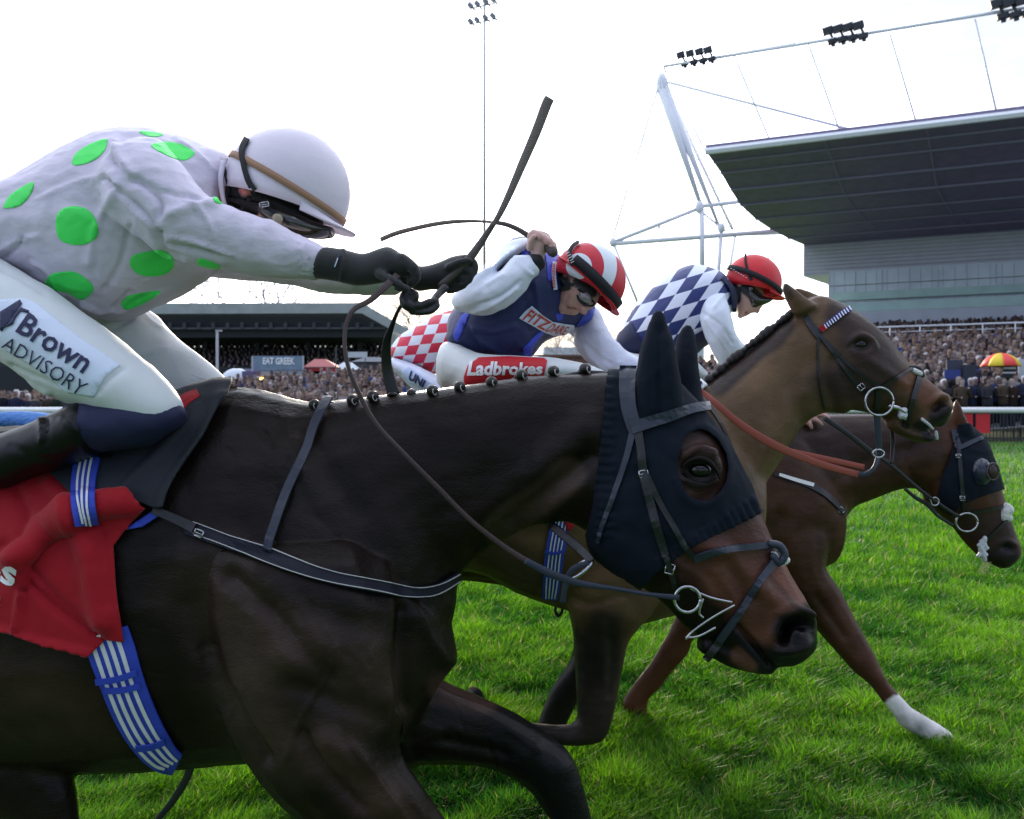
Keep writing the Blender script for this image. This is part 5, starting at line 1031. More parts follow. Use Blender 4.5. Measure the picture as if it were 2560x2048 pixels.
paint(h3b, (0.0504, 0.0216, 0.0115), [([(1900, 1080), (2150, 1100), (2280, 1100)], 70, (0.0252, 0.0122, 0.0094), 1.2), ([(2100, 1500), (2230, 1750)], 40, (0.0612, 0.0245, 0.0158), 1), ([(1700, 1560), (1580, 1780)], 60, (0.0864, 0.0324, 0.0130), 1), ([(2480, 1330), (2440, 1300)], 50, (0.0360, 0.0202, 0.0158)), ([(2470, 1230)], 50, (0.0648, 0.0259, 0.0158)), ([(2520, 1385), (2490, 1400)], 26, (0.0144, 0.0115, 0.0122)), ([(2520, 1370)], 11, (0.0058, 0.0050, 0.0058)), ([(2262, 1785), (2330, 1835)], 42, (.62, .6, .58), 8), ([(2370, 1858)], 16, (0.1152, 0.1008, 0.0936)), ([(1590, 1798)], 14, (0.0216, 0.0180, 0.0158)), ([(2395, 1010), (2405, 1080)], 20, (0.0720, 0.0288, 0.0130))], 'n', .3)
fold(h3b, 4, 6, .0028, (1, 1, 1), False)
T3 = bvh(h3b)
bl = shell('blinker_hood', h3b, poly('n', [(2420, 1058), (2452, 1080), (2475, 1120), (2500, 1190), (2512, 1222), (2470, 1235), (2430, 1250), (2400, 1262), (2380, 1290), (2340, 1260), (2352, 1200), (2376, 1140), (2388, 1100), (2395, 1062)]), m_hood, h3, .006, .003, False)
fold(bl, 4, 14, .003); TBl = bvh(bl, h3b)
cc_ = P('n', 2450, 1180, yat(TBl, 'n', 2450, 1180, -.012))
cup = MB(); Vc = []; 
for i in range(9):
    a = math.pi*.5*i/8; rr_ = math.sin(a)*.052; d_ = math.cos(a)*.045
    Vc.append([cc_+Vector((math.cos(t)*rr_*.9-d_*.1, -d_, math.sin(t)*rr_*1.15)) for t in [2*math.pi*j/24 for j in range(24)]])
Vr, Fr = rings(Vc[1:], True); wmesh('blinker_cup', Vr, Fr, mat('cup_plastic', (.008, .012, .03), .25, spec=.6), bl, True)
wmesh('cup_opening', *ball(cc_+Vector((.028, -.036, .005)), (.022, .016, .032), 16, 10), mat('eye_hole', (.03, .015, .012), .3), bl, True)
wmesh('cup_rim', *torus(cc_+Vector((.028, -.044, .005)), .024, .0035, X_, Z_, el=1.4), mat('rim', (.06, .05, .05), .4), bl, True)
b3 = strap('bridle', 'n', [(2382, 1075), (2388, 1100), (2395, 1118)], [14, 16, 18], TBl, m_leathb, h3, .004, .004)
strap('browband', 'n', [(2392, 1122), (2415, 1112), (2440, 1100), (2454, 1096)], [11, 11, 10, 10], TBl, m_leathb, b3, .006, .004)
strap('cheekpiece', 'n', [(2394, 1120), (2398, 1150), (2402, 1200), (2406, 1245), (2412, 1285)], 10, TBl, m_leather, b3, .005, .004)
buckle('n', 2406, 1246, yat(TBl, 'n', 2406, 1246, .014), 6, 5, 0, b3); buckle('n', 2396, 1140, yat(TBl, 'n', 2396, 1140, .014), 6, 4, 0, b3)
strap('noseband', 'n', [(2430, 1280), (2470, 1274), (2505, 1266)], 7, T3, m_leather, b3, .004, .004)
strap('drop_noseband', 'n', [(2525, 1290), (2495, 1320), (2465, 1350), (2450, 1375)], 6, T3, m_leather, b3, .004, .004)
union('nose_fleece', [ball(P('n', 2512+random.uniform(-4, 10), 1268+i*3.4, Y3-.045), random.uniform(.016, .024)) for i in range(9)], .004, 1, m_fleece, b3)
ring('bit_ring', 'n', 2417, 1306, Y3-.10, 27, .0042, b3, el=.85)
union('froth', [cap('n', [(2462, 1345, Y3-.075, 6), (2452, 1372, Y3-.075, 7), (2462, 1400, Y3-.07, 6)])]+[ball(P('n', 2460+random.uniform(-14, 8), 1372+random.uniform(-26, 26), Y3-.075), random.uniform(.004, .010)) for _ in range(22)], .004, 1, m_froth, h3)
for i in range(9): wmesh('chin_whisker', *tube([P('n', 2455+i*3, 1405, Y3-.02), P('n', 2450+i*2.5, 1420, Y3-.02), P('n', 2444+i*4, 1432+2*(i % 3), Y3-.02)], .0009, 4), mat('whisker', (.6, .5, .3), .5) if i == 0 else bpy.data.materials['whisker'], h3)
wmesh('rein', *strap3('n', [(2060, 1045, Y3-.17), (2120, 1085, Y3-.17), (2165, 1120, Y3-.16), (2230, 1165, Y3-.15), (2300, 1225, Y3-.14), (2370, 1275, Y3-.12), (2400, 1292, Y3-.11)], [12, 12, 13, 9, 9, 8, 8], .005), m_leather, b3, True)
wmesh('martingale_strap', *strap3('n', [(2262, 1222, Y3-.10), (2290, 1245, Y3-.1), (2320, 1262, Y3-.1), (2345, 1290, Y3-.1), (2385, 1315, Y3-.1)], [8, 9, 12, 8, 8], .005), m_leather, b3, True)
ring('rein_ring', 'n', 2337, 1254, Y3-.13, 10, .003, b3)
strap('breastgirth', 'n', [(1935, 1185), (1975, 1198), (2020, 1212), (2060, 1235), (2090, 1262), (2110, 1284)], [9, 11, 14, 13, 12, 11], T3, m_leather, h3, .004, .004)
strap('white_panel', 'n', [(1945, 1187), (1985, 1200), (2030, 1213)], [7, 9, 9], T3, m_letw, h3, .012, .001)
buckle('n', 2103, 1276, yat(T3, 'n', 2103, 1276, .014), 7, 6, -50, h3)
shell('saddle_cloth', h3b, poly('n', [(1500, 980), (1800, 980), (1820, 1150), (1780, 1300), (1500, 1300)]), m_whitec, h3, .012, .004, False)

ts_ = union('blue_sheet', [loft('n', [(180, 1040, 190, 1120, Y2, .08), (100, 1030, 90, 1085, Y2, .07), (20, 1028, 20, 1080, Y2, .06), (-60, 1040, -60, 1090, Y2, .05), (-160, 1080, -160, 1120, Y2, .03)], 3, 14)], .008, 1, mat('blue_fleece', (.05, .16, .42), .9, bump=1, bscale=70, bd=.01), h2)  # blue cloth of uncertain kind, built as a sheet trailing off the rump
cl_ = union('turf_clod', [ball(P('F', 472, 1635, 3.2), (.020, .015, .008)), ball(P('F', 466, 1637, 3.2), (.014, .012, .007))], .003, 1, mat('clod', (.20, .11, .08), .9, bump=1, bscale=90)); props(cl_, 'small pinkish brown clod lying in the grass under the near horse', 'clod')
# ================================================================ RIDERS
m_skin = mat('skin', rough=.5, attr='col', bump=.25, bscale=60, bd=.003, spec=.4)
m_lilac = mat('lilac_silk', (.65, .60, .72), .5, bump=.55, bscale=9, bst=(1, 1, 1.7), bd=.02, fine=.25, fscale=1400, spec=.35, var=.04)
m_green = mat('green_satin', (.06, .88, .13), .45, bump=.3, bscale=12, bd=.01, fine=.2, fscale=1200)
m_breech = mat('white_breeches', (.60, .64, .65), .6, bump=.25, bscale=10, bd=.012, fine=.15, fscale=1500, var=.03)
m_patch = mat('patch_white', (.62, .70, .84), .55, fine=.3, fscale=700)
m_navyc = mat('navy_cloth', (.006, .009, .05), .75, bump=.5, bscale=14, bd=.01, fine=.2)
m_navyp = mat('navy_print', (.008, .012, .06), .6)
m_boot = mat('boot_leather', (.003, .0035, .005), .38, bump=.2, bscale=10, bst=(1, 1, .5), bd=.010, spec=.25)
m_glove = mat('black_glove', (.014, .014, .016), .75, bump=.5, bscale=25, bd=.004, fine=.4, fscale=700, sheen=.2)
m_blackc = mat('black_cloth', (.006, .007, .010), .8, bump=.5, bscale=30, bd=.004, fine=.3)
m_cap = mat('lilac_cap', (.68, .62, .71), .5, bump=.35, bscale=12, bd=.012, fine=.2, var=.04)
m_tan = mat('tan_band', (.30, .17, .10), .7, fine=.3)
m_lens = mat('goggle_lens', (.02, .018, .015), .12, spec=.8)
m_gold = mat('goggle_stud', (.30, .26, .18), .35, metal=.6)
m_cork = mat('whip_grip', (.06, .05, .045), .6, bump=.6, bscale=140, bd=.003, var=.3)
m_whip = mat('whip_shaft', (.13, .105, .09), .55, bump=.5, bscale=100, bst=(1, 1, 3), bd=.003, var=.2)
m_bluv = mat('navy_silk', (.022, .030, .105), .5, bump=.6, bscale=10, bd=.02, fine=.25, spec=.35, var=.1)
m_blus = mat('royal_stripe', (.03, .06, .50), .5, bump=.3, bscale=14)
m_wsilk = mat('white_silk', (.62, .66, .80), .5, bump=.6, bscale=10, bst=(1, 1, 1.5), bd=.02, spec=.4)
m_wsilkg = mat('white_silk_bright', (.70, .76, .86), .5, bump=.6, bscale=9, bd=.02)
m_redp = mat('red_patch', (.50, .01, .02), .6, fine=.3)
m_redl = mat('red_lettering', (.50, .05, .025), .6)
m_capr = mat('red_cap', (.62, .012, .02), .5, bump=.3, bscale=14, bd=.01, fine=.2)
m_capw = mat('white_cap', (.72, .77, .84), .5, bump=.3, bscale=14, bd=.01)
SKIN = (.46, .235, .19)
def finger(f, pts): return cap(f, pts, 9, 2)
def helmet(f, cx_, cy_, fx, fy, a, b, hw, Y, m, parent, peak=90, drop=.18, peak_m=None, name='helmet', pk_w=1.0):
    """cap-covered skull: centre on the rim line, (fx,fy) the forward direction in the frame, a,b in px, hw metres"""
    k = Y/FPX/FR[f][2]; c = P(f, cx_, cy_, Y); l = math.hypot(fx, fy); fw = Vector((fx/l, 0, -fy/l)); up = Vector((-fw.z, 0, fw.x)); side = Vector((0, -1, 0)); R = []
    n = 36
    for i in range(15):
        t = i/14; r = []
        for j in range(n):
            th = 2*math.pi*j/n; lim = math.pi/2+drop*(1-math.cos(th))*.5*1.4; ph = t*lim+.001
            r.append(c+fw*math.cos(th)*math.sin(ph)*a*k+side*math.sin(th)*math.sin(ph)*hw+up*math.cos(ph)*b*k)
        R.append(r)
    V, F = rings(R, False); F.append(tuple(range(n)))
    o = wmesh(name, V, F, m, parent, True); s = o.modifiers.new('t', 'SOLIDIFY'); s.thickness = .006; s.offset = -1
    if peak:
        V = []; F = []
        for i in range(6):
            for j in range(17):
                th = (j/16-.5)*2.1; e_ = i/5; ex = peak*k*e_*max(0, math.cos(th*1.4))**.8
                V.append(c+fw*(math.cos(th)*a*k*.985+ex)+side*math.sin(th)*(hw*1.0+ex*.12*pk_w)+up*(-.004-ex*.02+.05*hw*(1-abs(th))*e_*.6)+up*(-.25*hw*math.sin(th)**2*e_))
        for i in range(5):
            for j in range(16): q = i*17+j; F.append((q, q+1, q+18, q+17))
        p = wmesh('peak', V, F, peak_m or m, o, True); s = p.modifiers.new('t', 'SOLIDIFY'); s.thickness = .004
    return o, (c, fw, up, side, k)
def rim(fr_, a, b, hw, h0, h1, m, name, parent, out_=.003, t0=-2.6, t1=2.6, th=.003):
    c, fw, up, side, k = fr_; V = []; F = []; n = 40
    for j in range(n+1):
        t = t0+(t1-t0)*j/n
        for h in (h0, h1):
            s = math.sqrt(max(0.05, 1-(h*k/(b*k))**2)) if h > 0 else 1
            V.append(c+fw*(a*k*s+out_)*math.cos(t)+side*(hw*s+out_)*math.sin(t)+up*h*k)
    for j in range(n): q = 2*j; F.append((q, q+1, q+3, q+2))
    o = wmesh(name, V, F, m, parent, True); s = o.modifiers.new('t', 'SOLIDIFY'); s.thickness = th; s.offset = 1; return o
# ---------------------------------------------------------------- rider in lilac with green spots
YA = 1.88
ja = empty('person', tuple(P('F', 200, 1000, YA)), 'jockey in lilac silks with green spots, crouched and pushing, holding up a whip', 'jockey')
torsoA = [(-330, 760, -290, 1200, YA, .15), (-180, 680, -110, 1180, YA, .17), (0, 590, 60, 960, YA, .17), (180, 462, 235, 1030, YA, .18), (390, 332, 430, 1150, YA, .19), (600, 222, 620, 1205, YA, .20), (790, 196, 800, 1130, YA, .20), (950, 226, 980, 1040, YA, .18), (1090, 272, 1110, 960, YA, .14), (1225, 330, 1190, 760, YA, .085), (1250, 400, 1200, 600, YA, .06)]
slA = [(860, 250, 540, 480, YA-.16, .075), (940, 340, 600, 640, YA-.19, .08), (1040, 470, 760, 760, YA-.20, .07), (1130, 560, 860, 850, YA-.20, .062), (1230, 595, 960, 885, YA-.19, .056), (1400, 655, 1180, 925, YA-.17, .052), (1560, 725, 1440, 965, YA-.15, .048), (1680, 785, 1620, 980, YA-.13, .042), (1755, 822, 1700, 990, YA-.12, .036)]
slA2 = [(1060, 700, 1080, 960, YA+.14, .07), (1300, 800, 1300, 990, YA+.12, .055), (1550, 860, 1590, 1020, YA+.06, .05), (1800, 880, 1780, 1058, YA+.03, .045), (2000, 900, 2010, 1062, YA, .04), (2130, 930, 2140, 1062, YA-.01, .034)]
bodyA = union('body', [loft('A', [(a, b+40, c, d-40, e, f*.8) for a, b, c, d, e, f in torsoA], 2, 16), loft('A', [((a*.8+c*.2), (b*.8+d*.2), (a*.2+c*.8), (b*.2+d*.8), e, f*.7) for a, b, c, d, e, f in slA], 2, 12),
    loft('A', [(1150, 400, 1130, 640, YA-.01, .05), (1240, 385, 1225, 590, YA-.01, .055), (1330, 400, 1320, 640, YA-.01, .068), (1430, 440, 1400, 680, YA-.01, .072), (1560, 510, 1530, 735, YA-.01, .068), (1660, 580, 1650, 765, YA-.01, .055), (1730, 650, 1700, 775, YA-.01, .04)], 3, 16),
    ball(P('A', 1322, 502, YA-.085), (.018, .012, .026)), cap('A', [(150, 1180, YA-.16, 70), (760, 1620, YA-.22, 50)], 12), cap('A', [(760, 1650, YA-.22, 50), (200, 1860, YA-.235, 35), (-200, 2040, YA-.235, 30)], 12)], .008, 3, m_skin, ja)
paint(bodyA, SKIN, [([(1250, 400), (1300, 620)], 40, (.02, .02, .025), 6), ([(1380, 600), (1700, 760)], 90, (.02, .02, .022), 6), ([(1322, 505)], 28, (.50, .17, .14), 4), ([(1400, 650)], 16, (.5, .25, .2))], 'A')
silkA = union('silks', [loft('A', torsoA, 4, 30), loft('A', slA, 4, 22), loft('A', slA2, 3, 16)], .0065, 4, m_lilac, ja)
fold(silkA, 2, 5.5, .006, (1, 1, 1.5)); fold(silkA, 12, 13, .004, (1, 1, 1.4)); fold(silkA, 22, 26, .0016, (1, 1, 1.6))
sculpt(silkA, 'A', [([(560, 440), (700, 560), (800, 660), (850, 740)], 16, -.014), ([(600, 330), (700, 440), (760, 470), (860, 560), (860, 640)], 18, -.012), ([(620, 260), (640, 340), (700, 430)], 22, .012), ([(600, 430), (720, 600), (840, 720)], 26, .010),
    ([(850, 740), (880, 840), (960, 880)], 22, -.014), ([(900, 640), (1000, 600), (1150, 570)], 24, .008), ([(920, 760), (1050, 790), (1250, 870)], 12, .008), ([(900, 800), (1060, 820), (1260, 880)], 10, -.008), ([(760, 460), (900, 520), (1080, 560)], 12, -.006), ([(1000, 560), (1100, 640), (1150, 760)], 12, .005),
    ([(0, 830), (100, 780), (200, 760)], 12, .006), ([(30, 870), (100, 800), (120, 760)], 10, -.008), ([(520, 1200), (600, 1160), (700, 1060)], 14, -.008), ([(440, 1120), (540, 1170), (600, 1160)], 12, .010), ([(640, 1180), (780, 1090), (950, 1040)], 12, .009), ([(200, 560), (400, 470), (560, 430)], 14, .005), ([(640, 470), (520, 700), (480, 900)], 20, .006), ([(700, 700), (650, 900), (560, 1050)], 14, -.006), ([(180, 900), (260, 950), (340, 1090)], 12, .006),
    ([(1180, 420), (1170, 560)], 14, .006), ([(940, 230), (1050, 300), (1150, 400)], 10, .006)]+[([(1600+i*3, 790+i*24), (1690+i*2, 812+i*22)], 6, .004) for i in range(8)])
for i, pl_ in enumerate([[(300, 690), (320, 620), (400, 594), (480, 618), (525, 690), (522, 760), (460, 800), (380, 800), (318, 768)], [(388, 362), (410, 310), (480, 262), (560, 232), (578, 242), (560, 300), (500, 350), (420, 374)], [(18, 600), (50, 540), (120, 490), (180, 466), (165, 530), (110, 590), (50, 604)],
        [(700, 905), (720, 860), (800, 838), (880, 834), (935, 880), (930, 930), (880, 965), (790, 972), (730, 950)], [(245, 1010), (270, 965), (340, 948), (420, 955), (505, 1030), (470, 1085), (430, 1098), (360, 1060), (280, 1046)], [(655, 1115), (700, 1075), (860, 1050), (840, 1080), (780, 1120), (700, 1150), (665, 1146)],
        [(815, 270), (870, 248), (960, 256), (1045, 300), (1030, 330), (985, 348), (900, 320)], [(750, 192), (800, 191), (880, 206), (840, 220), (790, 214)], [(1152, 520), (1175, 510), (1205, 520), (1205, 575), (1170, 578), (1150, 555)], [(1065, 885), (1100, 880), (1190, 920), (1150, 955), (1090, 980), (1070, 940)]]):
    shell('green_spot', silkA, poly('A', pl_, 4), m_green, silkA, .0007, .0004, True, one=(i >= 8))
collar = wmesh('collar', *strap3('A', [(1205, 350, YA-.075), (1190, 440, YA-.09), (1200, 540, YA-.08), (1215, 600, YA-.06)], [26, 24, 22, 20], .01), m_lilac, silkA, True)
hA, fA = helmet('A', 1545, 520, .862, .506, 342, 342, .110, YA-.01, m_cap, ja, 96, .35)
rim(fA, 342, 342, .110, 2, 38, m_tan, 'tan_band', hA, .002, -3.1, 3.1, .002)
wmesh('cap_button', *ball(P('A', 1735, 258, YA-.01), (.012, .012, .007)), m_cap, hA, True)
strap('helmet_strap', 'A', [(1340, 238), (1312, 300), (1322, 380), (1350, 470), (1400, 560)], [30, 28, 26, 30, 40], bvh(hA, bodyA), m_blackc, hA, .004, .003, YA-.1)
for pts in ([(1215, 400), (1240, 480), (1225, 560)], [(1225, 545), (1300, 560), (1400, 580)], [(1230, 570), (1300, 610), (1390, 640)], [(1350, 540), (1310, 600), (1290, 620)]): strap('chin_harness', 'A', pts, 20, bvh(bodyA), m_blackc, hA, .004, .004, YA-.09)
gog = union('goggles', [loft('A', [(1410, 560, 1400, 640, YA-.09, .012), (1500, 600, 1480, 700, YA-.085, .02), (1620, 640, 1590, 750, YA-.07, .03), (1730, 690, 1690, 772, YA-.045, .035), (1800, 712, 1780, 765, YA-.02, .03)], 3, 14)], .004, 2, m_lens, ja)
wmesh('goggle_stud', *ball(P('A', 1494, 664, YA-.112), (.0125, .005, .0125)), m_gold, gog, True)
buckle('A', 1424, 585, YA-.113, 24, 12, 8, gog); strap('goggle_strap', 'A', [(1430, 600), (1500, 640), (1560, 690)], 16, bvh(gog), m_blackc, gog, .003, .002)
# glove and fist, near hand
def glove(name, shapes, parent, vox=.0035, m=m_glove): return union(name, shapes, vox, 2, m, parent)
YG = YA-.13
ga_ = glove('glove', [loft('N', [(240, 160, 118, 500, YG, .036), (440, 190, 330, 530, YG, .034), (640, 235, 560, 580, YG, .032), (800, 185, 780, 560, YG-.005, .036), (920, 160, 960, 520, YG-.008, .038), (1040, 230, 1060, 500, YG-.008, .036), (1140, 320, 1130, 470, YG-.005, .032)], 3, 20),
    finger('N', [(1050, 290, YG-.03, 70), (1190, 400, YG-.035, 62), (1210, 500, YG-.03, 50), (1150, 560, YG-.02, 44)]), finger('N', [(1010, 330, YG-.01, 70), (1150, 440, YG-.015, 60), (1150, 560, YG-.01, 48), (1090, 610, YG, 42)]),
    finger('N', [(960, 380, YG+.012, 66), (1090, 480, YG+.008, 56), (1090, 580, YG+.01, 46), (1030, 610, YG+.012, 40)]), finger('N', [(900, 430, YG+.03, 60), (1010, 520, YG+.03, 50), (1010, 600, YG+.028, 42)]), finger('N', [(820, 450, YG-.035, 60), (940, 520, YG-.048, 52), (1060, 590, YG-.045, 42), (1120, 610, YG-.04, 36)])], ja)
sculpt(ga_, 'N', [([(420, 180), (440, 260), (400, 520)], 14, .004), ([(900, 440), (1000, 470), (1100, 560)], 14, -.004), ([(1190, 360), (1180, 500), (1130, 600)], 10, -.003)])
strap('glove_tab', 'N', [(385, 250), (345, 320), (322, 380)], [26, 26, 30], bvh(ga_), m_leathb, ga_, .002, .002)
strap('glove_mark', 'N', [(368, 290), (350, 340), (335, 375)], 10, bvh(ga_), m_patch, ga_, .005, .001)
YG2 = YA-.05
gb_ = glove('glove', [loft('N', [(1140, 350, 1150, 600, YG2, .03), (1290, 370, 1240, 640, YG2, .032), (1450, 330, 1390, 620, YG2, .035), (1600, 265, 1540, 640, YG2, .038), (1740, 245, 1640, 620, YG2, .036), (1830, 280, 1740, 540, YG2, .03)], 3, 18),
    finger('N', [(1740, 290, YG2-.02, 55), (1830, 340, YG2-.03, 50), (1835, 430, YG2-.03, 44), (1760, 480, YG2-.03, 38)]), finger('N', [(1660, 380, YG2-.03, 55), (1790, 430, YG2-.035, 46), (1780, 520, YG2-.03, 42), (1700, 560, YG2-.03, 38)]), finger('N', [(1620, 440, YG2-.025, 52), (1740, 500, YG2-.03, 44), (1720, 580, YG2-.025, 40), (1640, 610, YG2-.02, 36)]),
    finger('N', [(1560, 480, YG2-.015, 48), (1680, 560, YG2-.02, 42), (1640, 620, YG2-.02, 36), (1560, 640, YG2-.015, 32)]), finger('N', [(1560, 380, YG2-.04, 44), (1690, 320, YG2-.05, 40), (1790, 310, YG2-.05, 34)])], ja)
sculpt(gb_, 'N', [([(1640, 470), (1760, 450)], 9, -.004), ([(1600, 540), (1720, 530)], 9, -.004)])
# legs
thA = [(-230, 800, -330, 1230, YA-.14, .11), (-60, 850, -180, 1330, YA-.16, .115), (130, 960, -30, 1400, YA-.19, .105), (340, 1090, 130, 1500, YA-.21, .10), (550, 1250, 320, 1630, YA-.225, .09), (740, 1400, 500, 1700, YA-.23, .082), (890, 1540, 640, 1760, YA-.23, .072), (975, 1660, 740, 1830, YA-.225, .06)]
thA2 = [(300, 980, 250, 1350, YA+.12, .10), (760, 1130, 480, 1440, YA+.14, .095), (930, 1290, 640, 1560, YA+.15, .085), (1080, 1400, 760, 1640, YA+.16, .075), (1200, 1510, 880, 1740, YA+.16, .065), (1250, 1600, 1000, 1800, YA+.16, .05)]
brA = union('breeches', [loft('A', thA, 3, 24), loft('A', thA2, 3, 20), loft('A', [(-350, 800, -330, 1200, YA, .16), (-150, 800, -80, 1250, YA, .165), (60, 900, 150, 1250, YA, .16), (250, 1000, 330, 1250, YA, .13)], 3, 20)], .008, 4, m_breech, ja)
fold(brA, 14, 6, .0035, (1, 1, 1.2)); fold(brA, 15, 15, .0014)
sculpt(brA, 'A', [([(10, 930), (120, 980), (240, 1060)], 14, -.008), ([(520, 1600), (580, 1530), (660, 1470)], 12, -.007), ([(0, 1470), (120, 1540), (260, 1600)], 14, .006), ([(60, 1450), (160, 1500), (330, 1560)], 10, -.005), ([(700, 1400), (900, 1360)], 12, .004), ([(520, 1210), (580, 1260), (700, 1200)], 14, -.008), ([(760, 1160), (820, 1220), (880, 1250)], 10, .005)])
kneeA = union('knee_cloth', [loft('B', [(985, 268, 900, 390, YA-.225, .04), (935, 210, 820, 450, YA-.225, .062), (800, 190, 700, 480, YA-.23, .072), (640, 195, 610, 492, YA-.235, .074), (480, 205, 530, 500, YA-.235, .072), (380, 240, 430, 500, YA-.235, .06)], 3, 22)], .006, 3, m_navyc, ja)
fold(kneeA, 21, 10, .005)
bootA = union('boot', [loft('B', [(475, 198, 535, 515, YA-.235, .082), (380, 245, 440, 545, YA-.235, .075), (280, 290, 330, 590, YA-.235, .07), (150, 345, 200, 625, YA-.235, .062), (0, 400, 40, 690, YA-.235, .056), (-160, 470, -130, 710, YA-.235, .05), (-300, 540, -250, 720, YA-.235, .042), (-390, 590, -330, 780, YA-.235, .042), (-380, 640, -260, 860, YA-.235, .04), (-330, 700, -180, 900, YA-.235, .038)], 3, 22)], .007, 3, m_boot, ja)
sculpt(bootA, 'B', [([(215, 310), (230, 400), (225, 440)], 14, .006), ([(470, 205), (480, 350), (530, 510)], 10, .005), ([(250, 330), (240, 450)], 12, -.006), ([(60, 460), (180, 520), (300, 540)], 16, -.003), ([(330, 320), (420, 380)], 14, .004)])
bootA2 = union('boot', [loft('B', [(900, 300, 800, 420, YA+.2, .06), (500, 330, 520, 560, YA+.22, .065), (0, 430, 30, 690, YA+.22, .055), (-300, 560, -260, 720, YA+.22, .042), (-340, 700, -200, 880, YA+.22, .038)], 3, 16)], .009, 3, m_boot, ja)
TBr = bvh(brA)
pt_ = shell('leg_patch', brA, poly('A', [(-40, 1100), (130, 1092), (200, 1118), (400, 1280), (650, 1452), (560, 1520), (506, 1625), (360, 1600), (200, 1470), (0, 1360), (-60, 1330)]), m_patch, brA, .001, .0006, True)
TP = bvh(pt_, brA)
lettering('lettering', 'Brown', [px('A', 85, 1272), px('A', 448, 1500), px('A', 520, 1402), px('A', 158, 1168)], TP, m_navyp, pt_, .0022, .02, maxe=.03)
lettering('lettering', 'ADVISORY', [px('A', 10, 1355), px('A', 432, 1618), px('A', 484, 1552), px('A', 46, 1292)], TP, m_navyp, pt_, .0022, -.004, maxe=.03)
shell('emblem', brA, poly('A', [(0, 1165), (108, 1098), (120, 1120), (60, 1195), (10, 1270), (0, 1262)]), m_navyp, pt_, .0035, .001)
shell('emblem', brA, poly('A', [(112, 1140), (158, 1158), (150, 1170), (112, 1160), (85, 1195), (70, 1230), (25, 1250), (70, 1190)]), m_navyp, pt_, .0035, .001)
wh = empty('riding_whip', tuple(P('F', 990, 545, YG2)), 'long dark padded whip pointing up from the gloved fist of the spotted jockey', 'whip')
wmesh('shaft', *tube([P('F', 930, 600, YG2-.035), P('F', 965, 570, YG2-.035), P('F', 992, 540, YG2-.035), P('F', 1018, 503, YG2-.03), P('F', 1040, 470, YG2-.03)], [.0085, .009, .0095, .0075, .006], 12, True, 1, 3), m_cork, wh, True)
wmesh('flap', *strap3('F', [(1036, 476, YG2-.03), (1050, 455, YG2-.03), (1072, 410, YG2-.03), (1100, 345, YG2-.03), (1128, 280, YG2-.03), (1150, 222, YG2-.03), (1157, 208, YG2-.03)], [10, 12, 15, 18, 20, 21, 20], .012), m_whip, wh, True)
# stirrup
si = wmesh('stirrup', *torus(P('B', -290, 850, YA-.24), .055, .006, X_, Z_), m_steel, None, True); props(si, 'steel racing stirrup under the boot of the spotted jockey', 'stirrup')

# ---------------------------------------------------------------- rider in the blue vest (middle horse)
YB = 2.72
jb = empty('person', tuple(P('n', 1250, 1000, YB)), 'jockey in navy vest with white sleeves and red-and-white hooped cap, whip raised', 'jockey')
torB = [(600, 960, 640, 1060, YB, .12), (598, 880, 780, 1120, YB, .16), (640, 790, 960, 1130, YB, .18), (760, 640, 1140, 1112, YB, .195), (900, 460, 1240, 1010, YB, .20), (1010, 330, 1370, 960, YB, .20), (1130, 315, 1470, 900, YB, .16), (1240, 350, 1560, 870, YB+.02, .11), (1340, 440, 1560, 800, YB+.03, .08)]
bodyB = union('body', [loft('C', [(a+30, b+60, c-20, d-60, e, f*.8) for a, b, c, d, e, f in torB], 2, 14),
    loft('C', [(1330, 480, 1330, 640, YB-0.090, .055), (1400, 430, 1340, 700, YB-0.110, .07), (1480, 470, 1330, 770, YB-0.120, .075), (1570, 560, 1370, 810, YB-0.130, .07), (1620, 660, 1440, 820, YB-0.135, .055), (1600, 740, 1490, 800, YB-0.138, .035)], 3, 16),
    cap('C', [(1488, 750, YB-0.170, 22), (1512, 795, YB-0.190, 26), (1516, 818, YB-0.190, 18)], 8), cap('C', [(1485, 812, YB-0.180, 13), (1500, 815, YB-0.180, 13)], 8), cap('C', [(1380, 740, YB-0.150, 40), (1370, 790, YB-0.150, 38)], 8), cap('C', [(1400, 800, YB-0.145, 30), (1450, 812, YB-0.145, 24)], 8), ball(P('C', 1385, 555, YB-0.165), (.012, .008, .018)),
    loft('C', [(760, 640, 800, 760, YB-.25, .03), (960, 560, 980, 640, YB-.265, .03), (1130, 470, 1170, 520, YB-.27, .026)], 2, 12), cap('C', [(700, 1180, YB-.15, 50), (1450, 1210, YB-.22, 36)], 10)], .0065, 2, m_skin, jb)
paint(bodyB, (.47, .27, .22), [([(1340, 520), (1370, 620)], 40, (.012, .014, .02), 6), ([(1470, 610), (1560, 680)], 30, (.03, .025, .028), 4), ([(1385, 555)], 14, (.5, .2, .17), 5), ([(1395, 778), (1445, 790)], 7, (.22, .05, .05), 3), ([(1350, 700), (1380, 760)], 30, (.40, .24, .20), 1), ([(1360, 800), (1420, 810)], 18, (.36, .21, .18), 1)], 'C')
sculpt(bodyB, 'C', [([(1398, 780), (1445, 792)], 7, -.008), ([(1400, 700), (1380, 760)], 10, -.004), ([(1430, 745), (1420, 770)], 10, .003)])
vestB = union('silks', [loft('C', torB, 4, 28)], .0075, 4, m_bluv, jb)
fold(vestB, 31, 7, .006)
sculpt(vestB, 'C', [([(760, 920), (900, 940), (1050, 900)], 16, .010), ([(820, 1000), (950, 1080), (1100, 1100)], 14, .010), ([(700, 900), (800, 1050)], 14, -.008), ([(1100, 1050), (1200, 980)], 12, .010), ([(1180, 620), (1200, 760), (1150, 900)], 16, .008)])
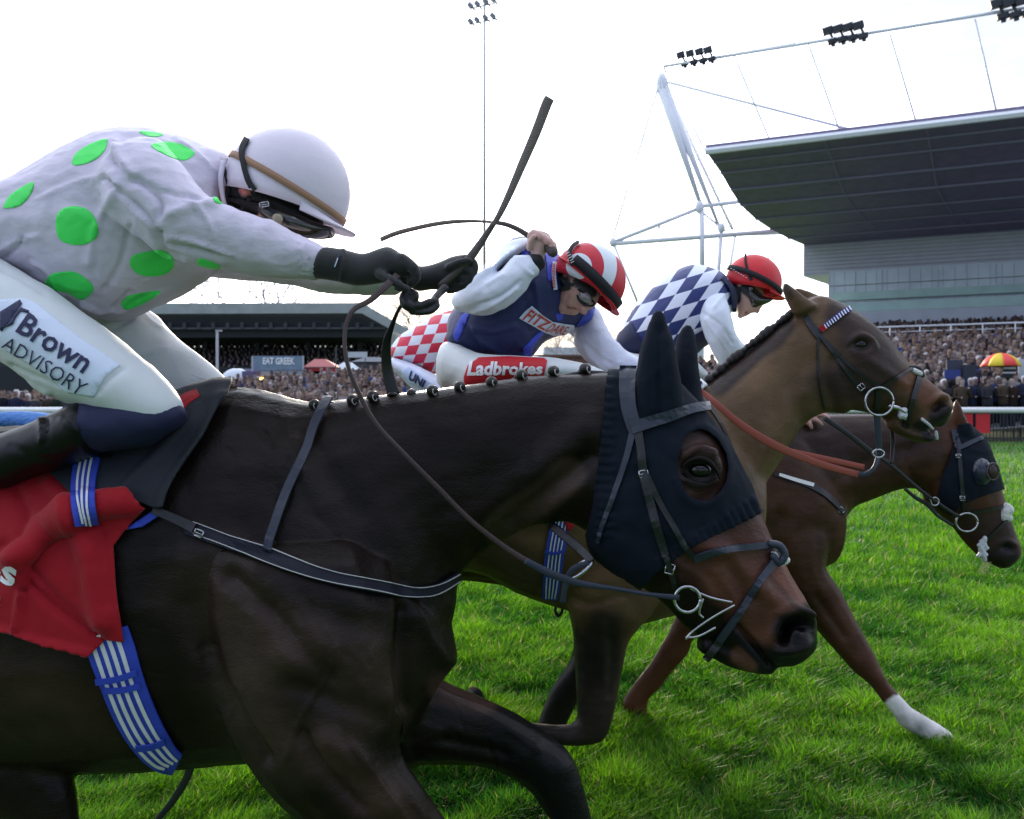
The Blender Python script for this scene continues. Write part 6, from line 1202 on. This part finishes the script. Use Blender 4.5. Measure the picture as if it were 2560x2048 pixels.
for pl_ in ([(690, 830), (735, 815), (720, 870), (680, 960), (655, 1005), (630, 960), (660, 880)], [(1020, 318), (1060, 320), (1120, 400), (1160, 480), (1140, 500), (1080, 400)], [(1250, 380), (1330, 370), (1370, 430), (1330, 560), (1270, 600), (1260, 500)], [(1090, 600), (1180, 540), (1130, 640), (1060, 730), (1040, 720)], [(1540, 790), (1590, 780), (1560, 850), (1490, 905), (1460, 900)], [(1100, 1060), (1200, 950), (1260, 930), (1180, 1020), (1150, 1110), (1115, 1110)], [(1320, 820), (1370, 820), (1360, 860), (1330, 866)]):
    shell('royal_panel', vestB, poly('C', pl_, 3), m_blus, vestB, .0015, .001)
TV = bvh(vestB)
pb_ = shell('name_patch', vestB, poly('C', [(1158, 768), (1230, 830), (1300, 876), (1380, 890), (1440, 898), (1446, 918), (1390, 965), (1300, 966), (1230, 940), (1150, 895), (1070, 852), (1110, 806)]), m_patch, vestB, .003, .002)
TPb = bvh(pb_, vestB)
lettering('lettering', 'FITZ', [px('C', 1092, 858), px('C', 1238, 932), px('C', 1292, 878), px('C', 1152, 790)], TPb, m_redl, pb_, .004, .02, maxe=.04)
lettering('lettering', 'DARE', [px('C', 1242, 936), px('C', 1375, 962), px('C', 1410, 908), px('C', 1300, 884)], TPb, m_redl, pb_, .004, .01, maxe=.04)
slB = [(1180, 330, 960, 380, YB-.14, .075), (1100, 380, 850, 560, YB-.20, .08), (960, 470, 640, 690, YB-.235, .075), (900, 560, 650, 790, YB-.25, .07), (960, 520, 820, 830, YB-.26, .062), (1040, 440, 960, 790, YB-.265, .055), (1120, 430, 1090, 690, YB-.27, .048), (1165, 440, 1160, 590, YB-.27, .04), (1185, 470, 1190, 560, YB-.27, .034)]
sB = union('sleeve', [loft('C', slB, 4, 22)], .006, 3, m_wsilkg, jb); fold(sB, 15, 9, .005)
sculpt(sB, 'C', [([(760, 810), (900, 760), (1060, 650)], 12, .008), ([(800, 760), (950, 700), (1080, 600)], 10, -.006), ([(1050, 440), (1110, 520), (1160, 560)], 12, .006), ([(860, 620), (960, 560)], 12, .005)])
slB2 = [(1480, 780, 1420, 960, YB+.10, .07), (1600, 790, 1440, 960, YB+.08, .08), (1650, 900, 1460, 1060, YB+.04, .075), (1720, 1000, 1530, 1150, YB, .065), (1800, 1080, 1620, 1210, YB-.03, .06), (1885, 1130, 1720, 1230, YB-.05, .05), (1900, 1180, 1820, 1260, YB-.05, .04)]
sB2 = union('sleeve', [loft('C', slB2, 4, 20)], .006, 3, m_wsilk, jb); fold(sB2, 19, 8, .006)
sculpt(sB2, 'C', [([(1450, 960), (1530, 1080), (1640, 1200)], 14, .006), ([(1500, 1000), (1600, 1100), (1700, 1160)], 10, -.006), ([(1640, 1220), (1700, 1170), (1760, 1150)], 8, .006)])
wmesh('cuff', *tube([P('C', 1160, 450, YB-.27), P('C', 1190, 480, YB-.27)], .058, 18, False), m_blackc, jb, True) if False else None
union('cuff', [loft('C', [(1140, 425, 1205, 545, YB-.27, .040), (1185, 412, 1245, 505, YB-.27, .036)], 2, 16)], .005, 1, m_blackc, jb)
YHb = YB-.27
handB = union('hand', [loft('C', [(1150, 400, 1235, 480, YHb, .026), (1130, 350, 1250, 420, YHb, .03), (1128, 310, 1290, 370, YHb, .032), (1150, 275, 1290, 310, YHb, .03)], 3, 16), finger('C', [(1150, 300, YHb-.01, 28), (1170, 275, YHb-.015, 26), (1210, 290, YHb-.03, 22), (1212, 310, YHb-.034, 19)]), finger('C', [(1200, 310, YHb-.02, 26), (1240, 308, YHb-.03, 25), (1262, 340, YHb-.036, 21)]),
    finger('C', [(1240, 320, YHb-.015, 26), (1280, 330, YHb-.028, 24), (1290, 365, YHb-.034, 20)]), finger('C', [(1260, 340, YHb-.01, 24), (1305, 355, YHb-.02, 22), (1310, 390, YHb-.028, 18)]), finger('C', [(1140, 380, YHb-.025, 22), (1150, 330, YHb-.036, 20), (1170, 300, YHb-.04, 17)])], .003, 1, m_skin, jb)
paint(handB, (.55, .36, .32), [([(1200, 290), (1290, 340)], 16, (.50, .28, .25), 1)], 'C')
hB, fB = helmet('C', 1548, 585, .727, .687, 252, 232, .100, YB-.13, m_capw, jb, 0, .45)
# hoops on the cap: real rings round a point low on its near side
uvp(hB); m = m_hoops = mat('hooped_cap', (.7, .75, .82), .5, bump=.3, bscale=14, bd=.01); t = m.node_tree; g_ = t.nodes.new('ShaderNodeAttribute'); g_.attribute_name = 'uvp'
vm = t.nodes.new('ShaderNodeVectorMath'); vm.operation = 'DISTANCE'; vm.inputs[1].default_value = (*px('C', 1475, 500), 0); rp = t.nodes.new('ShaderNodeValToRGB'); rp.color_ramp.interpolation = 'CONSTANT'
dv_ = t.nodes.new('ShaderNodeMath'); dv_.operation = 'DIVIDE'; dv_.inputs[1].default_value = 320/2.695; t.links.new(g_.outputs['Vector'], vm.inputs[0]); t.links.new(vm.outputs['Value'], dv_.inputs[0]); t.links.new(dv_.outputs[0], rp.inputs[0])
el = rp.color_ramp.elements; wc, rc = (.70, .75, .82, 1), (.55, .012, .03, 1); el[0].position = 0; el[0].color = wc; el[1].position = .27; el[1].color = rc
for p_, c_ in ((.53, wc), (.80, rc)): q_ = el.new(p_); q_.color = c_
t.links.new(rp.outputs[0], t.nodes['Principled BSDF'].inputs['Base Color']); hB.data.materials[0] = m
kk = fB[4]; V = []; F = []
for i in range(5):
    for j in range(17):
        th = (j/16-.5)*2.2; e_ = i/4; ex = 60*kk*e_*math.cos(th*.7)
        V.append(fB[0]+fB[1]*(math.cos(th)*252*kk+ex)+fB[3]*math.sin(th)*.098+fB[2]*(-.012-ex*.25)*(1 if True else 0))
for i in range(4):
    for j in range(16): q = i*17+j; F.append((q, q+1, q+18, q+17))
pk = wmesh('peak', V, F, m_capr, hB, True); s = pk.modifiers.new('t', 'SOLIDIFY'); s.thickness = .005
rim(fB, 252, 232, .098, -40, 26, m_blackc, 'goggle_band', hB, .006, -1.5, 2.2, .006)
rim(fB, 252, 232, .098, -56, -40, m_capr, 'cap_edge', hB, .002, -2.9, 2.9, .003)
strap('harness_strap', 'C', [(1480, 350), (1440, 380), (1420, 430), (1440, 500)], [18, 20, 24, 26], bvh(hB), m_blackc, hB, .008, .003)
for i in range(6): strap('strap_mark', 'C', [(1396+i*7, 420+i*14), (1418+i*7, 408+i*14)], 4, bvh(hB), m_letw, hB, .0125, .0008, k=2, nx=1)
gb2 = wmesh('goggles', *tube([P('C', x, y, YB-.205+.0003*abs(x-1500)) for x, y in ((1462, 660), (1464, 700), (1484, 738), (1525, 762), (1562, 768), (1578, 750), (1548, 712), (1500, 672), (1466, 655))], .0034, 8, True, 1, 3), m_blackc, jb, True)
wmesh('goggle_lens', *ball(P('C', 1514, 712, YB-.190), (.024, .020, .017), 16, 10, (Vector((.8, 0, -.6)), Vector((0, 1, 0)), Vector((.6, 0, .8)))), mat('clear_lens', (.22, .20, .20), .1, spec=.8), gb2, True)
for pts in ([(1345, 470), (1320, 560), (1315, 640)], [(1330, 560), (1390, 610), (1440, 630)], [(1320, 640), (1370, 655), (1420, 645)]): strap('chin_strap', 'C', pts, 22, bvh(bodyB), m_blackc, jb, .003, .003, YB-.09)
nb = strap('collar_tape', 'C', [(1305, 478), (1298, 540), (1304, 610), (1312, 660)], 26, TV, m_patch, vestB, .004, .002, YB-.1)
lettering('lettering', 'FITZDARES', [px('C', 1292, 486), px('C', 1298, 650), px('C', 1314, 648), px('C', 1310, 486)], bvh(nb, vestB), m_redl, nb, .003, .03, maxe=.05)
brB = union('breeches', [loft('C', [(590, 1010, 560, 1330, YB-.08, .14), (680, 1035, 640, 1350, YB-.1, .15), (800, 1090, 720, 1380, YB-.17, .12), (1000, 1105, 960, 1300, YB-.2, .09), (1250, 1115, 1240, 1290, YB-.22, .08), (1450, 1145, 1440, 1290, YB-.22, .072), (1580, 1180, 1570, 1290, YB-.22, .06), (1660, 1215, 1640, 1310, YB-.22, .045)], 3, 20), loft('C', [(700, 1080, 700, 1300, YB+.1, .12), (1200, 1110, 1200, 1280, YB+.2, .09), (1600, 1170, 1580, 1280, YB+.2, .07)], 3, 14)], .008, 3, m_breech, jb)
fold(brB, 41, 9, .004)
union('boot', [loft('C', [(1640, 1250, 1600, 1340, YB-.24, .05), (1500, 1300, 1480, 1480, YB-.24, .06), (1200, 1420, 1200, 1600, YB-.24, .05), (900, 1520, 900, 1680, YB-.24, .045), (780, 1600, 860, 1740, YB-.24, .04)], 3, 14)], .009, 3, m_boot, jb)
TBb = bvh(brB)
rp_ = shell('leg_patch', brB, poly('C', [(800, 1118), (1000, 1110), (1240, 1122), (1262, 1140), (1250, 1190), (1236, 1245), (1100, 1262), (700, 1300), (702, 1240), (728, 1170)]), m_redp, brB, .002, .002)
lettering('lettering', 'Ladbrokes', [px('C', 722, 1240), px('C', 1228, 1226), px('C', 1234, 1158), px('C', 742, 1142)], bvh(rp_, brB), m_letw, rp_, .004, .035, maxe=.04)
wb = empty('riding_whip', tuple(P('C', 1150, 300, YHb)), 'curved dark whip swung back over the shoulder of the blue-vested jockey', 'whip')
wmesh('shaft', *tube([P('C', 1300, 405, YHb-.03), P('C', 1270, 372, YHb-.02), P('C', 1200, 330, YHb), P('C', 1130, 292, YHb), P('C', 1060, 250, YHb), P('C', 980, 218, YHb), P('C', 900, 205, YHb)], [.016, .014, .010, .0085, .0075, .007, .006], 12, True, 1, 3), m_cork, wb, True)
wmesh('flap', *strap3('C', [(915, 208, YHb), (840, 200, YHb), (740, 197, YHb), (620, 202, YHb), (500, 218, YHb), (360, 248, YHb), (240, 280, YHb), (138, 322, YHb)], [16, 15, 20, 25, 27, 28, 29, 28], .012), m_whip, wb, True)

# ---------------------------------------------------------------- rider with navy and white diamonds (far horse)
YD = 3.55
jd = empty('person', tuple(P('n', 1650, 1000, YD)), 'jockey in navy and white diamond silks and a plain red cap', 'jockey')
torD = [(400, 720, 420, 900, YD, .10), (430, 640, 560, 920, YD, .16), (560, 490, 720, 930, YD, .18), (700, 365, 860, 900, YD, .19), (850, 285, 960, 820, YD, .195), (960, 282, 1040, 760, YD, .19), (1060, 320, 1100, 640, YD, .15), (1110, 380, 1150, 600, YD, .10), (1150, 450, 1160, 570, YD, .07)]
bodyD = union('body', [loft('D', [(a+20, b+40, c-10, d-40, e, f*.8) for a, b, c, d, e, f in torD], 2, 14),
    loft('D', [(1120, 390, 1140, 590, YD-.01, .05), (1180, 370, 1180, 520, YD-.01, .06), (1240, 340, 1200, 600, YD-.01, .07), (1310, 360, 1210, 630, YD-.01, .066), (1360, 430, 1250, 625, YD-.01, .055), (1375, 500, 1290, 600, YD-.01, .045)], 3, 16),
    cap('D', [(1320, 560, YD-.02, 20), (1338, 588, YD-.02, 14), (1330, 598, YD-.02, 10)], 8), cap('D', [(1210, 620, YD-.01, 18), (1215, 625, YD-.01, 16)], 8), cap('D', [(1268, 590, YD-.02, 12), (1272, 600, YD-.02, 9)], 8), cap('D', [(1245, 612, YD-.02, 12), (1255, 616, YD-.02, 10)], 8), ball(P('D', 1208, 405, YD-.072), (.012, .008, .018)),
    loft('D', [(1000, 560, 1060, 700, YD-.14, .05), (1180, 900, 1100, 950, YD-.14, .04)], 2, 12)], .006, 2, m_skin, jd)
paint(bodyD, (.52, .32, .27), [([(1170, 400), (1170, 500)], 40, (.02, .025, .04), 6), ([(1250, 430), (1330, 500)], 34, (.02, .02, .025), 5), ([(1208, 405)], 14, (.5, .22, .18), 5), ([(1262, 598), (1250, 604)], 6, (.35, .1, .09), 3)], 'D')
sculpt(bodyD, 'D', [([(1240, 600), (1272, 592)], 5, -.006), ([(1210, 540), (1225, 590)], 10, -.003)])
m_dia = two('diamond_silk', (.66, .70, .82), (.010, .024, .14), 'check', (116/2.695, -34/2.695), (-74/2.695, 112/2.695), px('D', 735, 398), .5)
silkD = union('silks', [loft('D', torD, 4, 28)], .008, 4, m_dia, jd); fold(silkD, 51, 5, .006); uvp(silkD)
slD = [(1100, 480, 950, 520, YD-.14, .07), (1130, 560, 945, 600, YD-.18, .075), (1150, 640, 960, 690, YD-.20, .07), (1180, 730, 1000, 800, YD-.20, .062), (1215, 790, 1040, 880, YD-.19, .055), (1250, 830, 1090, 960, YD-.17, .05), (1260, 880, 1150, 1010, YD-.15, .045)]
sD = union('sleeve', [loft('D', slD, 4, 20)], .007, 3, m_wsilkg, jd); fold(sD, 55, 8, .006)
sculpt(sD, 'D', [([(980, 640), (1060, 760), (1150, 900)], 12, .007), ([(960, 600), (1080, 680), (1160, 800)], 10, -.006), ([(1100, 480), (1040, 560)], 12, .007)])
shell('navy_hip', silkD, poly('D', [(385, 740), (480, 660), (560, 820), (600, 905), (560, 920), (420, 860), (378, 800)]), m_navyp, silkD, .003, .002)
strap('collar', 'D', [(1085, 370), (1140, 430), (1160, 500), (1165, 590)], [24, 30, 34, 22], bvh(silkD, bodyD), m_navyc, jd, .005, .006, YD-.08)
hD, fD = helmet('D', 1300, 395, .894, .447, 190, 188, .098, YD-.01, m_capr, jd, 55, .4)
rim(fD, 190, 188, .098, -8, 26, m_blackc, 'goggle_band', hD, .005, -1.7, 3.0, .006)
strap('harness_strap', 'D', [(1250, 205), (1252, 260), (1265, 320), (1290, 380)], [14, 16, 18, 22], bvh(hD), m_blackc, hD, .004, .003)
for i in range(9): strap('strap_mark', 'D', [(1130+i*15, 292+i*9), (1140+i*15, 286+i*9+6)], 4, bvh(hD), m_letw, hD, .0125, .0008, k=2, nx=1)
wmesh('cap_button', *ball(P('D', 1400, 240, YD-.01), .008), m_capr, hD, True)
union('goggles', [loft('D', [(1285, 420, 1265, 520, YD-.06, .02), (1330, 470, 1290, 565, YD-.05, .035), (1380, 490, 1320, 568, YD-.03, .045), (1430, 500, 1400, 535, YD-.01, .04)], 3, 14)], .0045, 2, m_lens, jd)
buckle('D', 1285, 436, YD-.085, 10, 8, 10, jd)
brD = union('breeches', [loft('D', [(400, 850, 440, 1050, YD-.05, .14), (560, 880, 600, 1080, YD-.12, .13), (720, 850, 760, 1060, YD-.17, .10), (880, 900, 880, 1050, YD-.2, .08), (990, 1000, 950, 1080, YD-.2, .06)], 3, 18), loft('D', [(600, 900, 600, 1060, YD+.14, .1), (960, 1000, 940, 1080, YD+.2, .07)], 2, 14)], .01, 3, m_breech, jd)
union('boot', [loft('D', [(980, 1020, 960, 1120, YD-.22, .055), (800, 1120, 800, 1250, YD-.22, .055), (500, 1230, 500, 1340, YD-.22, .045), (420, 1300, 480, 1420, YD-.22, .04)], 3, 14)], .01, 3, m_boot, jd)
shell('waist_band', silkD, poly('D', [(890, 760), (990, 700), (1000, 820), (950, 950), (900, 960), (910, 880)]), m_navyp, silkD, .004, .003)
YF = 3.42
handD = union('hand', [loft('G', [(330, 1060, 400, 1200, YF, .026), (420, 1050, 440, 1150, YF, .026), (490, 1060, 500, 1120, YF, .022)], 2, 12), finger('G', [(430, 1100, YF-.02, 22), (500, 1100, YF-.03, 20), (560, 1128, YF-.03, 15)]), finger('G', [(420, 1130, YF-.02, 22), (470, 1150, YF-.03, 20), (505, 1182, YF-.03, 15)]), finger('G', [(390, 1150, YF-.02, 22), (410, 1180, YF-.03, 19), (422, 1210, YF-.03, 14)]), finger('G', [(470, 1080, YF-.015, 20), (530, 1075, YF-.02, 17), (548, 1090, YF-.02, 13)]), finger('G', [(380, 1090, YF+.02, 22), (420, 1070, YF+.03, 18), (460, 1065, YF+.03, 14)])], .004, 1, m_skin, jd)
paint(handD, (.48, .27, .23), [], 'G')
union('forearm', [loft('D', [(1180, 830, 1120, 980, YD-.16, .045), (1400, 1000, 1350, 1120, YD-.17, .04), (1600, 1160, 1570, 1270, YD-.15, .034), (1680, 1230, 1660, 1300, YD-.14, .03)], 3, 14)], .007, 2, m_wsilk, jd)

# ---------------------------------------------------------------- rider in red and white checks, mostly hidden, and his horse
DX, YC = -1.42, 4.35
h4 = empty('horse', (-.1, 4.4, 0), 'fourth horse almost hidden behind the neck of the near horse', 'horse')
o4 = union('body', [loft('n', [(900, 1060, 900, 1180, 4.4, .16), (960, 1010, 960, 1270, 4.4, .24), (1150, 1000, 1150, 1290, 4.4, .27), (1300, 1000, 1300, 1320, 4.4, .26), (1420, 1010, 1420, 1340, 4.4, .22), (1480, 1060, 1460, 1300, 4.4, .16)], 3, 20), loft('n', [(1380, 1010, 1440, 1300, 4.4, .17), (1460, 1005, 1520, 1220, 4.4, .13), (1560, 1010, 1600, 1140, 4.4, .09), (1640, 1010, 1640, 1130, 4.4, .08), (1690, 1060, 1650, 1140, 4.4, .07), (1740, 1150, 1700, 1190, 4.4, .05)], 3, 16),
    leg('n', [(1400, 1200, 1480, 1220, 4.3, .1), (1440, 1380, 1490, 1380, 4.3, .06), (1460, 1520, 1500, 1520, 4.3, .045), (1470, 1600, 1500, 1600, 4.3, .035), (1450, 1660, 1490, 1660, 4.3, .045)]), leg('n', [(920, 1150, 1020, 1180, 4.3, .12), (930, 1300, 1000, 1300, 4.3, .08), (880, 1440, 930, 1450, 4.3, .045), (860, 1600, 910, 1600, 4.3, .04)])], .014, 3, m_coat, h4)
paint(o4, (.035, .02, .014), [])
jc = empty('person', tuple(P('n', 1060, 1000, YC)), 'jockey in red and white checked silks, mostly hidden behind the blue-vested jockey', 'jockey')
m_chk = two('check_silk', (.62, .02, .06), (.70, .73, .80), 'check', (79/2.695, -8/2.695), (-26/2.695, 66/2.695), px('C', 375, 905), .55)
torC = [(212, 1085, 260, 1140, YC, .10), (225, 1030, 330, 1170, YC, .16), (290, 960, 440, 1210, YC, .18), (400, 890, 540, 1230, YC, .19), (520, 830, 660, 1200, YC, .20), (640, 795, 780, 1130, YC, .20), (760, 800, 880, 1080, YC, .18), (860, 850, 940, 1040, YC, .12)]
bodyC = union('body', [loft('C', [(a+20, b+30, c-10, d-30, e, f*.8) for a, b, c, d, e, f in torC], 2, 14), cap('C', [(900, 930, YC, 60), (1000, 960, YC, 85), (1040, 1000, YC, 70)], 12)], .012, 2, m_skin, jc); paint(bodyC, SKIN, [])
silkC = union('silks', [loft('C', torC, 4, 26)], .009, 4, m_chk, jc); fold(silkC, 61, 5, .007); uvp(silkC)
helmet('C', 1010, 950, .85, .5, 95, 100, .10, YC-.01, m_capr, jc, 30, .4)
union('sleeve', [loft('C', [(760, 860, 740, 960, YC-.15, .06), (900, 980, 840, 1080, YC-.18, .055), (1050, 1060, 1020, 1130, YC-.15, .045)], 2, 14)], .01, 2, m_capw, jc)
brC = union('breeches', [loft('C', [(225, 1110, 260, 1230, YC-.08, .14), (330, 1150, 330, 1300, YC-.14, .12), (430, 1190, 420, 1370, YC-.19, .10), (520, 1240, 500, 1400, YC-.2, .085), (580, 1290, 540, 1420, YC-.2, .07)], 3, 18), loft('C', [(300, 1150, 320, 1260, YC+.1, .1), (560, 1280, 520, 1390, YC+.2, .07)], 2, 12)], .009, 3, m_wsilk, jc); fold(brC, 71, 8, .005)
union('boot', [loft('C', [(560, 1320, 520, 1420, YC-.22, .055), (400, 1400, 400, 1500, YC-.22, .055), (200, 1460, 200, 1540, YC-.22, .045)], 3, 12)], .012, 3, m_boot, jc)
sp_ = shell('leg_patch', brC, poly('C', [(290, 1205), (330, 1180), (400, 1225), (480, 1290), (520, 1330), (440, 1330), (340, 1290), (290, 1250)]), mat('pale_blue_patch', (.42, .52, .72), .6), brC, .003, .002)
lettering('lettering', 'UNI', [px('C', 325, 1262), px('C', 425, 1318), px('C', 446, 1275), px('C', 345, 1205)], bvh(sp_, brC), m_navyp, sp_, .005, .05, maxe=.05)
